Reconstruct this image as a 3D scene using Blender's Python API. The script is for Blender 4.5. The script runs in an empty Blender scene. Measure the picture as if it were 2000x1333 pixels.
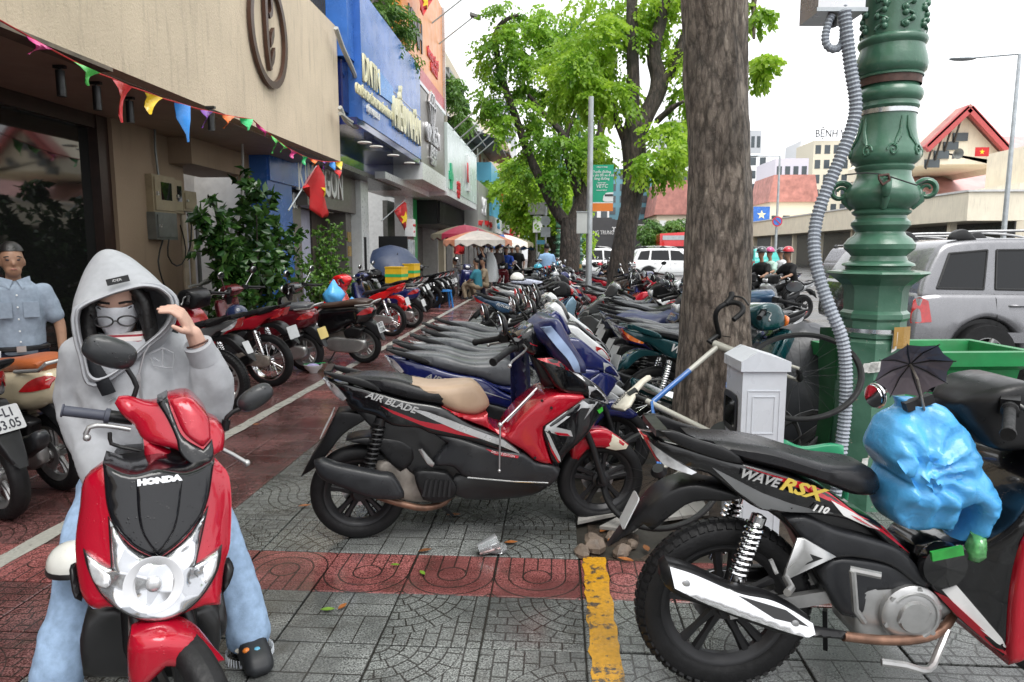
import bpy, bmesh, math, random
import numpy as np
from mathutils import Vector, Matrix, noise, geometry
R = math.radians
random.seed(11)
SC = bpy.context.scene
COL = SC.collection
# ---------------------------------------------------------------- camera, sky, sun, exposure
cam = bpy.data.cameras.new('camera'); camo = bpy.data.objects.new('camera', cam); COL.objects.link(camo)
cam.lens = 24.48; cam.sensor_width = 36; cam.sensor_fit = 'HORIZONTAL'; cam.clip_start = 0.05; cam.clip_end = 2000
PIT = math.atan(176/1360); YAW = math.atan(88/math.hypot(1360, 176))
camo.location = (0, 0, 1.5); camo.rotation_euler = (R(90)-PIT, 0, YAW)
SC.camera = camo
cam.dof.use_dof = True; cam.dof.focus_distance = 3.6; cam.dof.aperture_fstop = 9
W = bpy.data.worlds.new('World'); SC.world = W; W.use_nodes = True
wn = W.node_tree; wn.nodes.clear()
sky = wn.nodes.new('ShaderNodeTexSky'); sky.sky_type = 'NISHITA'; sky.sun_disc = False
SUN_EL, SUN_ROT = R(62), R(150)
sky.sun_elevation = SUN_EL; sky.sun_rotation = SUN_ROT; sky.dust_density = 8; sky.air_density = 1.2; sky.ozone_density = 1
hs = wn.nodes.new('ShaderNodeHueSaturation'); hs.inputs['Saturation'].default_value = 0.10
cl = wn.nodes.new('ShaderNodeMix'); cl.data_type = 'RGBA'; cl.inputs[0].default_value = 0.82
cl.inputs[7].default_value = (11.5, 11.7, 12.0, 1)       # the even white of a rain-cloud deck
bg = wn.nodes.new('ShaderNodeBackground'); bg.inputs[1].default_value = 0.10
wo = wn.nodes.new('ShaderNodeOutputWorld')
wn.links.new(sky.outputs[0], hs.inputs['Color']); wn.links.new(hs.outputs[0], cl.inputs[6])
wn.links.new(cl.outputs[2], bg.inputs[0]); wn.links.new(bg.outputs[0], wo.inputs[0])
sl = bpy.data.lights.new('sun', 'SUN'); sl.energy = 1.5; sl.angle = R(35); sl.color = (1, .97, .93)
so = bpy.data.objects.new('sun', sl); COL.objects.link(so); so.rotation_euler = (R(90)-SUN_EL, 0, R(30))
SC.view_settings.view_transform = 'Standard'; SC.view_settings.look = 'None'
SC.view_settings.exposure = 0.75; SC.view_settings.gamma = 1
SC.cycles.use_denoising = True
SC.cycles.max_bounces = 6; SC.cycles.diffuse_bounces = 3; SC.cycles.glossy_bounces = 3; SC.cycles.transmission_bounces = 4; SC.cycles.transparent_max_bounces = 8
SC.cycles.caustics_reflective = False; SC.cycles.caustics_refractive = False

# ---------------------------------------------------------------- materials
MATS = {}
class NT:
    def __init__(s, m): s.t = m.node_tree; s.n = s.t.nodes; s.l = s.t.links
    def new(s, k, **kw):
        n = s.n.new(k)
        for a, v in kw.items(): setattr(n, a, v)
        return n
    def put(s, sock, v):
        if isinstance(v, bpy.types.NodeSocket): s.l.new(v, sock)
        elif isinstance(v, (tuple, list)) and len(v) == 3 and sock.type == 'RGBA': sock.default_value = (*v, 1)
        else: sock.default_value = v
    def m(s, op, a, b=0.0, c=0.0, clamp=False):
        n = s.new('ShaderNodeMath', operation=op); n.use_clamp = clamp
        for i, v in enumerate((a, b, c)): s.put(n.inputs[i], v)
        return n.outputs[0]
    def mix(s, f, a, b):
        n = s.new('ShaderNodeMix', data_type='RGBA'); s.put(n.inputs[0], f); s.put(n.inputs[6], a); s.put(n.inputs[7], b); return n.outputs[2]
    def noise(s, sc, det=3, vec=None, rough=.55, dist=0):
        n = s.new('ShaderNodeTexNoise'); n.inputs['Scale'].default_value = sc; n.inputs['Detail'].default_value = det
        n.inputs['Roughness'].default_value = rough; n.inputs['Distortion'].default_value = dist
        if vec is not None: s.l.new(vec, n.inputs['Vector'])
        return n.outputs[0]
    def vor(s, sc, vec=None, feat='F1', out=0, rnd=1):
        n = s.new('ShaderNodeTexVoronoi', feature=feat); n.inputs['Scale'].default_value = sc; n.inputs['Randomness'].default_value = rnd
        if vec is not None: s.l.new(vec, n.inputs['Vector'])
        return n.outputs[out]
    def ramp(s, f, a, b, va=0., vb=1.):
        n = s.new('ShaderNodeMapRange'); n.inputs[1].default_value = a; n.inputs[2].default_value = b; n.inputs[3].default_value = va; n.inputs[4].default_value = vb
        s.l.new(f, n.inputs[0]); return n.outputs[0]
    def co(s, k='Object'): return s.new('ShaderNodeTexCoord').outputs[k]
    def sep(s, v):
        n = s.new('ShaderNodeSeparateXYZ'); s.l.new(v, n.inputs[0]); return n.outputs
    def bump(s, h, st=.3, d=.01, nrm=None):
        n = s.new('ShaderNodeBump'); n.inputs['Strength'].default_value = st; n.inputs['Distance'].default_value = d; s.l.new(h, n.inputs['Height'])
        if nrm is not None: s.l.new(nrm, n.inputs['Normal'])
        return n.outputs[0]
def base(name):
    m = bpy.data.materials.new(name); m.use_nodes = True; t = NT(m); b = t.n['Principled BSDF']; MATS[name] = m
    return m, t, b
def mat(name, col, rough=.5, metal=0., coat=0., var=.12, vs=6., bump=0., bs=60., drops=0., spec=.5, emit=0., trans=0., alpha=1., dirt=0., sss=0.):
    """everyday material: colour with a slow mottling, optional fine relief, rain drops and grime"""
    if name in MATS: return MATS[name]
    m, t, b = base(name)
    c = col
    oc = t.co('Object')
    if var:
        nz = t.noise(vs, 4, oc)
        dk = tuple(max(0, x*(1-var)) for x in col); lt = tuple(min(1, x*(1+var)) for x in col)
        c = t.mix(t.ramp(nz, .3, .7), dk, lt)
    if dirt:
        g = t.noise(3.1, 6, oc, .65); f = t.ramp(g, .48, .75, 0, dirt)
        c = t.mix(f, c, (.09, .075, .06))
    t.put(b.inputs['Base Color'], c)
    rr = t.ramp(t.noise(vs*2.3, 3, oc), .3, .7, max(.02, rough*.8), min(1, rough*1.2)); t.put(b.inputs['Roughness'], rr)
    b.inputs['Metallic'].default_value = metal; b.inputs['Coat Weight'].default_value = coat; b.inputs['Coat Roughness'].default_value = .06
    b.inputs['Specular IOR Level'].default_value = spec
    if trans: b.inputs['Transmission Weight'].default_value = trans
    if alpha < 1: b.inputs['Alpha'].default_value = alpha
    if emit: t.put(b.inputs['Emission Color'], (*col, 1)); b.inputs['Emission Strength'].default_value = emit
    nrm = None
    if bump: nrm = t.bump(t.noise(bs, 4, oc), bump, .01)
    if drops:
        v = t.vor(120, oc); d = t.ramp(v, .05, .3, 1, 0)
        gate = t.ramp(t.noise(34, 2, oc), .56, .6)
        nrm = t.bump(t.m('MULTIPLY', d, gate), drops, .004, nrm)
        t.put(b.inputs['Coat Normal'], nrm)
    if nrm is not None: t.put(b.inputs['Normal'], nrm)
    return m

# ---------------------------------------------------------------- mesh building
def crom(pts, step, closed=True, corner=50):
    """resample a polyline; gentle vertices become curves, sharp ones stay corners"""
    P = [Vector(p) for p in pts]; n = len(P); out = []
    def turn(i):
        a = P[i]-P[i-1]; b = P[(i+1) % n]-P[i]
        return 180 if a.length < 1e-6 or b.length < 1e-6 else math.degrees(a.angle(b))
    sharp = [turn(i) > corner for i in range(n)]
    if not closed: sharp[0] = sharp[-1] = True
    for i in range(n if closed else n-1):
        p1, p2 = P[i], P[(i+1) % n]
        t1 = (p2-P[i-1])*.5 if not sharp[i] else (p2-p1)
        t2 = (P[(i+2) % n]-p1)*.5 if not sharp[(i+1) % n] else (p2-p1)
        L = (p2-p1).length; t1 = t1.normalized()*L if t1.length else t1; t2 = t2.normalized()*L if t2.length else t2
        k = max(1, int(round(L/step)))
        for j in range(k):
            s = j/k; h1 = 2*s**3-3*s*s+1; h2 = -2*s**3+3*s*s; h3 = s**3-2*s*s+s; h4 = s**3-s*s
            out.append(p1*h1+p2*h2+t1*h3+t2*h4)
    if not closed: out.append(P[-1])
    return out
def polydist(pts, poly):
    A = np.array(poly); B = np.roll(A, -1, 0); Pp = np.array(pts)[:, None, :]
    d = B-A; l2 = (d**2).sum(1); l2[l2 < 1e-12] = 1e-12
    t = (((Pp-A)*d).sum(2)/l2).clip(0, 1); q = A+t[..., None]*d
    return np.sqrt(((Pp-q)**2).sum(2)).min(1)
def inside(pts, poly):
    A = np.array(poly); B = np.roll(A, -1, 0); P = np.array(pts); x = P[:, 0][:, None]; y = P[:, 1][:, None]
    c = ((A[:, 1] > y) != (B[:, 1] > y))
    with np.errstate(divide='ignore', invalid='ignore'):
        xi = (B[:, 0]-A[:, 0])*(y-A[:, 1])/(B[:, 1]-A[:, 1])+A[:, 0]
    return (c & (x < xi)).sum(1) % 2 == 1
def triang(poly, cell, r=0, sm=True, corner=50):
    bd = [tuple(p) for p in (crom(poly, min(cell*.7, .05 if cell < .2 else 9), True, corner) if sm else [Vector(p) for p in poly])]
    A = np.array(bd); lo, hi = A.min(0), A.max(0); pts = []
    j = 0; y = lo[1]
    while y <= hi[1]:
        x = lo[0]+(cell/2 if j % 2 else 0)
        while x <= hi[0]: pts.append((x, y)); x += cell
        y += cell*.87; j += 1
    keep = []
    if pts:
        pts = np.array(pts); ok = inside(pts, bd); pts = pts[ok]
        if len(pts):
            d = polydist(pts, bd); keep = [tuple(p) for p in pts[d > max(cell*.45, r*1.15)]]
    if r:
        n = len(bd); area = sum(bd[i][0]*bd[(i+1) % n][1]-bd[(i+1) % n][0]*bd[i][1] for i in range(n)); sg = 1 if area > 0 else -1
        for f in (.13, .45, 1.):
            ring = []
            for i in range(n):
                a = A[i]-A[i-1]; b = A[(i+1) % n]-A[i]; t = a/(np.linalg.norm(a)+1e-9)+b/(np.linalg.norm(b)+1e-9)
                l = np.linalg.norm(t)
                if l < .4: continue
                nn = np.array([-t[1], t[0]])/l*sg; ring.append(A[i]+nn*r*f)
            if ring:
                ring = np.array(ring); ok = inside(ring, bd); ring = ring[ok]
                if len(ring):
                    d = polydist(ring, bd); keep += [tuple(p) for p in ring[d > r*f*.9]]
    V = [Vector(p) for p in bd]+[Vector(p) for p in keep]; n = len(bd)
    ov, oe, of, *_ = geometry.delaunay_2d_cdt(V, [(i, (i+1) % n) for i in range(n)], [], 1, 1e-6)
    return [(v.x, v.y) for v in ov], [tuple(f) for f in of], bd
def wf(spec):
    if callable(spec): return spec
    if isinstance(spec, (int, float)): return lambda x, z: np.full_like(np.asarray(x, float), spec)
    xs = [a for a, _ in spec]; ws = [b for _, b in spec]
    return lambda x, z: np.interp(x, xs, ws)

class MB:
    def __init__(s): s.v = []; s.f = []; s.mi = []
    def add(s, v, f, mi=0):
        o = len(s.v); s.v += [tuple(p) for p in v]; s.f += [tuple(i+o for i in q) for q in f]; s.mi += [mi]*len(f); return s
    def box(s, c, d, rot=None, mi=0, taper=1.):
        x, y, z = [k/2 for k in d]; P = []
        for sz in (-1, 1):
            k = taper if sz > 0 else 1
            for sx, sy in ((-1, -1), (1, -1), (1, 1), (-1, 1)): P.append(Vector((sx*x*k, sy*y*k, sz*z)))
        if rot is not None: P = [rot @ p for p in P]
        c = Vector(c)
        return s.add([p+c for p in P], [(3, 2, 1, 0), (4, 5, 6, 7), (0, 1, 5, 4), (1, 2, 6, 5), (2, 3, 7, 6), (3, 0, 4, 7)], mi)
    def bbox(s, a, b, mi=0): return s.box([(a[i]+b[i])/2 for i in range(3)], [abs(b[i]-a[i]) for i in range(3)], None, mi)
    def bar(s, a, b, w, h=None, mi=0):
        a, b = Vector(a), Vector(b); d = b-a; q = d.to_track_quat('X', 'Z').to_matrix()
        return s.box((a+b)/2, (d.length, w, h or w), q, mi)
    def tube(s, path, rad, n=8, caps=True, closed=False, mi=0, flat=1., up=None):
        P = [Vector(p) for p in path]; k = len(P); rs = rad if isinstance(rad, (list, tuple)) else [rad]*k
        V = []; F = []; prev = None
        for i, p in enumerate(P):
            t = (P[(i+1) % k]-P[i-1]) if closed else (P[min(i+1, k-1)]-P[max(i-1, 0)])
            t = t.normalized() if t.length > 1e-9 else Vector((0, 0, 1))
            if prev is None:
                a = Vector(up) if up else (Vector((0, 0, 1)) if abs(t.z) < .9 else Vector((1, 0, 0)))
                prev = (a-t*a.dot(t)).normalized()
            else:
                q = prev-t*prev.dot(t); prev = q.normalized() if q.length > 1e-6 else prev
            bnm = t.cross(prev)
            for j in range(n):
                an = 2*math.pi*j/n; V.append(p+prev*math.cos(an)*rs[i]+bnm*math.sin(an)*rs[i]*flat)
        m = k if closed else k-1
        for i in range(m):
            for j in range(n):
                a = i*n+j; b = i*n+(j+1) % n; c = ((i+1) % k)*n+(j+1) % n; d = ((i+1) % k)*n+j; F.append((a, b, c, d))
        if caps and not closed: F.append(tuple(range(n-1, -1, -1))); F.append(tuple((k-1)*n+j for j in range(n)))
        return s.add(V, F, mi)
    def lathe(s, prof, n=24, M=None, mi=0, caps=True, sq=None):
        V = []; F = []; k = len(prof)
        for r, z in prof:
            for j in range(n):
                a = 2*math.pi*(j+.5 if sq else j)/n; V.append(Vector((r*math.cos(a), r*math.sin(a), z)))
        for i in range(k-1):
            for j in range(n): F.append((i*n+j, i*n+(j+1) % n, (i+1)*n+(j+1) % n, (i+1)*n+j))
        if caps:
            if prof[0][0] > 1e-5: F.append(tuple(range(n-1, -1, -1)))
            if prof[-1][0] > 1e-5: F.append(tuple((k-1)*n+j for j in range(n)))
        if M is not None: V = [M @ v for v in V]
        return s.add(V, F, mi)
    def ball(s, c, r, n=12, m=8, M=None, mi=0):
        rr = r if isinstance(r, (tuple, list)) else (r, r, r); V = []; F = []
        for i in range(m+1):
            ph = math.pi*i/m
            for j in range(n): a = 2*math.pi*j/n; V.append(Vector((math.sin(ph)*math.cos(a)*rr[0], math.sin(ph)*math.sin(a)*rr[1], math.cos(ph)*rr[2])))
        for i in range(m):
            for j in range(n): F.append((i*n+j, (i+1)*n+j, (i+1)*n+(j+1) % n, i*n+(j+1) % n))
        if M is not None: V = [M @ v for v in V]
        return s.add([v+Vector(c) for v in V], F, mi)
    def slab(s, poly, w, r=.012, cell=.05, yc=0., sm=True, mi=0, sides=(1, -1), corner=50):
        """solid bounded by a side-view outline (x,z): half width w(x,z), edges rolled over with radius r. returns its side surface"""
        P, T, bd = triang(poly, cell, r, sm, corner); f = wf(w)
        A = np.array(P); d = polydist(A, bd)
        def surf(x, z, d):
            u = np.clip(1-d/max(r, 1e-6), 0, 1); return np.maximum(f(x, z)-r*(1-np.sqrt(np.clip(1-u*u, 0, 1))), .003)
        y = surf(A[:, 0], A[:, 1], d); n = len(P)
        V = [(p[0], yc+yy, p[1]) for p, yy in zip(P, y)]+[(p[0], yc-yy, p[1]) for p, yy in zip(P, y)]
        F = [t for t in T]+[tuple(i+n for i in t[::-1]) for t in T]
        # orientation: make +y side face +y
        cnt = {}
        for t in T:
            for i in range(3): cnt[(t[i], t[(i+1) % 3])] = 1
        t0 = T[0]; ar = (P[t0[1]][0]-P[t0[0]][0])*(P[t0[2]][1]-P[t0[0]][1])-(P[t0[2]][0]-P[t0[0]][0])*(P[t0[1]][1]-P[t0[0]][1])
        if ar > 0: F = [q[::-1] for q in F]
        for (a, b) in list(cnt):
            if (b, a) not in cnt: F.append((a, b, b+n, a+n) if ar > 0 else (b, a, a+n, b+n))
        s.add(V, F, mi)
        return lambda x, z: surf(np.asarray(x, float), np.asarray(z, float), polydist(np.stack([np.atleast_1d(x), np.atleast_1d(z)], 1), bd))
    def slabx(s, *a, **k): s.slab(*a, **k); return s
    def skin(s, poly, surf, side=-1, off=.002, cell=.04, yc=0., sm=True, mi=0, corner=50):
        """thin applique that follows a slab's side surface"""
        P, T, bd = triang(poly, cell, 0, sm, corner); A = np.array(P); y = surf(A[:, 0], A[:, 1]); n = len(P)
        V = [(p[0], yc+side*(yy+off), p[1]) for p, yy in zip(P, y)]+[(p[0], yc+side*(yy-.004), p[1]) for p, yy in zip(P, y)]
        t0 = T[0]; ar = (P[t0[1]][0]-P[t0[0]][0])*(P[t0[2]][1]-P[t0[0]][1])-(P[t0[2]][0]-P[t0[0]][0])*(P[t0[1]][1]-P[t0[0]][1])
        F = [t if (ar > 0) == (side < 0) else t[::-1] for t in T]; cnt = {}
        for t in F:
            for i in range(3): cnt[(t[i], t[(i+1) % 3])] = 1
        for (a, b) in list(cnt):
            if (b, a) not in cnt: F.append((b, a, a+n, b+n))
        return s.add(V, F, mi)
    def prism(s, poly, y0, y1, mi=0, axis='y'):
        n = len(poly); ar = sum(poly[i][0]*poly[(i+1) % n][1]-poly[(i+1) % n][0]*poly[i][1] for i in range(n))
        if ar < 0: poly = poly[::-1]
        mk = {'y': lambda p, q: (p[0], q, p[1]), 'x': lambda p, q: (q, p[0], p[1]), 'z': lambda p, q: (p[0], p[1], q)}[axis]
        V = [mk(p, y0) for p in poly]+[mk(p, y1) for p in poly]
        F = [tuple(range(n)), tuple(range(2*n-1, n-1, -1))]+[(i+n, (i+1) % n+n, (i+1) % n, i) for i in range(n)]
        if axis in ('x', 'z'): F = [q[::-1] for q in F]
        return s.add(V, F, mi)
    def loft(s, rings, caps=True, mi=0, closed=True):
        n = len(rings[0]); V = [p for r_ in rings for p in r_]; F = []
        for i in range(len(rings)-1):
            for j in range(n if closed else n-1): F.append((i*n+j, i*n+(j+1) % n, (i+1)*n+(j+1) % n, (i+1)*n+j))
        if caps and closed: F.append(tuple(range(n-1, -1, -1))); F.append(tuple((len(rings)-1)*n+j for j in range(n)))
        return s.add(V, F, mi)
    def xf(s, M, start=0): s.v[start:] = [tuple(M @ Vector(p)) for p in s.v[start:]]; return s
    def mesh(s, name, smooth=35):
        me = bpy.data.meshes.new(name); me.from_pydata(s.v, [], s.f); me.update()
        if len(set(s.mi)) > 1: me.polygons.foreach_set('material_index', s.mi)
        if smooth: me.shade_smooth(); me.set_sharp_from_angle(angle=R(smooth))
        return me
    def build(s, name, m, parent=None, smooth=35, loc=None, rot=None, fixn=False):
        me = s.mesh(name, smooth)
        if fixn:
            b = bmesh.new(); b.from_mesh(me); bmesh.ops.recalc_face_normals(b, faces=b.faces); b.to_mesh(me); b.free()
        ms = m if isinstance(m, (list, tuple)) else [m]
        for x in ms: me.materials.append(x)
        return link(name, me, parent, loc, rot)
def link(name, data, parent=None, loc=None, rot=None):
    o = bpy.data.objects.new(name, data); COL.objects.link(o)
    if parent is not None: o.parent = parent
    if loc is not None: o.location = loc
    if rot is not None: o.rotation_euler = rot
    return o
def tag(o, label=None, cat=None, group=None, kind=None):
    if label: o['label'] = label
    if cat: o['category'] = cat
    if group: o['group'] = group
    if kind: o['kind'] = kind
    return o
def empty(name, loc=(0, 0, 0), rz=0., label=None, cat=None, group=None, rx=0., ry=0.):
    o = link(name, None, None, loc, (rx, ry, rz)); o.empty_display_size = .1
    return tag(o, label, cat, group)
KIDS = {}
def copy_tree(o, parent=None, mats=None, skip=()):
    c = o.copy(); COL.objects.link(c); c.parent = parent
    if mats and o.data is not None:
        for s in c.material_slots:
            k = s.material.name.split('.')[0] if s.material else ''
            if k in mats: s.link = 'OBJECT'; s.material = mats[k]
    for ch in list(o.children):
        if ch.name.split('.')[0] not in skip: copy_tree(ch, c, mats, skip)
    return c
def text(name, body, size, m, parent=None, loc=(0, 0, 0), rot=None, ext=.002, shear=0., bold=0., align='CENTER', sx=1., space=1., M=None):
    """flat raised lettering as a real mesh"""
    cu = bpy.data.curves.new(name, 'FONT'); cu.body = body; cu.size = size; cu.extrude = ext; cu.shear = shear; cu.offset = bold; cu.align_x = align; cu.align_y = 'CENTER'
    cu.space_character = space; cu.resolution_u = 2
    q = bpy.data.objects.new(name, cu); me = bpy.data.meshes.new_from_object(q); bpy.data.objects.remove(q); bpy.data.curves.remove(cu)
    me.name = name; me.materials.clear(); me.materials.append(m)
    o = link(name, me, parent, loc, rot); o.scale = (sx, 1, 1)
    if M is not None: o.matrix_local = M @ Matrix.Diagonal((sx, 1, 1, 1))
    return o
def rotm(a, ax): return Matrix.Rotation(a, 4, ax)
def tr(x, y, z): return Matrix.Translation((x, y, z))
# ---------------------------------------------------------------- measuring helpers: a sight line from the tripod meets a plane of the place
_f = Vector((-math.sin(YAW)*math.cos(PIT), math.cos(YAW)*math.cos(PIT), -math.sin(PIT))); _r = Vector((math.cos(YAW), math.sin(YAW), 0)); _u = _r.cross(_f)
_C = Vector((0, 0, 1.5))
def _ray(px, py): return _f+_r*((px-1000)/1360)-_u*((py-666.5)/1360)
def AX(px, py, X): d = _ray(px, py); return _C+d*(X/d.x)
def AY(px, py, Y): d = _ray(px, py); return _C+d*(Y/d.y)
def AG(px, py, z=0.): d = _ray(px, py); return _C+d*((z-1.5)/d.z)
def AD(px, py, d): return _C+_ray(px, py)*d
MX = lambda x, y, z: Matrix(((0, 0, 1, x), (1, 0, 0, y), (0, 1, 0, z), (0, 0, 0, 1)))      # lettering on a wall that faces the street
MY = lambda x, y, z, a=0.: tr(x, y, z) @ rotm(a, 'Z') @ rotm(R(90), 'X')                   # lettering that faces the camera side

# ---------------------------------------------------------------- pavement
def groove(t, x, w):      # 1 in a groove line at integer x (half width w)
    fr = t.m('FRACT', x); d = t.m('MINIMUM', fr, t.m('SUBTRACT', 1., fr)); return t.ramp(d, w*.6, w, 1, 0)
def tile_mat(name, col, kind, dark=.35):
    m, t, b = base(name)
    uv = t.new('ShaderNodeUVMap', uv_map='UVMap').outputs[0]; s = t.sep(uv); u, v = s[0], s[1]
    if kind == 'fan':
        r = t.m('SQRT', t.m('ADD', t.m('MULTIPLY', u, u), t.m('MULTIPLY', v, v)))
        rk = t.m('MULTIPLY', r, 7.2); k = t.m('FLOOR', rk)
        g1 = groove(t, rk, .075)
        an = t.m('MULTIPLY', t.m('ARCTAN2', v, u), 2/math.pi)
        rad = t.m('ADD', t.m('MULTIPLY', an, t.m('ADD', k, 1.)), t.m('MULTIPLY', t.m('MODULO', k, 2.), .5))
        g2 = groove(t, rad, .055)
        fan = t.m('MAXIMUM', g1, g2)
        vr = t.m('MULTIPLY', v, 7.); row = t.m('FLOOR', vr)
        br = t.m('MAXIMUM', groove(t, vr, .07), groove(t, t.m('ADD', t.m('MULTIPLY', u, 4.5), t.m('MULTIPLY', t.m('MODULO', row, 2.), .5)), .05))
        sel = t.m('GREATER_THAN', rk, 6.)
        G = t.m('ADD', t.m('MULTIPLY', fan, t.m('SUBTRACT', 1., sel)), t.m('MULTIPLY', br, sel))
    elif kind == 'ring':
        du = t.m('SUBTRACT', u, .5); dv = t.m('SUBTRACT', v, .5)
        r = t.m('SQRT', t.m('ADD', t.m('MULTIPLY', du, du), t.m('MULTIPLY', dv, dv)))
        up = t.m('GREATER_THAN', dv, 0.)
        q = t.m('ADD', t.m('MULTIPLY', r, t.m('SUBTRACT', 1., up)), t.m('MULTIPLY', t.m('ABSOLUTE', du), up))
        ringl = groove(t, t.m('DIVIDE', q, .165), .07)
        c0 = t.ramp(t.m('ABSOLUTE', t.m('SUBTRACT', r, .165)), .008, .013, 1, 0)
        thin = t.m('MULTIPLY', groove(t, t.m('MULTIPLY', v, 5.), .035), .55)
        inn = t.m('GREATER_THAN', r, .165)
        G = t.m('MAXIMUM', c0, t.m('MULTIPLY', inn, t.m('MAXIMUM', ringl, thin)))
    else:
        h = t.m('MULTIPLY', v, 2.); hu = t.m('MULTIPLY', u, 2.)
        ck = t.m('MODULO', t.m('ADD', t.m('FLOOR', h), t.m('FLOOR', hu)), 2.)
        a = groove(t, t.m('MULTIPLY', u, 4.), .035); c = groove(t, t.m('MULTIPLY', v, 4.), .035)
        G = t.m('ADD', t.m('MULTIPLY', a, ck), t.m('MULTIPLY', c, t.m('SUBTRACT', 1., ck)))
        G = t.m('MAXIMUM', G, t.m('MAXIMUM', groove(t, h, .022), groove(t, hu, .022)))
    pos = t.new('ShaderNodeNewGeometry').outputs['Position']
    rnd = t.m('FRACT', t.m('ADD', t.new('ShaderNodeObjectInfo').outputs['Random'], t.new('ShaderNodeAttribute', attribute_name='rnd').outputs['Fac']))
    grain = t.noise(135, 2, pos, .8); grain2 = t.noise(60, 3, pos, .7)
    big = t.noise(1.3, 5, pos, .6); mid = t.noise(6, 4, pos, .6)
    lt = tuple(min(1, c*2.6+.05) for c in col); dk = tuple(c*.35 for c in col)
    c = t.mix(t.ramp(grain, .4, .62), dk, lt)
    c = t.mix(t.ramp(grain2, .35, .7, 0, .25), c, col)
    c = t.mix(t.ramp(rnd, 0, 1, 0, .3), c, tuple(x*.45 for x in col))
    c = t.mix(t.ramp(big, .44, .58, 0, .72), c, tuple(x*.35 for x in col))
    c = t.mix(t.ramp(mid, .56, .74, 0, .6), c, (.045, .04, .032))
    c = t.mix(t.m('MULTIPLY', G, .88), c, (.018, .016, .013))
    t.put(b.inputs['Base Color'], c)
    wet = t.ramp(t.noise(1.6, 5, pos, .65), .42, .58)
    ro = t.m('ADD', .06, t.m('MULTIPLY', wet, .24)); ro = t.m('ADD', ro, t.m('MULTIPLY', t.ramp(grain, .3, .7), .12)); t.put(b.inputs['Roughness'], ro)
    b.inputs['Specular IOR Level'].default_value = .5
    hgt = t.m('SUBTRACT', t.m('MULTIPLY', grain, .12), G)
    t.put(b.inputs['Normal'], t.bump(hgt, .45, .005))
    return m
TG = tile_mat('tile_grey_fan', (.118, .125, .12), 'fan'); TB = tile_mat('tile_grey_block', (.15, .157, .152), 'block')
TR = tile_mat('tile_red_ring', (.20, .06, .056), 'ring'); TF = tile_mat('tile_red_fan', (.10, .036, .034), 'fan')
TGR = tile_mat('tile_grey_ring', (.12, .126, .122), 'ring')
JOINT = mat('joint_grime', (.03, .027, .022), .5, var=.3, vs=9)
X0, Y0, TS = .12, 2.87, .4
PIT_X, PIT_Y = (.2, 1.62), (3.3, 5.27)
pave = MB()
pave.bbox((-9, -3, -.3), (3.0, 36, -.014)).bbox((-9, 36.001, -.3), (-.9, 130, -.014)).build('pavement', JOINT, smooth=0); pave_o = bpy.data.objects['pavement']; tag(pave_o, kind='structure')
def tile_mesh(name, m):
    h = .1965; b_ = .004; V = []; F = []
    for r_, z in ((h, -.014), (h, -.003), (h-b_, 0.)):
        V += [(-r_, -r_, z), (r_, -r_, z), (r_, r_, z), (-r_, r_, z)]
    for k in (0, 4):
        for j in range(4): F.append((k+j, k+(j+1) % 4, k+4+(j+1) % 4, k+4+j))
    F.append((8, 9, 10, 11))
    me = bpy.data.meshes.new(name); me.from_pydata(V, [], F); uvl = me.uv_layers.new(name='UVMap')
    for lp in me.loops: p = V[lp.vertex_index]; uvl.data[lp.index].uv = (p[0]/TS+.5, p[1]/TS+.5)
    me.materials.append(m); return me
TM = {k: tile_mesh('paving_tile', m) for k, m in (('fan', TG), ('block', TB), ('ring', TR), ('rfan', TF), ('gring', TGR))}
cells = []
for i in range(-20, 8):
    for j in range(-8, 110):
        x = X0+(i+.5)*TS; y = Y0+(j+.5)*TS
        if x > 2.95 or (y > 36 and x > -.9): continue
        if PIT_X[0] < x < PIT_X[1] and PIT_Y[0] < y < PIT_Y[1]: continue
        rr = random.random()
        if x < -1.88: k = 'rfan' if rr < .86 else 'ring'
        elif j == 0: k = 'ring'
        else:
            k = 'block' if (i in (-3, -4, 2) and j in (-1, -2, -3)) or (rr < .1) or (i in (-2, -3) and j == 1) else ('gring' if rr < .14 else 'fan')
        v = Vector((x, y, 0))-_C; dz = v.dot(_f); vis = 0
        if dz > .3:
            px = 1000+1360*v.dot(_r)/dz; py = 666.5-1360*v.dot(_u)/dz
            if -120 < px < 2120 and py < 1460: vis = 1/dz**2 * (0.35 if x < -3.6 else 1)
        cells.append((vis, x, y, k, random.choice((0, 1, 2, 3))))
cells.sort(key=lambda c: -c[0])
for vis, x, y, k, q in cells[:300]:
    o = link('paving_tile', TM[k], pave_o, (x+random.uniform(-.001, .001), y+random.uniform(-.001, .001), random.uniform(-.0025, .0015)), (random.gauss(0, .003), random.gauss(0, .003), (q if k != 'ring' or y < 2.8 or y > 3.3 else (0, 2)[q % 2])*R(90)))
V = []; F = []; UV = []; MI = []; RN = []; mk = ['fan', 'block', 'ring', 'rfan', 'gring']
for vis, x, y, k, q in cells[300:]:
    if y > 46: continue
    o = len(V); h = .1965; c, s_ = (1, 0, -1, 0)[q], (0, 1, 0, -1)[q]; dz = random.uniform(-.002, .0015); rn = random.random()
    for r_, z in ((h, -.014), (h-.003, dz)): V += [(x-r_, y-r_, z), (x+r_, y-r_, z), (x+r_, y+r_, z), (x-r_, y+r_, z)]
    for f_ in ((4, 5, 6, 7), (0, 1, 5, 4), (1, 2, 6, 5), (2, 3, 7, 6), (3, 0, 4, 7)):
        F.append(tuple(o+a for a in f_)); MI.append(mk.index(k)); RN.append(rn)
        for a in f_:
            dx, dy = (V[o+a][0]-x)/TS, (V[o+a][1]-y)/TS; UV.append((dx*c+dy*s_+.5, -dx*s_+dy*c+.5))
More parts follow.
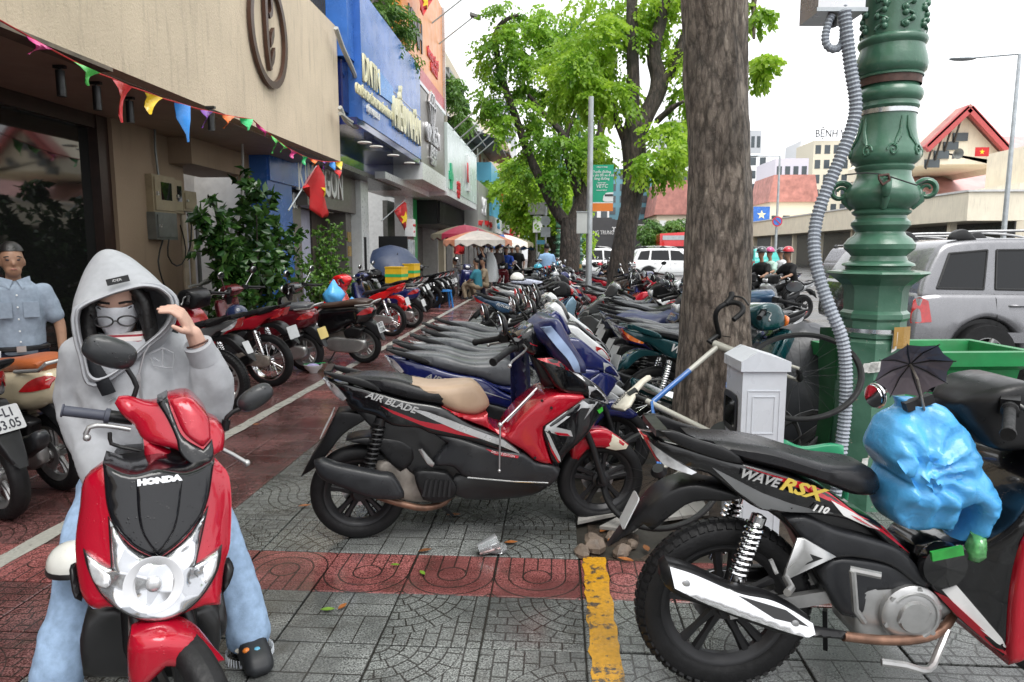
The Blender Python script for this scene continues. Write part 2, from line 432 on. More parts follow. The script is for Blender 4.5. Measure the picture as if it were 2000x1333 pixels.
me = bpy.data.meshes.new('paving_tiles'); me.from_pydata(V, [], F); me.polygons.foreach_set('material_index', MI)
uvl = me.uv_layers.new(name='UVMap'); uvl.data.foreach_set('uv', [a for p in UV for a in p])
at_ = me.attributes.new('rnd', 'FLOAT', 'FACE'); at_.data.foreach_set('value', RN)
for m in (TG, TB, TR, TF, TGR): me.materials.append(m)
tag(link('paving_tiles', me, pave_o), kind='stuff')
far = MB().bbox((-9, 46, -.03), (-.9, 130, -.002)).build('far_paving', mat('far_paving', (.12, .075, .07), .3, var=.35, vs=2.5), pave_o, smooth=0)
# painted lines
def worn_paint(name, col, wear):
    m, t, b = base(name); pos = t.new('ShaderNodeNewGeometry').outputs['Position']
    n = t.m('ADD', t.m('MULTIPLY', t.noise(24, 5, pos, .75), .6), t.m('MULTIPLY', t.noise(5, 4, pos), .4)); f = t.ramp(n, wear, wear+.05)
    t.put(b.inputs['Base Color'], t.mix(f, t.mix(t.ramp(t.noise(60, 3, pos), .3, .7), tuple(c*.7 for c in col), col), (.05, .045, .04)))
    t.put(b.inputs['Roughness'], t.ramp(t.noise(8, 3, pos), .3, .7, .2, .45)); t.put(b.inputs['Normal'], t.bump(t.noise(120, 3, pos), .3, .004)); return m
def stripe(name, x0, x1, y0, y1, m, wob, step):
    k = int((y1-y0)/step); mb = MB(); V = []
    for i in range(k+1):
        y = y0+(y1-y0)*i/k; V += [(x0+random.uniform(-wob, wob), y, .0045), (x1+random.uniform(-wob, wob), y, .0045)]
    mb.add(V, [(2*i, 2*i+1, 2*i+3, 2*i+2) for i in range(k)]); return tag(mb.build(name, m, None, 0), kind='structure')
stripe('yellow_line_marking', .135, .25, 0.6, 3.285, worn_paint('yellow_paint', (.62, .31, .015), .53), .007, .045)
stripe('white_line_marking', -2.74, -2.63, 1.0, 48, worn_paint('white_paint', (.42, .41, .37), .57), .006, .12)
# road and kerb
m, t, b = base('asphalt'); pos = t.new('ShaderNodeNewGeometry').outputs['Position']
t.put(b.inputs['Base Color'], t.mix(t.ramp(t.noise(.35, 5, pos), .35, .7), (.045, .045, .047), (.085, .085, .085)))
t.put(b.inputs['Roughness'], t.ramp(t.noise(.8, 4, pos), .35, .65, .12, .5)); t.put(b.inputs['Normal'], t.bump(t.noise(90, 3, pos), .3, .006))
tag(MB().bbox((-400, -60, -.4), (500, 900, -.13)).build('road', m, smooth=0), kind='structure')
KERB = mat('kerb_stone', (.27, .26, .25), .4, var=.25, vs=5, bump=.2, dirt=.5)
kb = MB()
ko = link('kerb', None); tag(ko, kind='structure')
for i in range(38):
    MB().bbox((3.006, -2+i*1.0, -.28), (3.19, -2+i*1.0+.985, random.uniform(-.006, .004))).build('kerb_stone', KERB, ko, smooth=0)
# bare earth of the tree pit, with rubble
m, t, b = base('wet_soil'); pos = t.new('ShaderNodeNewGeometry').outputs['Position']
t.put(b.inputs['Base Color'], t.mix(t.ramp(t.noise(18, 6, pos, .7), .3, .7), (.022, .016, .011), (.10, .07, .05))); b.inputs['Roughness'].default_value = .55
t.put(b.inputs['Normal'], t.bump(t.noise(40, 6, pos, .7), .9, .03))
mb = MB(); n = 18; V = []
for i in range(n+1):
    for j in range(n+1):
        x = PIT_X[0]-.02+(PIT_X[1]-PIT_X[0]+.04)*i/n; y = PIT_Y[0]-.02+(PIT_Y[1]-PIT_Y[0]+.04)*j/n
        V.append((x, y, -.008+.05*noise.fractal(Vector((x*3, y*3, 2)), 1, 2, 4)*(0 if i in (0, n) or j in (0, n) else 1)))
mb.add(V, [(i*(n+1)+j, (i+1)*(n+1)+j, (i+1)*(n+1)+j+1, i*(n+1)+j+1) for i in range(n) for j in range(n)])
tag(mb.build('tree_pit_soil', m), kind='structure')
STONE = mat('rubble', (.15, .115, .09), .6, var=.4, vs=14, bump=.5, bs=40)
def stone(px, py, s, label, name='broken_stone', m=STONE, flat=.6):
    p = AG(px, py); mb = MB().ball((0, 0, 0), (s, s*.75, s*flat), 9, 6)
    sd = random.random()*50
    mb.v = [tuple(Vector(v)*(1+.45*noise.noise(Vector(v)/s*1.1+Vector((sd, 0, 0))))) for v in mb.v]
    o = mb.build(name, m, None, 20, (p.x, p.y, s*flat*.5), (0, 0, random.random()*6)); tag(o, label, 'stone', 'rubble in the tree pit'); return o
stone(1160, 1072, .085, 'biggest brown stone lying at the edge of the tree pit'); stone(1136, 1083, .05, 'small brown stone touching the paving edge left of the biggest stone')
stone(1196, 1052, .05, 'brown stone behind the biggest stone near the fallen leaves'); stone(1212, 1082, .055, 'flat brown stone beside the yellow stripe end')
stone(1235, 1066, .04, 'small brown stone under the thin bicycle tyre')
for (px, py, a, sx, sy, lab) in ((1165, 1015, .3, .14, .08, 'white broken tile slab under the front wheel of the black and red scooter'), (1215, 1040, -.5, .1, .07, 'pale broken tile slab beside the bicycle tyre'), (1330, 1010, .1, .15, .1, 'pale tile slab lying behind the bicycle wheel')):
    p = AG(px, py); tag(MB().prism([(-sx, -sy), (sx*.9, -sy*.8), (sx, sy*.7), (-sx*.5, sy)], 0, .018, axis='z').build('broken_tile', mat('broken_tile', (.36, .35, .33), .3, var=.15, dirt=.5), None, 0, (p.x, p.y, .035), (R(6), R(-5), a)), lab, 'tile')
LEAFC = [mat('dead_leaf_%d' % i, c, .45, var=.35, vs=30) for i, c in enumerate(((.35, .12, .03), (.2, .08, .03), (.16, .3, .03)))]
def fallen(px, py, s, a, m, lab):
    p = AG(px, py); pts = [(-1, 0), (-.5, .32), (0, .42), (.5, .3), (1, 0), (.5, -.3), (0, -.42), (-.5, -.32)]
    V = [(x*s, y*s, .008+abs(y)*s*.35+.1*s*x*x) for x, y in pts]; V += [(x, y, z-.002) for x, y, z in V]
    mb = MB().add(V, [tuple(range(7, -1, -1)), tuple(range(8, 16))]+[(i, (i+1) % 8, (i+1) % 8+8, i+8) for i in range(8)])
    tag(mb.build('fallen_leaf', m, None, 0, (p.x, p.y, .004), (0, 0, a)), lab, 'leaf', 'fallen leaves on the wet paving')
for a in ((595, 992, .035, .4, 0, 'brown dead leaf left of the black and red scooter rear tyre'), (640, 1196, .03, .2, 2, 'yellow green leaf on grey paving in front of the red tile row'), (669, 1190, .028, 1.2, 0, 'orange leaf beside the yellow green leaf on grey paving'),
          (825, 1124, .026, 2.2, 2, 'small yellow green leaf on the red ring tiles'), (772, 1108, .022, .1, 2, 'tiny green leaf at the back edge of the red ring tiles'), (998, 1064, .034, .2, 0, 'brown leaf near the crushed plastic cup'), (830, 1080, .035, .5, 1, 'dark brown leaf behind the red tile row left of the cup'),
          (1200, 1058, .05, .7, 0, 'large orange leaf on the soil of the tree pit'), (1262, 1076, .04, 1.7, 1, 'brown leaf on the soil beside the thin tyre'), (1222, 1098, .04, 2.7, 0, 'orange leaf at the front edge of the tree pit'), (1180, 1040, .04, .9, 0, 'orange leaf beside the white broken tile slab'), (886, 1010, .04, .2, 1, 'dark leaf below the engine of the black and red scooter'),
          (500, 832, .03, .4, 0, 'orange leaf on the red paving behind the red scooter mirror'), (1342, 1270, .03, 2, 2, 'thin green leaf right of the yellow stripe')):
    fallen(a[0], a[1], a[2], a[3], LEAFC[a[4]], a[5])
# ---------------------------------------------------------------- shops along the left of the pavement
def stucco(name, col, bump=.5, stain=.35):
    m, t, b = base(name); oc = t.new('ShaderNodeNewGeometry').outputs['Position']; s = t.sep(oc)
    n = t.noise(1.1, 5, oc); c = t.mix(t.ramp(n, .3, .7), tuple(x*.86 for x in col), col)
    cmb = t.new('ShaderNodeCombineXYZ'); t.l.new(t.m('MULTIPLY', s[0], 5), cmb.inputs[0]); t.l.new(t.m('MULTIPLY', s[1], 5), cmb.inputs[1]); t.l.new(t.m('MULTIPLY', s[2], .55), cmb.inputs[2])
    st = t.noise(1.5, 6, cmb.outputs[0], .7); c = t.mix(t.ramp(st, .52, .8, 0, stain), c, (.07, .06, .05))
    t.put(b.inputs['Base Color'], c); b.inputs['Roughness'].default_value = .75
    t.put(b.inputs['Normal'], t.bump(t.noise(38, 5, oc, .65), bump, .02)); return m
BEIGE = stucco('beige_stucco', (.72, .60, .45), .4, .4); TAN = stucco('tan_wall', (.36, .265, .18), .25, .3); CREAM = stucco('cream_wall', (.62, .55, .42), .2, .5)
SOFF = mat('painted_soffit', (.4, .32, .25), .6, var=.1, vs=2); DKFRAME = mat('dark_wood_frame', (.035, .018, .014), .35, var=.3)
BLACK = mat('black_metal', (.012, .012, .013), .35); BRNZ = mat('brown_sheet_metal', (.07, .032, .022), .35, metal=.2, var=.2)
GLASS = mat('shop_glass', (.012, .013, .012), .04, var=0, spec=.9); WHITE = mat('white_plaster', (.62, .62, .61), .5, var=.08, dirt=.15)
WHITEP = mat('white_panel', (.74, .76, .77), .3, var=.05); STEEL = mat('brushed_steel', (.55, .55, .56), .3, metal=.9, var=.1, vs=3); GALV = mat('galvanised', (.42, .45, .47), .4, metal=.6, var=.15)
BLUE = mat('blue_sign_panel', (.045, .155, .5), .25, var=.18, vs=1.5); DBLUE = mat('dark_blue_tile', (.01, .02, .12), .06, coat=.5, var=.2)
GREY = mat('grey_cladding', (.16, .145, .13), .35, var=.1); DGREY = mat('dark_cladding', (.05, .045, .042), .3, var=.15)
bld = empty('shop_building', (-6.5, 7, 0), 0, 'beige stucco shop with wide overhanging upper storey and brown oval emblem', 'building')
def at(parent):
    M = Matrix.Translation(parent.location).inverted()
    return M
def part(mb, name, m, parent, smooth=0, **k):
    mb.xf(Matrix.Translation(-Vector(parent.location))); return mb.build(name, m, parent, smooth, **k)
part(MB().bbox((-6.9, -16, 3.405), (-4.67, 15.1, 6.17)), 'overhang', BEIGE, bld)  # overhang, soffit and glass lengthened unseen behind the camera to darken reflections
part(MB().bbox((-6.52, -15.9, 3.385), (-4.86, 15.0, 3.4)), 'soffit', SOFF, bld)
part(MB().bbox((-4.86, -16, 3.36), (-4.66, 7.32, 3.40)), 'drip_edge', mat('stained_drip', (.16, .13, .1), .7, var=.4, vs=4), bld)
rl = MB()
for i in range(26): rl.bar((-4.9, 12.2+i*.115, 6.17), (-4.9, 12.2+i*.115, 7.4), .03)
rl.bar((-4.9, 12.1, 7.4), (-4.9, 15.1, 7.4), .04); rl.bar((-4.9, 12.1, 6.25), (-4.9, 15.1, 6.25), .035)
part(rl, 'balcony_railing', BLACK, bld)
# shop window
part(MB().bbox((-6.62, -16, 0.1), (-6.56, 9.62, 3.2)), 'window_glass', GLASS, bld)
fr = part(MB().bbox((-6.6, 9.62, 0), (-6.42, 9.86, 3.385)), 'window_post', DKFRAME, bld)
part(MB().bbox((-6.6, -2, 3.2), (-6.44, 9.62, 3.383)), 'window_head', DKFRAME, bld); part(MB().bbox((-6.6, 5.2, .1), (-6.5, 5.32, 3.2)), 'window_post', DKFRAME, bld)
part(MB().bbox((-6.6, -2, 0), (-6.42, 9.62, .1)), 'window_sill', DKFRAME, bld)
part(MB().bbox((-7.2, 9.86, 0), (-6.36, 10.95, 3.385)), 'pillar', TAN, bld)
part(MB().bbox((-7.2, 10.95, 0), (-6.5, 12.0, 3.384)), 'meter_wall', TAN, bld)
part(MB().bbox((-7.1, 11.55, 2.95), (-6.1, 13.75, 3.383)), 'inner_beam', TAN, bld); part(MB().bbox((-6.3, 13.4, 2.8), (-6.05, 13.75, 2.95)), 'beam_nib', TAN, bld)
part(MB().bbox((-8.1, 9, 0), (-7.9, 15, 3.4)), 'back_wall', WHITE, bld)
part(MB().bbox((-8.1, 15, 0), (-6.2, 15.06, 3.4)), 'party_wall', WHITE, bld)
# emblem: oval ring with a slender letter and two leaves
EC = AX(519, 62, -4.67); em = empty('oval_emblem', (-4.655, EC.y, EC.z)); em.parent = bld; em.location = Vector((-4.62, EC.y, EC.z))-Vector(bld.location)
mb = MB(); n = 44; rg = []
for i in range(n):
    a = 2*math.pi*i/n; c, s_ = math.cos(a), math.sin(a); rg.append([Vector((d, c*ra, s_*rb)) for d, ra, rb in ((-.03, .72, .87), (.03, .72, .87), (.03, .61, .76), (-.03, .61, .76))])
rg.append(rg[0]); mb.loft(rg, False); mb.build('ring', BRNZ, em, fixn=True)
mb = MB()
st = [(-.05, -.62), (-.13, -.30), (-.16, .1), (-.16, .45), (-.12, .6), (0, .66), (.12, .58), (.15, .42), (.12, .28), (.02, .2), (-.02, .27), (.06, .33), (.08, .42), (.05, .52), (-.01, .54), (-.06, .48), (-.07, .3), (-.06, -.1), (-.03, -.4), (.02, -.58)]
mb.prism(crom([(p[0], p[1], 0) for p in st], .04) and [(v.x, v.y) for v in crom([(p[0], p[1], 0) for p in st], .05)], -.03, .03, axis='x'); mb.build('letter', BRNZ, em, 30)
for z0 in (-.05, -.36):
    lf = [(.0, z0-.2), (.1, z0-.1), (.16, z0+.03), (.17, z0+.16), (.08, z0+.07), (.02, z0-.04)]
    MB().prism(lf, -.03, .03, axis='x').build('leaf_mark', BRNZ, em, 0)
# ceiling spots
for i, (px, py) in enumerate(((116, 128), (187, 160), (252, 190), (411, 208))):
    p = AG(px, py, 3.385); o = empty('ceiling_spotlight', (p.x, p.y, 3.385), 0, ['black tube ceiling spotlight, first from the photo edge', 'black tube ceiling spotlight behind the lime green pennant', 'black tube ceiling spotlight beside the red pennant', 'small black ceiling spotlight beside the purple pennant'][i], 'spotlight', 'spotlights under the overhang')
    MB().box((0, 0, -.015), (.12, .05, .03)).build('mount', BLACK, o, 0)
    MB().lathe([(.0, 0), (.045, 0), (.045, -.26), (.0, -.26)][::-1], 14, tr(0, 0, -.05)).build('tube', BLACK, o); MB().tube([(0, 0, -.01), (0, 0, -.06)], .012, 6).build('stem', BLACK, o)
# meter boxes, pipes, cables on the side wall
METB = mat('meter_box_paint', (.33, .27, .17), .45, var=.2, dirt=.5); METG = mat('meter_box_grey', (.16, .17, .16), .4, metal=.3, var=.25, dirt=.5)
PIPE = mat('cream_pipe', (.5, .42, .31), .4, var=.15, dirt=.3); CABLE = mat('black_cable', (.01, .01, .01), .4); GCABLE = mat('grey_cable', (.4, .4, .38), .5)
def meter(px0, py0, px1, py1, d, m, lab, glassy):
    X = -6.28; a, b_ = AX(px0, py1, X), AX(px1, py0, X); y0, y1, z0, z1 = a.y, b_.y, a.z, b_.z
    o = empty('meter_box', (X, (y0+y1)/2, z0), 0, lab, 'meter box', 'electric meter boxes on the wall'); L = o.location
    part(MB().bbox((X-.22, y0, z0), (X+d, y1, z1)), 'case', m, o)
    part(MB().bbox((X+d+.002, y0+.04, z0+.04), (X+d+.022, y1-.04, z1-.04)), 'door', m, o)
    if glassy: part(MB().bbox((X+d+.023, y0+(y1-y0)*.3, z0+(z1-z0)*.35), (X+d+.029, y1-(y1-y0)*.25, z1-(z1-z0)*.18)), 'glass', GLASS, o)
    part(MB().bbox((X+d+.022, y0+.06, z0+(z1-z0)*.45), (X+d+.05, y0+.1, z0+(z1-z0)*.55)), 'latch', STEEL, o)
meter(297, 348, 338, 415, .03, METB, 'largest cream meter box with a glass pane, top row', True); meter(340, 354, 355, 416, .0, METB, 'narrow cream meter box right of the glass paned one', True)
meter(357, 376, 381, 412, .02, METB, 'small cream meter box at the right end of the top row', False); meter(299, 418, 338, 468, .06, METG, 'open grey metal box hanging below the meter boxes', False)
for i, (px, lab) in enumerate(((357, 'thick'), (371, 'thinner'), (384, 'dark'))):
    p = AX(px, 420, -6.32); o = MB().tube([(-6.32, p.y, z) for z in (0, .8, 1.6, 2.1-.1*i)], .05-.008*i, 10).build('conduit_pipe', PIPE if i < 2 else METG); tag(o, ['cream conduit pipe nearest the meter wall corner', 'cream conduit pipe in the middle of the three', 'dark conduit pipe beside the opening'][i], 'pipe', 'conduit pipes below the meters')
def cable(pts, r, m, lab, X=None, name='cable'):
    P = [AX(a, b_, X) if X is not None else Vector(a) for a, b_ in pts] if X is not None else [Vector(p) for p in pts]
    o = MB().tube(crom(P, .15, False, 181), r, 6).build(name, m); return tag(o, lab, 'cable', 'cables on the shop fronts')
cable([(318, 470), (309, 510), (322, 560), (340, 585), (352, 600)], .012, CABLE, 'black cable looping down from the grey metal box', -6.2)
cable([(330, 468), (328, 500), (345, 520), (362, 505), (360, 470), (352, 440)], .012, CABLE, 'black cable coil beside the conduit pipes', -6.18); cable([(366, 418), (374, 440), (372, 480), (366, 500)], .014, CABLE, 'short black cable hanging by the dark conduit', -6.18)
cable([(302, 232), (303, 290), (310, 348)], .02, METG, 'vertical grey feed cable above the meters', -6.3); cable([(472, 245), (474, 330), (468, 410), (440, 480), (415, 545), (370, 560)], .022, GCABLE, 'grey cable hanging across the leafy shrub', -5.6)
cable([(478, 330), (470, 400), (448, 460), (424, 530), (390, 556)], .02, GCABLE, 'second grey cable running beside the first across the shrub', -5.55)
cable([(656, 55), (668, 90), (690, 140), (706, 190), (714, 225), (700, 248), (675, 235), (664, 210)], .05, GCABLE, 'thick pale cable looping between the beige overhang and the blue sign', -4.45); cable([(664, 222), (690, 240), (712, 240)], .04, GCABLE, 'pale cable sagging under the blue sign corner', -4.42)
# ------------------------------------------------ pennant string
BUN = empty('pennant_string', (-4.45, 6, 3.3), 0, 'string of coloured plastic pennants sagging along the beige overhang', 'bunting')
sp = [(-40, 18), (0, 40), (50, 68), (100, 97), (140, 118), (190, 143), (218, 153), (255, 170), (283, 179), (315, 192), (340, 199), (369, 208), (390, 214), (413, 219), (434, 224), (456, 228), (468, 230), (492, 233), (500, 240), (518, 256), (529, 264), (545, 276), (565, 291), (588, 303), (607, 311), (630, 316), (645, 317), (664, 316)]
part(MB().tube([AX(a, b_, -4.45) for a, b_ in sp], .008, 5), 'cord', mat('red_cord', (.5, .02, .02), .5), BUN)
PEN = {k: mat('pennant_'+k, c, .3, var=.12, vs=9, coat=.2) for k, c in dict(pink=(.75, .05, .28), green=(.11, .66, .12), red=(.62, .025, .03), yellow=(.75, .5, .01), blue=(.03, .25, .72), purple=(.22, .05, .42), orange=(.85, .17, .01), emerald=(.02, .5, .15)).items()}
pens = [('pink', 50, 69, 100, 97, 62, 106), ('green', 140, 118, 193, 143, 178, 168), ('red', 218, 153, 255, 170, 242, 240), ('yellow', 283, 180, 315, 192, 288, 224), ('blue', 340, 199, 369, 208, 360, 278), ('purple', 390, 214, 413, 219, 400, 250),
        ('orange', 434, 225, 456, 228, 438, 251), ('emerald', 469, 231, 492, 233, 479, 255), ('pink', 500, 240, 516, 256, 514, 266), ('green', 529, 264, 542, 276, 536, 300), ('green', 544, 276, 560, 290, 552, 298), ('pink', 565, 291, 578, 300, 571, 310),
        ('emerald', 588, 303, 600, 308, 595, 323), ('orange', 607, 311, 618, 315, 610, 324), ('purple', 629, 316, 637, 317, 635, 331), ('blue', 644, 317, 652, 317, 649, 333), ('yellow', 657, 316, 667, 316, 661, 332), ('red', 653, 331, 665, 333, 659, 349)]
for c, a0, a1, b0, b1, t0, t1 in pens:
    A, B_, T = AX(a0, a1, -4.45), AX(b0, b1, -4.45), AX(t0, t1, -4.45); V = []; n = 5; sd = random.random()*9
    for i in range(n+1):
        for j in range(n+1):
            s_ = i/n; q = (j/n-.5)*(1-s_)+.5; e = A.lerp(B_, q); p = e.lerp(T, s_) if s_ < 1 else T.copy()
            p += Vector((.045*math.sin(q*4+s_*3+sd)*min(1, s_*3)+.004*j, 0, 0)); V.append(p)
    V2 = [v+Vector((-.006, 0, 0)) for v in V]; F = [(i*(n+1)+j, i*(n+1)+j+1, (i+1)*(n+1)+j+1, (i+1)*(n+1)+j) for i in range(n) for j in range(n)]; k = len(V)
    mb = MB().add(V+V2, F+[tuple(x+k for x in q[::-1]) for q in F]); part(mb, 'pennant', PEN[c], BUN, 40)
# ------------------------------------------------ blue shop
bs = empty('shop_building', (-6.5, 18.5, 0), 0, 'shop with projecting blue sign box lettered in cream', 'building'); pb = lambda mb, n, m, sm=0: part(mb, n, m, bs, sm)
pb(MB().bbox((-5.9, 15.62, 4.36), (-4.3, 22.3, 7.15)), 'sign_box', BLUE); pb(MB().bbox((-5.1, 15.13, 5.6), (-4.45, 15.615, 9)), 'side_box', BLUE); pb(MB().bbox((-5.3, 15.2, 4.5), (-4.6, 15.618, 5.55)), 'broken_corner', DBLUE)
pb(MB().bbox((-4.298, 15.62, 5.62), (-4.29, 22.3, 5.64)), 'panel_seam', DBLUE)
pb(MB().bbox((-6.4, 15.2, 4.2), (-4.32, 22.28, 4.355)), 'glossy_soffit', DBLUE); pb(MB().bbox((-7, 15.3, 3.5), (-5.2, 23.4, 3.62)), 'lower_ceiling', DGREY)
pb(MB().bbox((-5.28, 15.3, 3.62), (-5.2, 23.4, 4.2)), 'ceiling_edge', DBLUE)
pb(MB().bbox((-8, 15.1, 7.15), (-5.5, 22.3, 12)), 'upper_wall', mat('grey_concrete', (.25, .25, .24), .8, var=.2, dirt=.5))
LET = mat('cream_letters', (.72, .68, .45), .35, var=.05); LW = mat('white_letters', (.8, .8, .78), .35, var=.04)
def wtext(s_, px, py, X, h, m, par, sx=1., bold=.0, ext=.02, nm='lettering'):
    p = AX(px, py, X); o = text(nm, s_, h, m, None, ext=ext, bold=bold, sx=sx); o.parent = par; o.matrix_local = Matrix.Translation(-Vector(par.location)) @ MX(X, p.y, p.z) @ Matrix.Diagonal((sx, 1, 1, 1)); return o
wtext('DNTN', 726, 150, -4.27, .82, LET, bs, .62, .012); wtext('HIẾU NHÂN', 795, 244, -4.27, 1.05, LET, bs, .62, .022, .06)
wtext('CHUYÊN GIA CÔNG MUA BÁN VÀNG 18K - 24K', 740, 208, -4.275, .3, LET, bs, .6, .004); wtext('ĐIỆN THOẠI 3829 - 38', 729, 222, -4.275, .2, LW, bs, .55, .002)
pb(MB().prism([(AX(736, 146, -4.29).y, AX(736, 146, -4.29).z), (AX(741, 148, -4.29).y, AX(741, 140, -4.29).z), (AX(766, 172, -4.29).y, AX(766, 172, -4.29).z), (AX(768, 205, -4.29).y, AX(768, 205, -4.29).z), (AX(738, 183, -4.29).y, AX(738, 183, -4.29).z)], -4.288, -4.27, axis='x'), 'patch_sheet', mat('patch_blue', (.06, .27, .68), .3))
# street level of blue shop / jeweller
pb(MB().bbox((-6.1, 13.76, 0), (-5.75, 15.05, 3.38)), 'blue_column', BLUE); pb(MB().bbox((-6.1, 13.8, 2.9), (-5.7, 16.2, 3.48)), 'blue_fascia', BLUE)
pb(MB().bbox((-6.3, 15.3, 0), (-6.05, 16.35, 3.5)), 'brown_wall', GREY); pb(MB().bbox((-6.2, 16.0, 2.55), (-5.75, 19.9, 3.5)), 'name_board', GREY)
pb(MB().bbox((-6.6, 16.35, 0), (-6.5, 18.2, 2.55)), 'lilac_panel', mat('lilac_panel', (.52, .53, .66), .4)); pb(MB().bbox((-6.6, 18.2, 0), (-6.45, 19.4, 2.55)), 'dark_doorway', mat('dark_doorway', (.05, .035, .025), .4)); pb(MB().bbox((-6.5, 19.4, 0), (-5.9, 19.9, 2.55)), 'brown_column', GREY)
wtext('KIM NGON', 628, 355, -5.73, 1.05, LW, bs, .62, .02, .03); wtext('87', 576, 394, -6.03, .5, LW, bs, .8, .01); wtext('VÀNG BẠC', 622, 305, -5.73, .35, LW, bs, .6)
for z in (1.75, 1.35): pb(MB().bbox((-5.899, 19.5, z), (-5.88, 19.8, z+.28)), 'brass_plate', mat('brass_plate', (.55, .36, .1), .3, metal=.7))
pb(MB().bbox((-8, 15.06, 0), (-6.9, 24, 3.5)), 'inner_wall', WHITE)
DISP = mat('posters', (.5, .55, .7), .4, var=.7, vs=3.)
pb(MB().bbox((-7.9, 12.05, .9), (-7.6, 13.7, 2.4)), 'poster_panel', mat('lilac_panel', (1, 1, 1)))
# ------------------------------------------------ jeweller: brown sign and white porch
js = empty('shop_building', (-6.5, 24.5, 0), 0, 'jewellery shop with brown sign box, steel diamond and white porch', 'building'); pj = lambda mb, n, m, sm=0: part(mb, n, m, js, sm)
pj(MB().bbox((-5.9, 22.31, 4.28), (-4.3, 26.95, 6.6)), 'sign_box', GREY); pj(MB().bbox((-6.6, 22.3, 3.75), (-4.26, 27.0, 4.275)), 'porch_roof', WHITEP); pj(MB().bbox((-6.6, 20.0, 3.55), (-4.9, 26.9, 3.745)), 'porch_ceiling', WHITEP)
sg = STEEL
wtext('KIM NGÔN', 846, 270, -4.25, .78, sg, js, .62, .02, .04); wtext('JEWELRY', 847, 300, -4.25, .5, sg, js, .6, .015, .03); wtext('DIAMOND', 847, 318, -4.25, .3, sg, js, .6, .01, .03)
D0 = AX(843, 228, -4.27); dm = [(-.62, .35), (-.35, .72), (.35, .72), (.62, .35), (0, -.72)]
mb = MB()
def L2(a, b_): mb.bar((-4.24, D0.y+a[0], D0.z+a[1]), (-4.24, D0.y+b_[0], D0.z+b_[1]), .06, .06)
for i in range(5): L2(dm[i], dm[(i+1) % 5])
L2(dm[0], dm[3]); L2((-.22, .35), dm[4]); L2((.22, .35), dm[4]); L2(dm[1], (-.22, .35)); L2((-.22, .35), (0, .72)); L2((0, .72), (.22, .35)); L2((.22, .35), dm[2])
pj(mb, 'diamond_mark', sg)
pj(MB().bbox((-6.2, 19.91, 0), (-5.6, 20.7, 3.55)), 'white_column', WHITEP); pj(MB().bbox((-5.605, 20.1, .3), (-5.59, 20.35, 1.9)), 'column_strip', BLACK); pj(MB().bbox((-6.1, 26.2, 0), (-5.7, 27, 3.55)), 'white_column', WHITEP)
pj(MB().bbox((-7.4, 20.7, 0), (-7.2, 26.2, 3.5)), 'shop_wall', stucco('beige_wall2', (.36, .29, .22), .15, .2)); pj(MB().bbox((-7.2, 23.2, 0), (-7.1, 24.4, 2.9)), 'shop_door', DGREY)
pj(MB().bbox((-8, 22.3, 6.6), (-5.6, 28.6, 12)), 'upper_wall', mat('grey_concrete', (1, 1, 1)))
for px, py in ((712, 278), (735, 286), (768, 303), (800, 318)):
    p = AG(px, py, 3.54); pj(MB().lathe([(.0, 0), (.13, 0), (.13, -.02), (0, -.02)][::-1], 14, tr(max(-5.0, p.x), min(p.y, 26), 3.54)), 'downlight', mat('downlight_lens', (.9, .9, .85), .3))
# ------------------------------------------------ orange billboard above
ob = empty('billboard', (-4.6, 25.5, 7), 0, 'orange billboard with red lettering high above the diamond sign', 'billboard')
part(MB().bbox((-4.9, 21.2, 7.1), (-4.6, 28.6, 11)), 'panel', mat('orange_panel', (.75, .28, .06), .35, var=.12, vs=1), ob); part(MB().bbox((-4.598, 21.2, 7.02), (-4.57, 28.6, 7.55)), 'red_band', mat('red_panel', (.5, .02, .03), .35), ob)
part(MB().bbox((-4.95, 28.6, 6.9), (-4.5, 28.7, 11)), 'edge_frame', STEEL, ob); part(MB().bbox((-4.95, 21.1, 6.9), (-4.5, 28.6, 7.02)), 'bottom_frame', STEEL, ob)
wtext('KINH', 812, 62, -4.58, 1.3, BLACK, ob, .7, .03); RED = mat('red_letters', (.55, .02, .03), .4)
wtext('VÀNG BẠC ĐÁ QUÝ', 846, 118, -4.58, .42, RED, ob, .6, .008); wtext('NHẪN CƯỚI', 848, 140, -4.58, .42, RED, ob, .6, .008); wtext('Uy tín', 845, 190, -4.565, .42, LET, ob, .8, .004)
# ------------------------------------------------ pharmacy
ph = empty('shop_building', (-6.5, 31.5, 0), 0, 'pharmacy with white projecting sign box and green cross', 'building'); pp = lambda mb, n, m, sm=0: part(mb, n, m, ph, sm)
PALE = mat('pale_green_panel', (.60, .70, .68), .25, var=.06, vs=.7)
pp(MB().bbox((-6.2, 27.05, 3.9), (-4.2, 36.8, 6.35)), 'sign_box', PALE); pp(MB().bbox((-6.6, 27.05, 3.62), (-4.22, 36.8, 3.895)), 'box_soffit', WHITEP)
GC = mat('green_cross', (.02, .4, .2), .3); c0 = AX(881, 345, -4.18)
pp(MB().bbox((-4.199, c0.y-.5, c0.z-.15), (-4.15, c0.y+.5, c0.z+.17)), 'cross_bar', GC); pp(MB().bbox((-4.199, c0.y-.18, c0.z-.5), (-4.14, c0.y+.18, c0.z+.5)), 'cross_post', GC)
for i, s_ in enumerate(('NHÀ THUỐC TÂY', 'THUỐC KÊ ĐƠN', 'DỤNG CỤ Y TẾ', 'MỸ PHẨM')): p = AX(893, 365, -4.17); o = wtext(s_, 896, 361+i*8, -4.18, .2, RED, ph, .62)
c1 = AX(914, 340, -4.18); pp(MB().bbox((-4.199, c1.y-.42, c1.z-.8), (-4.12, c1.y+.42, c1.z+.8)), 'letter_plate', WHITEP); wtext('R', 914, 340, -4.1, 1.2, RED, ph, .6, .02)
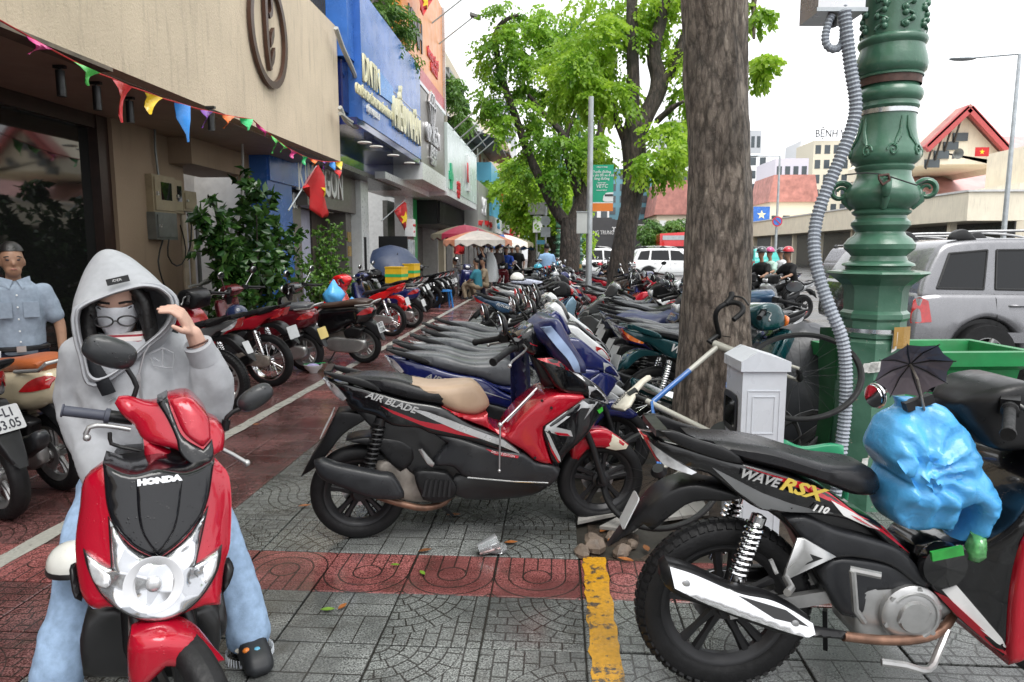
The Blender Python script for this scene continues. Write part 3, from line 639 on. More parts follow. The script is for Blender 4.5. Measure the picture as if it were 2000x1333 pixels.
pp(MB().bbox((-6.1, 27.1, 0), (-5.75, 27.9, 3.6)), 'white_column', WHITEP); pp(MB().bbox((-6.05, 27.9, 0), (-5.85, 29.2, 3.6)), 'green_shutter', mat('green_shutter', (.03, .36, .1), .4)); pp(MB().bbox((-7.3, 29.2, 0), (-7.1, 37, 3.6)), 'dim_wall', mat('dim_wall', (.12, .11, .1), .6, var=.3, dirt=.5))
sl_ = MB()
for i in range(30): sl_.bbox((-5.0, 29.6+i*.33, 2.65), (-4.92, 29.72+i*.33, 3.6))
pp(sl_, 'slat_screen', BLACK); pp(MB().bbox((-6.5, 29.4, 2.62), (-5.05, 39.5, 3.615)), 'screen_box', BLACK)
pp(MB().bbox((-8, 28.7, 6.35), (-5.7, 36.8, 11)), 'upper_wall', CREAM); pp(MB().bbox((-6.0, 30, 8.9), (-4.7, 36.8, 9.05)), 'balcony_slab', mat('grey_concrete', (1, 1, 1)))
# ---------------------------------------------------------------- motorbikes (local frame: origin under the rear wheel, x forward, y left, z up)
RUBBER = mat('rubber', (.010, .010, .011), .55, var=.3, vs=20, bump=.15, bs=90, spec=.3); ALLOY = mat('black_alloy', (.02, .02, .022), .35, metal=.3, var=.2); SILVER = mat('silver_alloy', (.45, .45, .45), .35, metal=.75, var=.15, vs=12, dirt=.25)
CHROME = mat('chrome', (.75, .75, .76), .1, metal=1., var=.06); PLASTIC = mat('black_plastic', (.010, .010, .011), .33, var=.25, vs=10, drops=.2, spec=.3); GPLAST = mat('grey_plastic', (.022, .023, .026), .32, var=.15, vs=8, drops=.2, dirt=.12, spec=.35)
SEATM = mat('black_seat', (.013, .013, .015), .3, var=.2, vs=9, bump=.1, bs=220, drops=.25, spec=.35); LENS = mat('clear_lens', (.62, .63, .65), .08, metal=.35, var=.35, vs=30, coat=1.); REDL = mat('red_lens', (.42, .012, .015), .12, coat=1., var=.25, vs=25); AMBER = mat('amber_lens', (.75, .16, .01), .12, coat=1., var=.2, vs=25)
PLATE = mat('number_plate', (.5, .51, .52), .4, var=.1, dirt=.4); PLATEY = mat('yellow_plate', (.62, .48, .16), .4, var=.06); INK = mat('plate_ink', (.02, .02, .03), .5); RUSTY = mat('scorched_pipe', (.2, .11, .075), .4, metal=.6, var=.45, vs=14); MIRG = mat('mirror_glass', (.85, .87, .88), .03, metal=1., var=0); GOLDCH = mat('metal_cast', (.3, .27, .24), .45, metal=.5, var=.3, vs=14)
def paint(name, col, metal=.0): return mat(name, col, .22, metal, coat=.8, var=.08, vs=5, drops=.3, spec=.35)
P_ = {k: paint('paint_'+k, c, mt) for k, c, mt in (('black', (.004, .004, .005), 0), ('red', (.42, .006, .02), .2), ('navy', (.008, .013, .09), .1), ('steelblue', (.025, .065, .13), .2), ('white', (.68, .69, .7), 0), ('silver', (.38, .39, .4), .5), ('maroon', (.10, .006, .012), .2), ('teal', (.004, .05, .06), .2), ('purple', (.02, .014, .12), .2), ('grey', (.12, .125, .13), .3), ('ivory', (.55, .47, .33), .1), ('brightred', (.62, .01, .012), 0), ('lightblue', (.2, .32, .42), .3), ('darkgreen', (.01, .05, .03), .1))}
WY = lambda x, y, z: tr(x, y, z) @ rotm(R(90), 'X')
def wheel(par, name, x, Rr, tw, style='cast', nk=0, rim=None, rr=None, disc=True):
    rim_m = rim or (ALLOY if style == 'cast' else CHROME); rr = rr or (.177 if Rr < .27 else .215)
    mb = MB(); M = WY(x, 0, Rr); h = tw*.36
    mb.lathe([(rr-.002, -h), (rr+.012, -h), (rr+.004, -h*.75), (rr-.016, -h*.35), (rr-.016, h*.35), (rr+.004, h*.75), (rr+.012, h), (rr-.002, h), (rr-.012, h*.8), (rr-.03, h*.3), (rr-.03, -h*.3), (rr-.012, -h*.8), (rr-.002, -h)], 40, M, caps=False)
    mb.lathe([(.0, -.055), (.03, -.055), (.034, -.03), (.05, -.025), (.05, .025), (.034, .03), (.03, .055), (0, .055)], 16, M)
    if style == 'cast':
        for k in range(5):
            a = 2*math.pi*k/5+.3
            for da in (-.22, .22):
                p0 = Vector((math.cos(a+da*1.2)*.04, 0, math.sin(a+da*1.2)*.04)); p1 = Vector((math.cos(a+da*.7)*(rr-.02), 0, math.sin(a+da*.7)*(rr-.02)))
                mb.tube([Vector((x, 0, Rr))+p0, Vector((x, 0, Rr))+(p0+p1)/2, Vector((x, 0, Rr))+p1], [.02, .014, .02], 6, flat=.75)
    elif style == 'wire':
        for k in range(30):
            a = 2*math.pi*k/30; s_ = 1 if k % 2 else -1; b_ = a+(.5 if (k//2) % 2 else -.5)
            mb.tube([(x+math.cos(b_)*.035, s_*.026, Rr+math.sin(b_)*.035), (x+math.cos(a)*(rr-.014), 0, Rr+math.sin(a)*(rr-.014))], .0022, 4, caps=False)
    r_ = mb.build(name, rim_m, par, 40)
    if disc:
        d = MB().lathe([(.055, -.048), (.095, -.048), (.095, -.044), (.055, -.044), (.055, -.048)], 24, M, caps=False).build('brake_disc' if disc is True else 'brake_drum', STEEL, r_, 40)
    t = MB(); a_ = (Rr-rr)/2+.004; c_ = (Rr+rr)/2-.002; pr = []
    for k in range(15):
        an = 2*math.pi*k/14; e = abs(math.cos(an))**.7*math.copysign(1, math.cos(an)); pr.append((c_+a_*e, tw/2*math.sin(an)))
    t.lathe(pr, 44, M, caps=False)
    if nk:
        for k in range(nk):
            for s_ in (-1, 0, 1):
                a = 2*math.pi*(k+(.5 if s_ else 0))/nk; rad = Rr-.001 if s_ == 0 else Rr-.013
                q = rotm(-a, 'Y').to_3x3() @ Matrix.Rotation(s_*.75, 3, 'Z')
                t.box((x+math.cos(a)*rad, s_*tw*.37, Rr+math.sin(a)*rad), (.014, tw*.26, .72*2*math.pi*Rr/nk*.8), q)
    else:
        for k in range(26):
            a = 2*math.pi*k/26
            for s_ in (-1, 1):
                t.tube([(x+math.cos(a+j*.07)*(Rr-.004-.018*j*j*.3), s_*(.004+tw*.13*j), Rr+math.sin(a+j*.07)*(Rr-.004-.018*j*j*.3)) for j in range(3)], .004, 4)
    t.build('tyre', RUBBER, r_, 50); return r_
def coil(par, a, b_, r=.03, turns=9, m=None, name='shock_absorber'):
    a, b_ = Vector(a), Vector(b_); d = b_-a; q = d.to_track_quat('Z', 'Y').to_matrix(); L = d.length; mb = MB()
    mb.tube([a, b_], r*.42, 8); mb.tube([a+d*.02, a+d*.14], r*.9, 10); mb.tube([a+d*.8, a+d*.98], r*.8, 10)
    mb.tube([a+q @ Vector((math.cos(t_)*r, math.sin(t_)*r, L*(.12+.72*t_/(2*math.pi*turns)))) for t_ in [2*math.pi*turns*k/(turns*10) for k in range(turns*10+1)]], r*.2, 5)
    return mb.build(name, m or BLACK, par, 50)
def mirror(par, y, stem, c, size, m=None, rnd=False, tilt=0.):
    """stem path then the mirror shell with its glass on the rider side"""
    o = MB().tube(crom(stem, .03, False, 181), .006, 8).build('mirror', m or PLASTIC, par, 50)
    w, h = size; sh = MB(); sh.ball((0, 0, 0), (.026, w, h), 18, 10)
    sh.v = [(x if x > 0 else x*.25, math.copysign(abs(yy/w)**.85*w, yy), math.copysign(abs(z/h)**.85*h, z)) for x, yy, z in sh.v] if not rnd else [(x if x > 0 else x*.25, yy, z) for x, yy, z in sh.v]
    M = tr(*c) @ rotm(tilt, 'Z') @ rotm(R(-8), 'Y'); sh.xf(M).build('mirror_shell', m or PLASTIC, o, 60)
    g = MB().lathe([(.0, 0), (1., 0), (.98, .004), (0, .004)], 24); g.xf(M @ tr(-.0075, 0, 0) @ rotm(R(-90), 'Y') @ Matrix.Diagonal((h*.9, w*.9, 1, 1))).build('mirror_glass', MIRG, o, 40)
    return o
def plate(par, c, n, l1, l2, m=None, w=.19, h=.14):
    zz = Vector(n).normalized(); yy = (Vector((0, 0, 1))-zz*zz.z).normalized(); xx = yy.cross(zz); M = Matrix(((xx.x, yy.x, zz.x, c[0]), (xx.y, yy.y, zz.y, c[1]), (xx.z, yy.z, zz.z, c[2]), (0, 0, 0, 1))); mb = MB(); pts = []
    for sx, sy in ((1, 1), (-1, 1), (-1, -1), (1, -1)):
        for k in range(4):
            a = R(90)*k/3+{(1, 1): 0, (-1, 1): R(90), (-1, -1): R(180), (1, -1): R(270)}[(sx, sy)]; pts.append((sx*(w/2-.012)+.012*math.cos(a), sy*(h/2-.012)+.012*math.sin(a)))
    mb.prism(pts, -.002, .002, axis='z').xf(M); o = mb.build('number_plate', m or PLATE, par, 0)
    for i, s_ in enumerate((l1, l2) if l1 else ()): text('plate_lettering', s_, h*.5, INK, o, M=M @ tr(0, h*(.22-.46*i), .003), ext=.0008, sx=.78, bold=.0012)
    return o
def levers(par, gx, gy, gz, bx, by, bz, s_, m=None):
    """grip, lever and switch block on one side (s_ = -1 right, 1 left)"""
    g = MB(); a = Vector((gx, s_*gy, gz)); b_ = Vector((bx, s_*by, bz)); d = b_-a
    g.tube([a-d*.03, a, a+d*.02, a+d*.04, a+d*.9, a+d*.92, a+d], [.02, .021, .021, .0165, .0165, .024, .024], 12); o = g.build('grip', RUBBER, par, 50)
    MB().box(b_+d*.16, (.05, .06, .055), d.to_track_quat('Y', 'Z').to_matrix()).build('switch_block', PLASTIC, o, 0)
    f = Vector((.055, 0, -.012)); MB().tube(crom([b_+d*.25+f*.4, b_+d*.05+f*1.1, a+d*.5+f*1.25, a+d*.15+f*1.3, a-d*.02+f*1.5], .03, False, 181), [.009]*3+[.008]*30 if 0 else .0075, 8, flat=.7).ball(a-d*.04+f*1.5, .0105, 8, 6).build('brake_lever', m or SILVER, par, 50)

def make_scooter(front=True):
    """sporty automatic scooter; returns root, surfaces for later decals"""
    r_ = empty('scooter'); S = {}
    wheel(r_, 'rear_wheel', 0, .25, .095, 'cast'); wheel(r_, 'front_wheel', 1.31, .243, .085, 'cast')
    def sl(n, poly, w, m, r=.015, cell=.045, yc=0., **k):
        mb = MB(); S[n] = mb.slab(poly, w, r, cell, yc, **k); return mb.build(n, m, r_, 40)
    sl('frame', [(-.03, .73), (.1, .68), (.34, .6), (.52, .55), (.9, .4), (.98, .3), (.5, .3), (.3, .33), (.16, .5)], .085, BLACK, cell=.08)
    sl('side_cover', [(-.156, .866), (-.111, .855), (-.029, .843), (.1, .8), (.258, .751), (.425, .715), (.565, .625), (.683, .575), (.743, .542), (.833, .471), (.828, .451), (.703, .478), (.643, .501), (.506, .548), (.361, .579), (.313, .606), (.18, .622), (.097, .674), (-.023, .708), (-.059, .762), (-.117, .808)], [(-.16, .05), (-.05, .1), (.15, .135), (.45, .155), (.85, .175)], P_['black'], .022)
    sl('seat', [(-.055, .872), (.037, .88), (.209, .862), (.317, .827), (.383, .815), (.47, .815), (.567, .821), (.606, .817), (.644, .781), (.679, .72), (.683, .69), (.664, .671), (.604, .653), (.507, .677), (.42, .715), (.258, .751), (.081, .805), (.0, .836)], [(-.06, .075), (.1, .12), (.35, .145), (.5, .135), (.68, .075)], SEATM, .045, .04)
    rb = MB()
    for s_ in (-1, 1): rb.slab([(-.142, .911), (-.065, .893), (.063, .855), (.109, .825), (.127, .8), (.09, .811), (-.03, .849), (-.102, .875), (-.147, .905)], .012, .006, .04, s_*.115)
    rb.box((-.132, 0, .903), (.035, .23, .018)); rb.box((-.02, 0, .86), (.03, .22, .02)); rb.build('grab_rail', PLASTIC, r_, 40)
    sl('leg_fairing', [(.428, .717), (.504, .679), (.601, .655), (.664, .668), (.669, .618), (.699, .587), (.768, .564), (.798, .613), (.897, .709), (.997, .765), (1.159, .754), (1.17, .739), (1.079, .682), (.948, .596), (.948, .556), (.989, .411), (1.0, .39), (.908, .415), (.848, .469), (.738, .535), (.659, .589), (.562, .633), (.456, .676)], [(.43, .15), (.7, .145), (.8, .165), (1.0, .19), (1.17, .19)], P_['red'], .02)
    sl('floor_side', [(.369, .582), (.503, .553), (.639, .506), (.708, .483), (.848, .456), (.908, .41), (1.0, .39), (1.041, .367), (1.026, .316), (.98, .272), (.899, .287), (.55, .343), (.52, .355), (.482, .397), (.395, .402), (.376, .423), (.454, .518)], [(.37, .13), (.6, .18), (1.0, .185)], GPLAST, .02)
    sl('belly', [(.5, .345), (.98, .275), (.99, .24), (.9, .2), (.55, .2), (.45, .26)], .1, BLACK, cell=.09)
    if front:
        sl('front_shield', [(1.164, .743), (1.267, .709), (1.319, .667), (1.289, .637), (1.157, .511), (1.076, .453), (1.046, .399), (.995, .401), (.944, .561), (.943, .601), (1.074, .686)], [(.94, .193), (1.1, .19), (1.2, .16), (1.32, .07)], P_['black'], .02)
        sl('front_cowl', [(.912, .952), (1.002, .959), (1.053, .943), (1.166, .854), (1.271, .78), (1.335, .706), (1.357, .654), (1.304, .687), (1.178, .742), (1.044, .778), (.952, .901)], [(.91, .15), (1.05, .17), (1.2, .15), (1.29, .095), (1.36, .02)], P_['black'], .025)
        hl = MB()
        for s_ in (-1, 1): hl.skin([(1.19, .80), (1.25, .78), (1.33, .695), (1.335, .672), (1.27, .705), (1.2, .735)], S['front_cowl'], s_, .004)
        hl.build('headlight', LENS, r_, 40)
        sl('handlebar_cover', [(.806, 1.055), (.84, 1.09), (.9, 1.125), (.955, 1.09), (.99, 1.03), (1.019, .976), (.96, .95), (.86, .985)], [(.8, .15), (.9, .14), (1.02, .05)], P_['black'], .03)
        sl('steering_neck', [(.9, .97), (.98, .96), (1.06, .78), (.98, .78)], .06, BLACK, cell=.08)
        for s_ in (-1, 1):
            levers(r_, .66, .365, .975, .79, .185, 1.02, s_)
            mirror(r_, s_, [(.8, s_*.2, 1.03), (.765, s_*.235, 1.08), (.735, s_*.27, 1.115)], (.705, s_*.325, 1.15), (.085, .056))
    sl('front_fender', [(1.126, .43), (1.15, .485), (1.2, .525), (1.272, .54), (1.336, .53), (1.39, .495), (1.46, .44), (1.446, .415), (1.38, .41), (1.3, .43), (1.22, .42), (1.17, .36), (1.14, .36)], .055, P_['red'], .022)
    fk = MB()
    for s_ in (-1, 1): fk.tube([(1.31, s_*.065, .243), (1.24, s_*.065, .46), (1.13, s_*.06, .72)], [.02, .018, .016], 10)
    fk.box((1.2, 0, .57), (.06, .15, .04)); fk.build('front_fork', ALLOY, r_, 40)
    sl('muffler', [(-.206, .476), (-.165, .488), (-.102, .461), (.026, .425), (.119, .4), (.175, .387), (.23, .285), (.229, .26), (.172, .258), (.05, .276), (-.069, .332), (-.159, .376), (-.194, .417)], .045, GPLAST, .03, yc=-.165)
    MB().tube(crom([(.05, -.15, .29), (.14, -.14, .245), (.24, -.13, .205), (.33, -.12, .18), (.44, -.08, .19), (.5, -.03, .26)], .04, False, 181), .018, 10).build('exhaust_pipe', RUSTY, r_, 50)
    sl('fan_cover', [(.279, .378), (.327, .39), (.452, .369), (.5, .285), (.49, .235), (.402, .21), (.325, .23), (.297, .297)], .05, PLASTIC, .015, yc=-.1)
    gr = MB()
    for k in range(6): gr.bar((.325+k*.026, -.156, .255-k*.002), (.345+k*.024, -.156, .345-k*.003), .01, .012)
    gr.build('fan_grille', ALLOY, r_, 0)
    sl('engine', [(.08, .42), (.3, .44), (.5, .4), (.55, .28), (.5, .2), (.3, .19), (.12, .24)], .075, GOLDCH, .02, cell=.08)
    sl('air_box', [(-.057, .544), (.046, .56), (.216, .536), (.283, .493), (.291, .412), (.213, .366), (.157, .42), (.101, .49)], .09, PLASTIC, .015)
    sl('transmission_cover', [(-.07, .33), (.08, .36), (.42, .35), (.5, .28), (.46, .2), (.3, .17), (.02, .18), (-.07, .24)], .035, GOLDCH, .02, yc=.125)
    sl('rear_mudguard', [(-.046, .693), (.085, .668), (.018, .631), (-.069, .575), (-.147, .479), (-.215, .403), (-.292, .348), (-.24, .444), (-.165, .56), (-.098, .69)], [(-.3, .03), (-.15, .075), (.1, .08)], PLASTIC, .01)
    for s_ in (-1, 1): coil(r_, (.124, s_*.1, .668), (.045, s_*.1, .36))
    tl = MB()
    for s_ in (-1, 1): tl.skin([(-.152, .858), (-.105, .838), (-.07, .80), (-.045, .768), (-.061, .754), (-.112, .8)], S['side_cover'], s_, .004)
    tl.slab([(-.163, .862), (-.15, .86), (-.1, .795), (-.06, .745), (-.075, .745), (-.125, .8)], .055, .008); tl.build('tail_light', LENS, r_, 40)
    MB().bar((.35, .1, .2), (.5, .16, .02), .016).build('side_stand', ALLOY, r_, 0)
    return r_, S
def make_underbone(style='wire'):
    r_ = empty('motorbike'); S = {}
    wheel(r_, 'rear_wheel', 0, .298, .085, 'cast' if style == 'cast' else 'wire', 58 if style == 'cast' else 0, disc=style == 'cast'); wheel(r_, 'front_wheel', 1.22, .285, .075, 'cast' if style == 'cast' else 'wire')
    def sl(n, poly, w, m, r=.015, cell=.045, yc=0., **k):
        mb = MB(); S[n] = mb.slab(poly, w, r, cell, yc, **k); return mb.build(n, m, r_, 40)
    sl('frame', [(-.1, .80), (.1, .72), (.3, .66), (.45, .6), (.62, .45), (.6, .3), (.4, .3), (.3, .4), (.2, .58), (.05, .69)], .06, BLACK, cell=.08)
    sl('side_cover', [(-.296, .904), (-.156, .878), (.007, .83), (.162, .786), (.293, .732), (.391, .661), (.463, .625), (.517, .58), (.583, .517), (.614, .453), (.521, .526), (.429, .607), (.324, .643), (.168, .662), (.073, .671), (-.032, .742), (-.094, .786), (-.179, .804), (-.252, .839)], [(-.3, .05), (-.15, .1), (.1, .125), (.4, .115), (.62, .1)], P_['black'], .02)
    sl('seat', [(-.155, .906), (-.052, .893), (.042, .882), (.119, .868), (.197, .843), (.293, .815), (.388, .806), (.439, .798), (.475, .773), (.491, .728), (.48, .697), (.385, .711), (.297, .747), (.166, .791), (.01, .831), (-.075, .862)], [(-.16, .08), (0, .12), (.25, .13), (.4, .11), (.5, .07)], SEATM, .04, .04)
    rb = MB()
    for s_ in (-1, 1): rb.slab([(-.268, .938), (-.221, .936), (-.152, .91), (-.057, .88), (-.005, .852), (.014, .825), (-.055, .837), (-.151, .868), (-.22, .899)], .013, .007, .04, s_*.11)
    rb.box((-.25, 0, .925), (.04, .22, .02)); rb.build('grab_rail', PLASTIC, r_, 40)
    sl('centre_cover', [(.161, .639), (.221, .648), (.326, .602), (.432, .574), (.547, .529), (.652, .407), (.617, .402), (.507, .48), (.384, .508), (.332, .504), (.263, .508), (.207, .581)], [(.16, .11), (.65, .12)], GPLAST, .015)
    sl('engine_cover', [(.279, .449), (.32, .495), (.389, .5), (.53, .473), (.65, .4), (.449, .384), (.438, .291), (.367, .301), (.328, .356)], .105, GPLAST, .015)
    sl('engine', [(.40, .40), (.46, .42), (.62, .40), (.70, .33), (.68, .26), (.56, .2), (.42, .22)], .1, SILVER, .025); mb = MB()
    mb.lathe([(0, .0), (.1, .0), (.1, .02), (.085, .032), (.055, .034), (.05, .045), (0, .047)], 28, tr(.585, -.1, .315) @ rotm(R(90), 'X')); mb.tube([(.585+math.cos(a)*.078, -.132, .315+math.sin(a)*.078) for a in [R(-70+10*k) for k in range(22)]], .006, 6)
    for k in range(6): a = R(60*k+20); mb.lathe([(0, 0), (.009, 0), (.009, .012), (0, .012)], 6, tr(.585+math.cos(a)*.09, -.118, .315+math.sin(a)*.09) @ rotm(R(90), 'X'))
    for k in range(4): mb.bar((.53+.03*k, -.142, .30), (.545+.03*k, -.142, .335), .008, .006)
    mb.build('clutch_cover', SILVER, r_, 40)
    sl('cylinder', [(.62, .36), (.72, .42), (.80, .36), (.74, .27), (.66, .26)], .07, SILVER, .012)
    fx = [(-.261, .52), (-.241, .534), (-.165, .511), (-.021, .445), (.098, .414), (.22, .342), (.23, .306), (.35, .283), (.352, .256), (.147, .284), (.035, .325), (-.102, .379), (-.221, .428), (-.26, .477)]
    sl('muffler', fx, [(-.26, .048), (.1, .045), (.35, .02)], PLASTIC, .03, yc=-.165)
    gd = MB(); gd.skin([(-.238, .528), (-.165, .503), (-.021, .441), (.098, .409), (.215, .342), (.22, .312), (.188, .306), (.034, .356), (-.12, .414), (-.226, .468)], lambda x, z: .068-.42*np.clip(z-np.interp(x, [-.24, .22], [.475, .298]), 0, .1), -1, .003, .018, yc=-.165)
    gd.build('heat_guard', CHROME, r_, 40); bt = MB()
    for x, z in ((-.19, .478), (.155, .345)): bt.lathe([(0, 0), (.013, 0), (.013, .006), (.006, .008), (0, .008)], 12, tr(x, -.222, z) @ rotm(R(90), 'X'))
    tag(bt.build('guard_bolts', STEEL, r_, 40), kind='stuff')
    MB().tube(crom([(.34, -.165, .268), (.47, -.15, .245), (.6, -.13, .236), (.7, -.1, .25), (.78, -.05, .30)], .04, False, 181), .016, 10).build('exhaust_pipe', RUSTY, r_, 50)
    pg = MB(); pg.slab([(.185, .589), (.207, .589), (.312, .527), (.17, .456), (.146, .447), (.153, .483)], .008, .004, .04, -.14, sm=False); pb_ = pg.build('footrest_bracket', SILVER, r_, 30)
    hole = MB(); hole.slab([(.2, .548), (.268, .523), (.185, .49)], .009, .002, .05, -.1405, sm=False); hole.build('bracket_opening', BLACK, pb_, 0)
    MB().tube([(.155, -.14, .455), (.15, -.2, .45), (.12, -.24, .455)], .012, 8).bar((.12, -.15, .475), (.1, -.15, .52), .012).build('rear_footrest', SILVER, r_, 40)
    sw = MB()
    for s_ in (-1, 1): sw.bar((0, s_*.065, .298), (.36, s_*.065, .36), .024, .045)
    sw.build('swing_arm', SILVER, r_, 0)
    sl('chain_case', [(-.07, .36), (.05, .385), (.38, .4), (.42, .33), (.3, .28), (.02, .24), (-.06, .27)], .02, GOLDCH if style != 'cast' else PLASTIC, .012, yc=.085)
    for s_ in (-1, 1): coil(r_, (.075, s_*.105, .655), (-.005, s_*.105, .40), .028, 10, CHROME)
    MB().tube([(.354, -.17, .492), (.372, -.17, .36), (.412, -.15, .31)], .011, 8).tube([(.352, -.16, .492), (.43, -.2, .49)], .012, 8).build('kick_lever', SILVER, r_, 40)
    MB().tube(crom([(.45, -.2, .2), (.52, -.21, .195), (.6, -.2, .172), (.67, -.14, .2), (.72, -.1, .25)], .03, False, 181), .012, 8).build('footrest_bar', SILVER, r_, 40)
    sl('rear_mudguard', [(-.288, .598), (-.402, .506), (-.25, .69), (-.151, .74), (-.036, .726), (.05, .70), (-.008, .685), (-.132, .68), (-.2, .635), (-.261, .58)], [(-.4, .03), (-.25, .07), (.05, .075)], PLASTIC, .012)
    sl('leg_shield', [(.59, .53), (.632, .422), (.718, .322), (.83, .225), (.862, .2), (.858, .45), (.875, .6), (.93, .74), (1.0, .86), (.92, .80), (.82, .62), (.74, .56), (.64, .56)], [(.59, .09), (.75, .13), (.87, .2), (1.0, .19)], P_['black'], .02)
    sl('front_cover', [(.86, .185), (.852, .31), (.85, .45), (.864, .6), (.9, .68), (.97, .8), (1.05, .88), (1.12, .8), (1.07, .6), (1.0, .4), (.94, .23)], [(.85, .215), (.95, .21), (1.12, .12)], P_['red'], .018)
    sl('headset', [(.70, 1.0), (.74, 1.045), (.81, 1.078), (.9, 1.09), (1.0, 1.05), (1.08, .96), (1.05, .9), (.95, .88), (.86, .87), (.79, .88)], [(.7, .08), (.8, .15), (.95, .14), (1.08, .05)], PLASTIC, .03)
    hl = MB(); hl.slab([(1.03, 1.0), (1.085, .97), (1.075, .91), (1.04, .9)], .085, .02); hl.build('headlight', LENS, r_, 40)
    sl('front_fender', [(1.02, .45), (1.08, .54), (1.2, .6), (1.32, .58), (1.42, .5), (1.47, .42), (1.4, .45), (1.3, .52), (1.18, .53), (1.1, .48), (1.06, .4)], .055, P_['red'], .018)
    fk = MB()
    for s_ in (-1, 1): fk.tube([(1.22, s_*.07, .285), (1.13, s_*.07, .5), (1.0, s_*.065, .85)], [.02, .018, .016], 10)
    fk.build('front_fork', SILVER, r_, 40)
    for s_ in (-1, 1): levers(r_, .68, .345, .985, .80, .18, 1.02, s_)
    tl = MB()
    for s_ in (-1, 1): tl.skin([(-.288, .892), (-.265, .872), (-.209, .835), (-.131, .792), (-.15, .786), (-.236, .812), (-.256, .835)], S['side_cover'], s_, .004)
    tl.build('indicator_lens', LENS, r_, 40); MB().slabx([(-.303, .905), (-.285, .9), (-.235, .81), (-.25, .812)], .05, .008).build('tail_light', REDL, r_, 40)
    MB().bar((.4, .09, .22), (.45, .17, .02), .016).build('side_stand', ALLOY, r_, 0)
    return r_, S
def make_classic():
    """rounded town scooter with flat floor"""
    r_ = empty('scooter'); S = {}
    wheel(r_, 'rear_wheel', 0, .25, .095, 'cast', rim=SILVER); wheel(r_, 'front_wheel', 1.27, .245, .085, 'cast', rim=SILVER)
    def sl(n, poly, w, m, r=.015, cell=.045, yc=0., **k):
        mb = MB(); S[n] = mb.slab(poly, w, r, cell, yc, **k); return mb.build(n, m, r_, 40)
    sl('side_cover', [(-.17, .62), (-.21, .74), (-.15, .80), (.05, .795), (.3, .765), (.52, .74), (.6, .66), (.6, .48), (.5, .40), (.3, .44), (.12, .53), (-.05, .56)], [(-.2, .08), (0, .15), (.3, .17), (.6, .15)], P_['maroon'], .06)
    sl('seat', [(-.16, .86), (-.02, .875), (.15, .86), (.3, .83), (.45, .81), (.56, .80), (.61, .76), (.58, .735), (.3, .765), (0, .79), (-.14, .80)], [(-.16, .09), (0, .13), (.4, .13), (.6, .08)], SEATM, .04)
    sl('floor_board', [(.52, .42), (.6, .34), (.95, .33), (1.02, .4), (1.05, .36), (1.0, .25), (.55, .24), (.45, .32)], .165, PLASTIC, .02)
    sl('leg_shield', [(.97, .33), (1.03, .36), (1.09, .58), (1.16, .82), (1.13, .90), (1.05, .9), (1.02, .7), (.96, .45)], [(.95, .2), (1.05, .21), (1.16, .15)], P_['maroon'], .03)
    sl('front_nose', [(1.03, .36), (1.1, .42), (1.18, .6), (1.2, .75), (1.16, .84), (1.09, .58)], [(1.03, .15), (1.2, .08)], P_['maroon'], .03)
    sl('headset', [(.86, 1.02), (.92, 1.06), (1.02, 1.08), (1.1, 1.04), (1.13, .97), (1.08, .92), (.96, .94)], [(.86, .12), (1.0, .13), (1.13, .08)], P_['maroon'], .04); sl('steering_neck', [(1.0, .95), (1.07, .95), (1.12, .8), (1.05, .8)], .05, BLACK, cell=.07)
    MB().ball((1.125, 0, .99), (.03, .075, .05), 16, 10).build('headlight', LENS, r_, 60)
    sl('front_fender', [(1.08, .38), (1.12, .47), (1.25, .53), (1.38, .49), (1.46, .38), (1.38, .42), (1.27, .46), (1.15, .42)], .055, P_['maroon'], .02)
    fk = MB()
    for s_ in (-1, 1): fk.tube([(1.27, s_*.065, .245), (1.2, s_*.065, .45), (1.1, s_*.05, .75)], .018, 10)
    fk.build('front_fork', SILVER, r_, 40)
    MB().tube([(-.19, -.12, .82), (-.24, -.1, .86), (-.25, 0, .865), (-.24, .1, .86), (-.19, .12, .82), (.02, .14, .80)], .012, 8).tube([(-.19, -.12, .82), (.02, -.14, .80)], .012, 8).build('grab_rail', SILVER, r_, 50)
    sl('muffler', [(-.2, .40), (-.1, .44), (.15, .40), (.22, .32), (.15, .27), (-.15, .31)], .05, SILVER, .04, yc=-.16)
    sl('transmission_cover', [(-.1, .34), (.08, .37), (.42, .36), (.5, .28), (.44, .2), (.3, .17), (.02, .18), (-.1, .24)], .04, SILVER, .025, yc=.125); sl('air_box', [(-.08, .50), (.1, .52), (.2, .46), (.18, .38), (-.02, .38)], .05, PLASTIC, .02, yc=.13)
    sl('engine', [(.1, .42), (.4, .46), (.52, .4), (.5, .22), (.3, .19), (.12, .24)], .08, GOLDCH, .02, cell=.08)
    sl('rear_mudguard', [(-.1, .6), (.05, .57), (-.05, .53), (-.16, .45), (-.25, .36), (-.31, .33), (-.27, .42), (-.2, .55)], [(-.3, .05), (0, .075)], GPLAST, .01)
    for s_ in (-1, 1): coil(r_, (.1, s_*.12, .6), (.02, s_*.12, .34), m=BLACK)
    tl = MB()
    for s_ in (-1, 1): tl.skin([(-.2, .755), (-.16, .775), (-.07, .74), (.0, .68), (-.08, .68), (-.18, .70)], S['side_cover'], s_, .004)
    tl.build('tail_light', REDL, r_, 40)
    for s_ in (-1, 1):
        levers(r_, .76, .36, 1.0, .88, .18, 1.03, s_); mirror(r_, s_, [(.92, s_*.2, 1.05), (.9, s_*.25, 1.12), (.88, s_*.3, 1.19)], (.865, s_*.32, 1.235), (.06, .045), CHROME, True)
    MB().bar((.35, .1, .2), (.45, .17, .02), .016).build('side_stand', ALLOY, r_, 0)
    return r_, S
def place(o, x, y, head, lean=0., label=None, cat=None, group=None):
    o.location = (x, y, 0); o.rotation_euler = (R(-lean), 0, R(head)); o.rotation_mode = 'XYZ'
    return tag(o, label, cat, group)
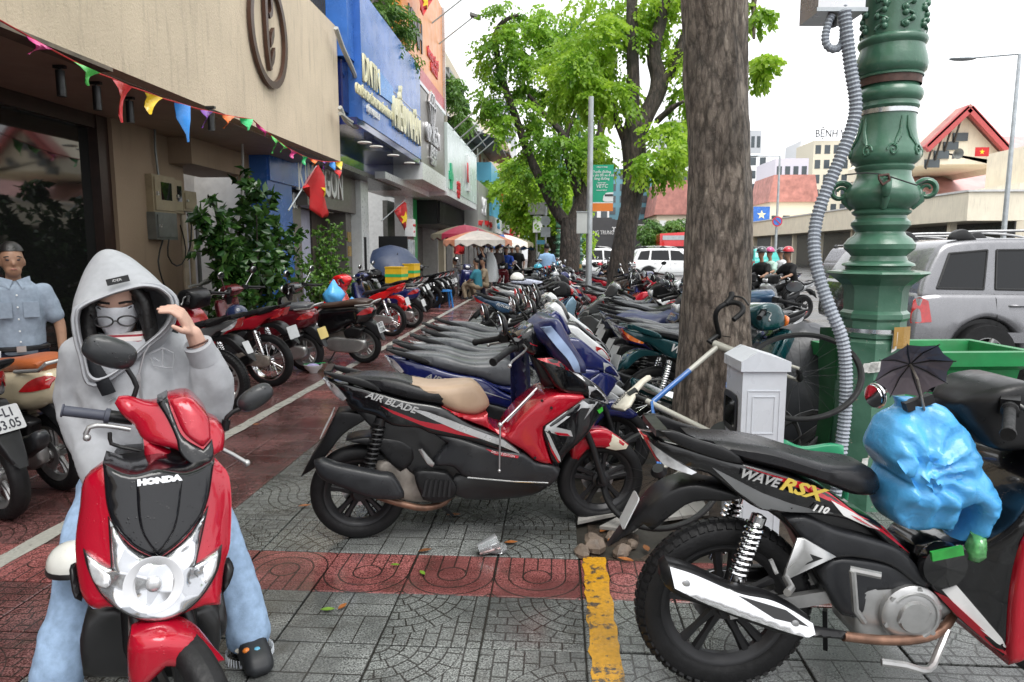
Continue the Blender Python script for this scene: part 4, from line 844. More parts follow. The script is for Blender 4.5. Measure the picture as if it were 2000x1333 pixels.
AB, ABS = make_scooter(); UB, UBS = make_underbone('cast'); UW, UWS = make_underbone('wire'); CL, CLS = make_classic()
# ---------------------------------------------------------------- the parked bikes
LOGOW = mat('silver_lettering', (.6, .6, .6), .25, metal=.6); STRIPE = mat('silver_decal', (.5, .51, .52), .3, metal=.4, var=.1); GOLD = mat('gold_lettering', (.6, .45, .08), .35); WDEC = mat('white_decal', (.7, .7, .7), .3)
RED_ = P_['red']
def blank_plate(r_, c, n): plate(r_, c, n, '', '')
blank_plate(AB, (-.152, 0, .622), (-.89, 0, .45)); plate(UB, (-.33, 0, .63), (-.9, 0, .42), '', '', None, .09, .12); blank_plate(UW, (-.335, 0, .63), (-.96, 0, .28)); blank_plate(CL, (-.27, 0, .50), (-.9, 0, .3))
SKIP = {'brake_lever', 'switch_block', 'side_stand', 'brake_disc', 'guard_bolts', 'kick_lever', 'footrest_bar', 'rear_footrest', 'swing_arm', 'exhaust_pipe', 'fan_grille', 'belly', 'footrest_bracket', 'air_box', 'clutch_cover', 'cylinder', 'heat_guard', 'shock_absorber'}
def arch(src, mats, skip=(), **k):
    c = copy_tree(src, None, mats, skip); c['label'] = 'x'; return c
def two(main, sec, seat=None, tail=None, extra=None):
    d = {'paint_black': P_[main], 'paint_red': P_[sec], 'paint_maroon': P_[main]}
    if seat: d['black_seat'] = seat
    if tail: d['clear_lens'] = tail
    if extra: d.update(extra)
    return d
SEATG = mat('grey_seat', (.10, .105, .115), .3, var=.15, vs=7, drops=.3); SEATT = mat('tan_seat', (.42, .3, .21), .45, var=.15, vs=5); SEATO = mat('orange_seat', (.38, .1, .03), .4, var=.12, bump=.2, bs=150); SEATBR = mat('brown_seat', (.06, .035, .025), .35, var=.2)
GM = 'scooters in the middle row'; GR = 'motorbikes in the row behind the trunk'; GL = 'motorbikes nosed in along the shop fronts'
def tailat(o, arc, x, y, head, lean, label, cat, group):
    off = {'ab': .15, 'ub': .29, 'cl': .2}[arc]; return place(o, x+off*math.cos(R(head)), y+off*math.sin(R(head)), head, lean, label, cat, group)
S_ = {'ab': AB, 'ub': UB, 'uw': UW, 'cl': CL}
rows = [  # source, mats, tail x, tail y, heading, lean, label, group
 ('ab', two('navy', 'navy', SEATG), -1.04, 4.17, 12, 3, 'dark blue scooter with grey seat directly behind the black and red one', GM),
 ('ab', two('grey', 'silver', SEATG), -1.08, 4.50, 12, 4, 'grey tailed scooter third in the middle row', GM),
 ('ab', two('white', 'white', SEATG, REDL), -1.04, 4.86, 13, 4, 'white tailed scooter with red tail light fourth in the middle row', GM),
 ('ab', two('black', 'silver', SEATG), -1.03, 5.22, 11, 4, 'black tailed scooter with grey seat fifth in the middle row', GM),
 ('ab', two('black', 'navy', SEATG), -1.11, 5.66, 12, 4, 'black scooter sixth in the middle row with wet grab rail', GM),
 ('ab', two('white', 'silver', SEATG, REDL), -1.08, 6.08, 13, 4, 'white scooter at the far end of the close-packed seven', GM),
 ('ub', two('steelblue', 'lightblue', SEATG, REDL, {'black_plastic': P_['white'] if 0 else PLASTIC}), -1.12, 9.34, 10, 4, 'steel blue motorbike with white lettering standing apart in the middle row', GM),
 ('ab', two('black', 'red', SEATG, REDL), -1.05, 10.7, 10, 4, 'black scooter with red light next after the steel blue motorbike', GM),
 ('ub', two('white', 'red', SEATG, REDL), -1.1, 11.9, 10, 4, 'white motorbike second after the steel blue motorbike', GM),
 ('ab', two('silver', 'silver', SEATG), -1.06, 13.0, 9, 4, 'silver scooter with helmet in front of the patterned seat cloth', GM),
 ('cl', two('navy', 'navy', SEATG), -1.05, 14.0, 9, 4, 'navy scooter with patterned cloth over the seat in the middle row', GM),
 ('ab', two('black', 'grey', SEATG), -1.0, 15.1, 9, 4, 'black scooter beyond the patterned seat cloth', GM),
 ('uw', two('teal', 'teal', None, AMBER, {'black_plastic': P_['teal']}), .51, 5.4, 12, 3, 'dark teal motorbike with orange indicator half hidden by the near trunk', GR),
 ('ab', two('purple', 'white', SEATG), .5, 6.0, 12, 3, 'purple scooter with white rail behind the dark teal motorbike', GR),
 ('ab', two('white', 'grey', SEATG), .5, 6.5, 12, 3, 'white railed scooter third from the front beside the near trunk', GR),
 ('ab', two('navy', 'navy', SEATG), .47, 7.26, 12, 3, 'navy scooter under the dark blue cover left of the near trunk', GR),
 ('ab', two('grey', 'black', SEATG), .5, 7.8, 12, 3, 'grey scooter just beyond the dark blue cover', GR),
 ('ub', two('black', 'silver', SEATG), .56, 8.42, 12, 3, 'black motorbike with grey seat two places beyond the dark blue cover', GR),
 ('ab', two('silver', 'white', SEATG), .55, 9.0, 12, 3, 'silver scooter three places beyond the dark blue cover', GR),
 ('ab', two('black', 'grey', SEATG), .6, 9.67, 12, 3, 'black scooter four places beyond the dark blue cover', GR),
 ('ab', two('red', 'white', SEATG), .4, 10.5, 12, 3, 'red and white scooter before the leaning trunk', GR),
 ('ub', two('grey', 'red', SEATG), .45, 11.5, 12, 3, 'grey motorbike with red front before the leaning trunk', GR),
 ('ab', two('black', 'red', SEATG), .4, 12.5, 12, 3, 'black and red scooter level with the leaning trunk', GR),
 ('cl', two('navy', 'navy'), .3, 13.6, 12, 3, 'navy rounded scooter left of the leaning trunk base', GR),
 ('ab', two('red', 'red'), .2, 15.0, 12, 3, 'bright red scooter behind the leaning trunk', GR),
]
for a, mt, x, y, hd, ln, lab, grp in rows:
    o = arch(S_[a], mt); tailat(o, {'uw': 'ub'}.get(a, a), x, y, hd, ln, lab, 'motorbike' if a in ('ub', 'uw') else 'scooter', grp)
    if 'steel blue motorbike with white' in lab:
        for k, (x_, z_, tx, h_) in enumerate(((.10, .757, 'FUTURE', .05),)): text('model_lettering', tx, h_, WDEC, o, M=tr(x_, -.133, z_) @ rotm(R(18), 'Y') @ rotm(R(90), 'X'), shear=.3, bold=.001)
    if lab.startswith('dark teal'):
        text('model_lettering', 'Wave', .085, WDEC, o, M=tr(.16, -.13, .725) @ rotm(R(20), 'Y') @ rotm(R(90), 'X'), shear=.35, bold=.002)
    if lab.startswith('dark blue scooter'):
        text('model_lettering', 'AIRBLADE', .05, LOGOW, o, M=tr(.22, -.152, .70) @ rotm(R(17), 'Y') @ rotm(R(90), 'X'), shear=.3, sx=1.3, bold=.001)
        mb = MB(); mb.skin([(.0, .745), (.2, .69), (.4, .645), (.6, .58), (.4, .655), (.2, .70)], ABS['side_cover'], -1, .003, sm=False); mb.build('side_stripe', STRIPE, o, 40)
far_rows = []
for i in range(16):      # further bikes, only tops show
    y = 16.4+i*.95; x = -.95+random.uniform(-.1, .1)
    far_rows.append((random.choice(('ab', 'ub', 'cl')), x, y, 9+random.uniform(-4, 4)))
for i in range(10): far_rows.append((random.choice(('ab', 'ub', 'cl')), .5+random.uniform(-.15, .25), 16.6+i*1.15, 10+random.uniform(-5, 5)))
ordn = ['first', 'second', 'third', 'fourth', 'fifth', 'sixth', 'seventh', 'eighth', 'ninth', 'tenth', 'eleventh', 'twelfth', 'thirteenth', 'fourteenth', 'fifteenth', 'sixteenth']
for i, (a, x, y, hd) in enumerate(far_rows):
    c1, c2 = random.choice((('black', 'red'), ('navy', 'grey'), ('white', 'silver'), ('maroon', 'maroon'), ('grey', 'black'), ('red', 'red'), ('steelblue', 'white'), ('black', 'black')))
    o = arch(S_[a], two(c1, c2, random.choice((None, SEATG))), SKIP)
    lab = '%s far %s %s counted away from the %s' % (ordn[i % 16], c1, 'motorbike' if a == 'ub' else 'scooter', 'patterned seat cloth, left file' if i < 16 else 'leaning trunk, right file')
    tailat(o, a, x, y, hd, 3, lab, 'motorbike' if a == 'ub' else 'scooter', 'distant bikes down the pavement')
# the left row
left = [
 ('ab', two('silver', 'silver', SEATG, REDL, {'black_alloy': SILVER}), -3.1, 3.6, 155, 5, 'silver scooter with numbered plate cut off by the photo edge'),
 ('cl', two('ivory', 'ivory', SEATO), -3.12, 4.08, 157, 5, 'ivory scooter with orange seat beside the hooded person'),
 ('ub', two('grey', 'silver', None, None, {'black_alloy': SILVER}), -3.12, 6.25, 168, 5, 'grey motorbike half hidden by the raised sleeve'),
 ('uw', two('red', 'red', None, REDL), -3.17, 7.46, 169, 5, 'red motorbike with wire wheels and a blue helmet on its seat'),
 ('cl', two('maroon', 'maroon', SEATG), -3.13, 8.47, 168, 5, 'maroon scooter with yellow plate second from the red motorbike'),
 ('cl', two('black', 'black', SEATBR), -2.58, 9.15, 170, 5, 'black scooter with brown seat and long mudguard nearest the white line'),
 ('uw', two('brightred', 'brightred', None, REDL, {'metal_cast': SILVER, 'black_plastic': P_['brightred']}), -2.92, 12.1, 172, 5, 'small bright red motorbike with ribbed seat and red rag'),
 ('cl', two('navy', 'navy'), -2.85, 13.5, 172, 5, 'dark navy scooter with white trim line beyond the bright red motorbike'),
 ('ub', two('black', 'darkgreen'), -3.25, 14.7, 168, 5, 'black and green motorbike in front of the delivery boxes'),
 ('ub', two('black', 'grey'), -3.35, 16.0, 168, 5, 'black motorbike carrying a yellow delivery box'),
 ('ab', two('grey', 'black'), -3.3, 17.1, 168, 5, 'grey scooter beside the delivery boxes'),
 ('ub', two('black', 'black'), -3.3, 18.3, 168, 5, 'black motorbike by the blue stool'), ('ub', two('black', 'darkgreen'), -3.3, 19.2, 168, 5, 'black and green motorbike behind the blue stool'), ('ub', two('grey', 'black'), -3.3, 20.1, 168, 5, 'grey motorbike two beyond the blue stool'), ('uw', two('black', 'grey'), -3.35, 21.0, 168, 5, 'black wire wheeled motorbike beside the blue front-facing scooter'),
]
LO = {}
for a, mt, x, y, hd, ln, lab in left:
    o = arch(S_[a], mt); place(o, x, y, hd, ln, lab, 'motorbike' if a in ('ub', 'uw') else 'scooter', GL); LO[lab.split()[0]+lab.split()[1]] = o
o = LO['silverscooter']
for ch in list(o.children):
    if ch.name.startswith('number_plate'): bpy.data.objects.remove(ch)
def drop_tree(o):
    for c in list(o.children): drop_tree(c)
    bpy.data.objects.remove(o)
plate(o, (-.165, 0, .60), (-.89, 0, .45), '70-L1', '553.05', w=.19, h=.145)
o = arch(CL, two('navy', 'navy', None, None, {'black_alloy': SILVER})); place(o, -3.25, 23.2, -72, 4, 'blue scooter facing the camera beside the striped parasol', 'scooter', GL)
for (a, c1, x, y, hd, lab) in (('cl', 'black', -.75, 16.8, 84, 'black scooter seen from behind at the middle of the pavement'), ('cl', 'brightred', -.5, 19.5, 70, 'red scooter seen from behind beyond the black one'), ('ub', 'maroon', -.1, 18.6, 75, 'dark red motorbike seen from behind right of the red scooter'),
    ('ab', 'steelblue', 1.75, 6.1, 70, 'blue scooter behind the white bicycle'), ('ub', 'black', 2.2, 7.2, 190, 'black motorbike whose handlebar shows between trunk and green lamp post'), ('ab', 'grey', 1.6, 8.6, 175, 'grey scooter with round mirrors right of the near trunk'), ('ub', 'black', 2.3, 9.6, 185, 'black motorbike further behind the near trunk'), ('cl', 'navy', 2.1, 13.6, 100, 'navy and white scooter beside the steel bin')):
    o = arch(S_[a], two(c1, c1)); place(o, x, y, hd, 4, lab, 'motorbike' if a == 'ub' else 'scooter', 'bikes parked at odd angles')

# ------------------------------------------------ lettering, decals and worn seat of the near scooter
place(AB, -1.025, 3.468, 13.4, 0, 'black and red scooter with worn tan seat, parked nearest side-on', 'scooter', GM)
def deco(root, S, base_, poly, m, name, off=.003, sides=(-1, 1), sm=False):
    for s_ in sides: MB().skin(poly, S[base_], s_, off, .03, sm=sm).build(name, m, root, 40)
mb = MB(); mb.slab([(.209, .860), (.317, .829), (.393, .817), (.479, .818), (.567, .824), (.608, .819), (.648, .782), (.682, .72), (.686, .692), (.664, .668), (.604, .650), (.507, .675), (.425, .716), (.411, .73), (.335, .782), (.26, .829)], [(-.06, .078), (.1, .123), (.35, .148), (.5, .138), (.68, .078)], .047, .035); mb.build('seat_cover', SEATT, AB, 40)
deco(AB, ABS, 'side_cover', [(.122, .731), (.182, .705), (.313, .65), (.389, .632), (.466, .624), (.601, .559), (.616, .548), (.504, .573), (.35, .614), (.182, .69)], RED_, 'red_stripe')
deco(AB, ABS, 'side_cover', [(.257, .718), (.351, .695), (.475, .646), (.6, .591), (.738, .535), (.818, .471), (.823, .46), (.708, .514), (.649, .537), (.503, .595), (.389, .65)], STRIPE, 'silver_stripe', .005)
deco(AB, ABS, 'front_shield', [(.95, .582), (.96, .606), (1.059, .672), (1.159, .726), (1.255, .705), (1.216, .675), (1.165, .627), (1.2, .684), (1.149, .69), (1.069, .641), (1.009, .598), (1.09, .575), (1.1, .544), (1.03, .552)], STRIPE, 'silver_arrow')
deco(AB, ABS, 'front_shield', [(.953, .579), (.974, .563), (1.031, .441), (1.038, .41), (1.025, .421), (.99, .484)], STRIPE, 'silver_arrow'); deco(AB, ABS, 'front_shield', [(1.0, .572), (1.07, .562), (1.085, .548), (1.02, .556)], RED_, 'red_badge', .006)
deco(AB, ABS, 'front_shield', [(.965, .53), (.98, .5), (1.03, .41), (1.022, .408), (.985, .47)], RED_, 'red_stripe', .006)
deco(AB, ABS, 'front_cowl', [(.918, .950), (.991, .955), (1.041, .938), (1.122, .878), (1.081, .886), (1.011, .918), (.94, .94)], RED_, 'red_stripe')
deco(AB, ABS, 'front_cowl', [(1.076, .895), (1.138, .865), (1.241, .79), (1.304, .725), (1.335, .685), (1.262, .762), (1.158, .835)], WDEC, 'white_edge'); deco(AB, ABS, 'front_shield', [(1.25, .66), (1.285, .672), (1.295, .65), (1.265, .64)], mat('green_sticker', (.05, .45, .04), .4), 'green_sticker', .006, (-1,))
deco(AB, ABS, 'front_fender', [(1.358, .51), (1.402, .48), (1.452, .44), (1.44, .421), (1.381, .415), (1.325, .431), (1.353, .471)], mat('cream_decal', (.6, .56, .45), .3, var=.15), 'white_tip'); deco(AB, ABS, 'floor_side', [(.645, .497), (.704, .478), (.817, .452), (.812, .44), (.694, .463)], RED_, 'red_stripe')
deco(AB, ABS, 'handlebar_cover', [(.81, 1.055), (.835, 1.075), (1.0, 1.0), (1.012, .978), (.9, 1.02)], RED_, 'red_stripe')
text('model_lettering', 'AIR BLADE', .047, LOGOW, AB, M=tr(.175, -.146, .748) @ rotm(R(20), 'Y') @ rotm(R(-4), 'Z') @ rotm(R(90), 'X'), shear=.3, sx=1.15, bold=.0012)
text('edition_lettering', 'DELUXE EDITION', .016, WDEC, AB, M=tr(.735, -.187, .466) @ rotm(R(15), 'Y') @ rotm(R(90), 'X'), ext=.001)
MB().tube([(.55, -.186, .352), (.791, -.19, .318), (.971, -.19, .30)], .004, 6).build('trim_strip', CHROME, AB, 50)
mb = MB(); mb.slab([(.305, .502), (.324, .506), (.384, .428), (.374, .409), (.346, .43)], .012, .004, .04, -.16, sm=False); mb.build('folded_footrest', SILVER, AB, 30)
SCR = MB()
for x, z in ((.985, .70), (.90, .44), (.935, .74)): SCR.lathe([(0, 0), (.008, 0), (.006, .004), (0, .004)], 8, tr(x, -.193, z) @ rotm(R(90), 'X'))
tag(SCR.build('trim_screws', BLACK, AB, 40), kind='stuff')
# folding rod left leaning in its footwell, raincoat over its handlebar
def onbike(b_, p): return b_.matrix_basis @ Vector(p)
def world(b_): return tr(*b_.location) @ rotm(b_.rotation_euler.z, 'Z') @ rotm(b_.rotation_euler.x, 'X')
WA = world(AB); o = MB().tube([(.707, -.235, .40), (.712, -.235, .63)], .005, 8).tube([(.712, -.235, .63), (.80, -.2, .70), (.917, -.15, .797)], .006, 8).tube([(.75, -.21, .64), (.90, -.16, .775)], .004, 6).ball((.712, -.235, .632), .014, 10, 6).ball((.707, -.235, .395), .009, 8, 6).xf(WA).build('folding_rod', STEEL, None, 50); tag(o, 'thin chrome folding rod hanging from the footwell of the tan seat scooter', 'rod')
COATM = mat('navy_raincoat', (.012, .017, .075), .32, var=.3, vs=6, bump=.15, bs=30, coat=.3); COATL = mat('pale_blue_lining', (.3, .4, .6), .4, var=.15)
co = empty('raincoat', WA @ Vector((.98, 0, .975)), AB.rotation_euler.z, 'navy raincoat with pale blue stripe draped over the tan seat scooter handlebar', 'raincoat')
mb = MB(); cs = mb.slab([(.878, 1.125), (.93, 1.165), (.98, 1.185), (1.029, 1.18), (1.07, 1.12), (1.12, 1.03), (1.173, .949), (1.185, .887), (1.134, .895), (1.086, .91), (1.015, .966), (.975, 1.02), (.92, 1.08)], [(.88, .12), (1.0, .19), (1.18, .17)], .04, .022)
mb.v = [(x, y*(1+.16*noise.noise(Vector((x*22+z*9, y*3, z*5)))), z+.012*noise.noise(Vector((x*15, y*15, z*9)))) for x, y, z in mb.v]; mb.xf(tr(-.98, 0, -1.0)).build('drape', COATM, co, 60)
mb = MB(); mb.skin([(.93, 1.14), (.975, 1.15), (1.05, 1.06), (1.12, .96), (1.135, .905), (1.105, .91), (1.06, .98), (.99, 1.06)], lambda x, z: cs(x, z)+.03+.008*np.sin(x*60), -1, .01); mb.xf(tr(-.98, 0, -1.0)).build('lining_stripe', COATL, co, 60)
mb = MB(); mb.slab([(.84, .99), (.95, 1.0), (.965, .75), (.957, .5), (.90, .52), (.848, .51), (.843, .75)], .02, .015, .03, .24)
mb.v = [(x, y+.025*math.sin(x*70+z*4), z) for x, y, z in mb.v]; mb.xf(tr(-.98, 0, -1.0)).build('hanging_flap', COATM, co, 60)
# ------------------------------------------------ near right motorbike: decals, bag, mirror, toy parasol
place(UB, .58, 2.31, 4, 0, 'black motorbike with chrome muffler guard and knobbly rear tyre, nearest the camera', 'motorbike')
deco(UB, UBS, 'side_cover', [(.016, .817), (.111, .79), (.214, .762), (.293, .729), (.391, .655), (.48, .61), (.574, .518), (.473, .595), (.384, .642), (.294, .703), (.163, .759)], RED_, 'red_stripe'); deco(UB, UBS, 'side_cover', [(-.086, .812), (-.034, .786), (.071, .733), (.166, .697), (.253, .672), (.306, .663), (.168, .667), (.078, .678), (-.006, .736)], mat('grey_decal', (.16, .165, .17), .35), 'grey_stripe'); deco(UB, UBS, 'side_cover', [(.294, .708), (.374, .663), (.464, .605), (.429, .612), (.34, .655)], WDEC, 'white_flash', .005)
MB().skin([(-.02, .434), (.13, .385), (.2, .335), (.09, .365)], lambda x, z: .068-.42*np.clip(z-np.interp(x, [-.24, .22], [.475, .298]), 0, .1), -1, .006, yc=-.165, sm=False).build('guard_inlay', BLACK, UB, 40)
text('model_lettering', 'WAVE', .042, LOGOW, UB, M=tr(.055, -.134, .785) @ rotm(R(16), 'Y') @ rotm(R(90), 'X'), shear=.3, sx=1.1, bold=.001); text('model_lettering', 'RSX', .058, GOLD, UB, M=tr(.19, -.134, .748) @ rotm(R(17), 'Y') @ rotm(R(90), 'X'), shear=.3, sx=1.35, bold=.0018); text('model_lettering', '110', .03, WDEC, UB, M=tr(.255, -.133, .682) @ rotm(R(14), 'Y') @ rotm(R(90), 'X'), shear=.3, sx=1.2, bold=.001)
deco(UB, UBS, 'leg_shield', [(.68, .40), (.72, .42), (.84, .27), (.86, .235), (.83, .25), (.76, .31)], WDEC, 'white_flash', .004, (-1,)); deco(UB, UBS, 'leg_shield', [(.66, .39), (.70, .375), (.86, .225), (.865, .21), (.82, .235), (.73, .315)], RED_, 'red_stripe', .006, (-1,))
MB().lathe([(0, 0), (.022, 0), (.022, .008), (.01, .01), (0, .01)], 16, tr(.905, -.2, .79) @ rotm(R(60), 'Y') @ rotm(R(180), 'X')).build('ignition_lock', SILVER, UB, 40)
WU = world(UB); BAGM = mat('blue_bag_film', (.09, .40, .78), .32, var=.12, vs=14, bump=.3, bs=40, coat=.25, spec=.4)
BP = [(.457, 1.024), (.535, 1.02), (.64, .985), (.705, .905), (.73, .839), (.79, .77), (.805, .701), (.79, .579), (.75, .53), (.725, .522), (.699, .548), (.714, .568), (.73, .605), (.73, .658), (.705, .701), (.675, .675), (.668, .632), (.68, .574), (.609, .597), (.482, .606), (.435, .65), (.438, .728), (.458, .771), (.40, .839), (.40, .899), (.429, .958), (.479, .991)]
BP = [(.80-(.80-x)*.87+.01, z) for x, z in BP]; mb = MB(); mb.slab(BP, lambda x, z: .04+.105*np.clip((1.02-z)*3.2, 0, 1)*np.clip((z-.5)*3.5, .12, 1), .05, .011, -.05)
def crumple(p, k=1.):
    v = Vector(p); d = 0
    for f, a in ((7, .024), (15, .010), (30, .005)): d += a*(1-2*abs(noise.noise(v*f+Vector((3, 1, 7)))))
    knot = Vector((.57, -.18, .80)); q = v-knot; an = math.atan2(q.z, q.x); rr = q.length; d += .02*math.sin(an*11+2*noise.noise(v*6))*max(0, 1-rr*4.) - .05*math.exp(-(rr/.05)**2)
    return d*k
mb.v = [(x+.3*crumple((x, y, z)), y+math.copysign(crumple((x, y, z)), y+.05), z+.3*crumple((z, y, x))) for x, y, z in mb.v]
bg_ = mb.xf(WU).build('plastic_bag', BAGM, None, 80); tag(bg_, 'bulging blue plastic bag hung over the footwell of the nearest motorbike', 'bag')
GRNB = mat('green_cloth', (.03, .3, .05), .5, var=.3, vs=20); mb = MB(); mb.box((.65, -.17, .55), (.1, .012, .03), Matrix.Rotation(R(-12), 3, 'Y')); tag(mb.xf(WU).build('cloth_strap', GRNB, None, 0), 'green folded strap poking out below the blue bag', 'strap')
mb = MB().ball((.77, -.13, .55), (.03, .04, .05), 12, 8); mb.v = [tuple(Vector(v)+Vector((noise.noise(Vector(v)*40), noise.noise(Vector(v)*37), noise.noise(Vector(v)*33)))*.015) for v in mb.v]; tag(mb.xf(WU).build('snack_packet', mat('clear_green_film', (.12, .4, .14), .15, var=.5, vs=40, coat=.6), None, 60), 'crumpled green clear packet beside the leg shield of the nearest motorbike', 'packet')
mb = MB(); mb.lathe([(.0, 0), (.072, 0), (.077, .02), (.072, .04), (0, .05)], 24, tr(.67, -.10, .49) @ rotm(R(90), 'X')); tag(mb.xf(WU).build('helmet_visor', mat('dark_glossy', (.006, .006, .007), .15, coat=.6), None, 40), 'round black glossy cap hanging below the blue bag', 'cap')
mirror(UB, -1, [(.80, .2, 1.04), (.7, .28, 1.0), (.66, .26, .985)], (.61, .24, .972), (.05, .048), CHROME, True, R(12))
um = empty('toy_parasol', WU @ Vector((.55, -.08, 1.03)), R(4), 'tiny dark octagonal parasol clipped to the nearest motorbike handlebar', 'parasol')
TP = mat('mauve_nylon', (.13, .105, .12), .5, var=.2, vs=12); n = 8; apex = Vector((-.02, -.02, .115)); nv = Vector((.12, .75, .45)).normalized(); e1 = nv.cross(Vector((0, 0, 1))).normalized()*-1; e2 = nv.cross(e1); e2 = e2 if e2.z > 0 else -e2
rimp = [apex-nv*.035+(e1*math.cos(R(45*k+22))+e2*math.sin(R(45*k+22)))*.112 for k in range(n)]
for k in range(n):
    a, b_ = rimp[k], rimp[(k+1) % n]; mid = (a+b_)/2*.94+apex*.06; V = [apex, a, mid, b_, (apex+a)/2+nv*.012, (apex+b_)/2+nv*.012, (apex+mid)/2+nv*.008]
    V2 = [v+nv*.0015 for v in V]; F = [(0, 4, 6), (0, 6, 5), (4, 1, 2, 6), (6, 2, 3, 5)]; MB().add(V+V2, F+[tuple(i+7 for i in q[::-1]) for q in F]).build('panel', TP, um, 0)
rb = MB()
for p in rimp: rb.tube([apex, (apex+p)/2+nv*.009, p-(apex-p)*.06], .002, 5)
rb.build('ribs', BLACK, um, 50); MB().tube([apex+nv*.02, apex-nv*.07, (.03, -.03, -.03)], .004, 6).build('shaft', GOLDCH, um, 50); MB().box((.02, -.01, -.01), (.09, .03, .03), Matrix.Rotation(R(-20), 3, 'Y')).build('clip', BLACK, um, 0)

drop_tree(UW); drop_tree(CL)

for k_, (l1_, l2_, m_) in {'blackscooter': ('59-T1', '173.86', None), 'greymotorbike': ('59-X2', '504.61', None), 'maroonscooter': ('59-Y1', '', PLATEY)}.items():
    o = LO[k_]
    for ch in list(o.children):
        if ch.name.startswith('number_plate'):
            mw = ch.matrix_local.copy(); bpy.data.objects.remove(ch)
    c_, n_ = ((-.27, 0, .50), (-.9, 0, .3)) if k_ != 'greymotorbike' else ((-.335, 0, .63), (-.96, 0, .28))
    plate(o, c_, n_, l1_ if l2_ else '', l2_, m_)
# ---------------------------------------------------------------- lamp post, near trunk, boxes, bins, bicycle, cars
m, t, b = base('green_lamp_paint'); oc = t.new('ShaderNodeNewGeometry').outputs['Position']
c = t.mix(t.ramp(t.noise(5, 4, oc), .3, .7), (.04, .125, .078), (.085, .21, .14))
chip = t.ramp(t.noise(26, 5, oc, .7), .63, .66); zz = t.sep(oc)[2]; lowm = t.ramp(zz, .75, 1.15, 1, .12)
chipf = t.m('MULTIPLY', chip, lowm); c = t.mix(chipf, c, t.mix(t.ramp(t.noise(9, 2, oc), .45, .6), (.5, .48, .45), (.2, .08, .04)))
t.put(b.inputs['Base Color'], c); b.inputs['Roughness'].default_value = .3; b.inputs['Coat Weight'].default_value = .35; b.inputs['Coat Roughness'].default_value = .2
t.put(b.inputs['Normal'], t.bump(t.noise(22, 5, oc, .6), .25, .012)); LAMPG = m
RUST = mat('rusty_band', (.09, .045, .035), .6, var=.4, vs=20); STRAP = mat('steel_strap', (.6, .62, .63), .25, metal=.9)
LY = 4.25; LC = AY(1706, 640, LY); LD = (LC-_C).dot(_f); LP = empty('lamp_post', (LC.x, LC.y, 0), 0, 'ornate green cast iron lamp post with chipped paint', 'lamp post'); kx = LD/1360
def LZ(cy): return AY(1706, cy/2.083, LY).z
pf = [(113, -260), (113, 0), (111, 160), (120, 168), (123, 180), (118, 192), (112, 200), (115, 215), (122, 240), (128, 275), (124, 300), (112, 312), (116, 317), (116, 323), (107, 326), (106, 345), (101, 352), (104, 366), (116, 378), (120, 396), (115, 414), (106, 424), (107, 432), (110, 442), (106, 452), (100, 458), (100, 490), (103, 530), (110, 570), (121, 605), (127, 635), (124, 655), (112, 668), (102, 676), (106, 684), (104, 692), (96, 702), (98, 722), (108, 745), (128, 765), (138, 790), (134, 815), (122, 835), (104, 848), (96, 854), (108, 862), (106, 870), (92, 880), (93, 892), (107, 905), (108, 918), (98, 932), (88, 945), (94, 958), (114, 972), (130, 995), (128, 1014), (110, 1030), (100, 1042), (108, 1062), (130, 1072), (134, 1080), (120, 1086), (118, 1098)]
prof = [(r_/2.083*kx, LZ(cy)) for r_, cy in pf][::-1]
MB().lathe([(r_, z) for r_, z in prof], 40).build('shaft', LAMPG, LP, 40)
lowp = [(118, 1096), (185, 1104), (190, 1112), (170, 1124), (150, 1140), (128, 1158), (118, 1180), (116, 1260), (128, 1272), (128, 1290), (118, 1302), (118, 1345), (124, 1352), (124, 1366), (116, 1372)]
lp = [(r_/2.083*kx, LZ(cy)) for r_, cy in lowp]; zb = lp[-1][1]
lp += [(.185, zb-.02), (.195, .35), (.205, .12), (.26, .1), (.27, .0)]
MB().lathe(lp[::-1], 8, rotm(R(4), 'Z'), sq=True).build('pedestal', LAMPG, LP, 25)
for k in range(4):
    a = R(90*k-20); mb = MB(); pth = []
    for j in range(26):
        th = R(200-j*22); rr = .062*(1-j/34); pth.append(Vector((.17+.052+rr*math.cos(th), 0, LZ(775)-.005+rr*math.sin(th))))
    mb.tube(pth, [.02*(1-j/40) for j in range(26)], 8, flat=1.6); mb.tube([(.15, 0, LZ(850)), (.19, 0, LZ(815)), (.2, 0, LZ(785))], [.018, .028, .02], 8); mb.xf(rotm(a, 'Z')).build('volute', LAMPG, LP, 50)
for k in range(4):      # raised leaf scrolls on the urn
    mb = MB(); a0 = R(90*k-78)
    for s_ in (-1, 1):
        def onurn(u, z): rr = np.interp(z, [p[1] for p in prof], [p[0] for p in prof]); return Vector((math.cos(a0+u)*(rr+.002), math.sin(a0+u)*(rr+.002), z))
        mb.tube([onurn(s_*(.42+.16*math.cos(R(20*j))*(1-j/28)), LZ(628)+.038*math.sin(R(20*j))*(1-j/28)) for j in range(26)], .007, 6)
        for q in range(5): mb.tube([onurn(s_*(.40-.05*q), LZ(612)+.012*q), onurn(s_*(.30-.045*q), LZ(580)+.016*q), onurn(s_*(.12+.03*(q % 2)), LZ(548)+.02*q)], [.008, .009, .004], 6)
    mb.build('leaf_scroll', LAMPG, LP, 60)
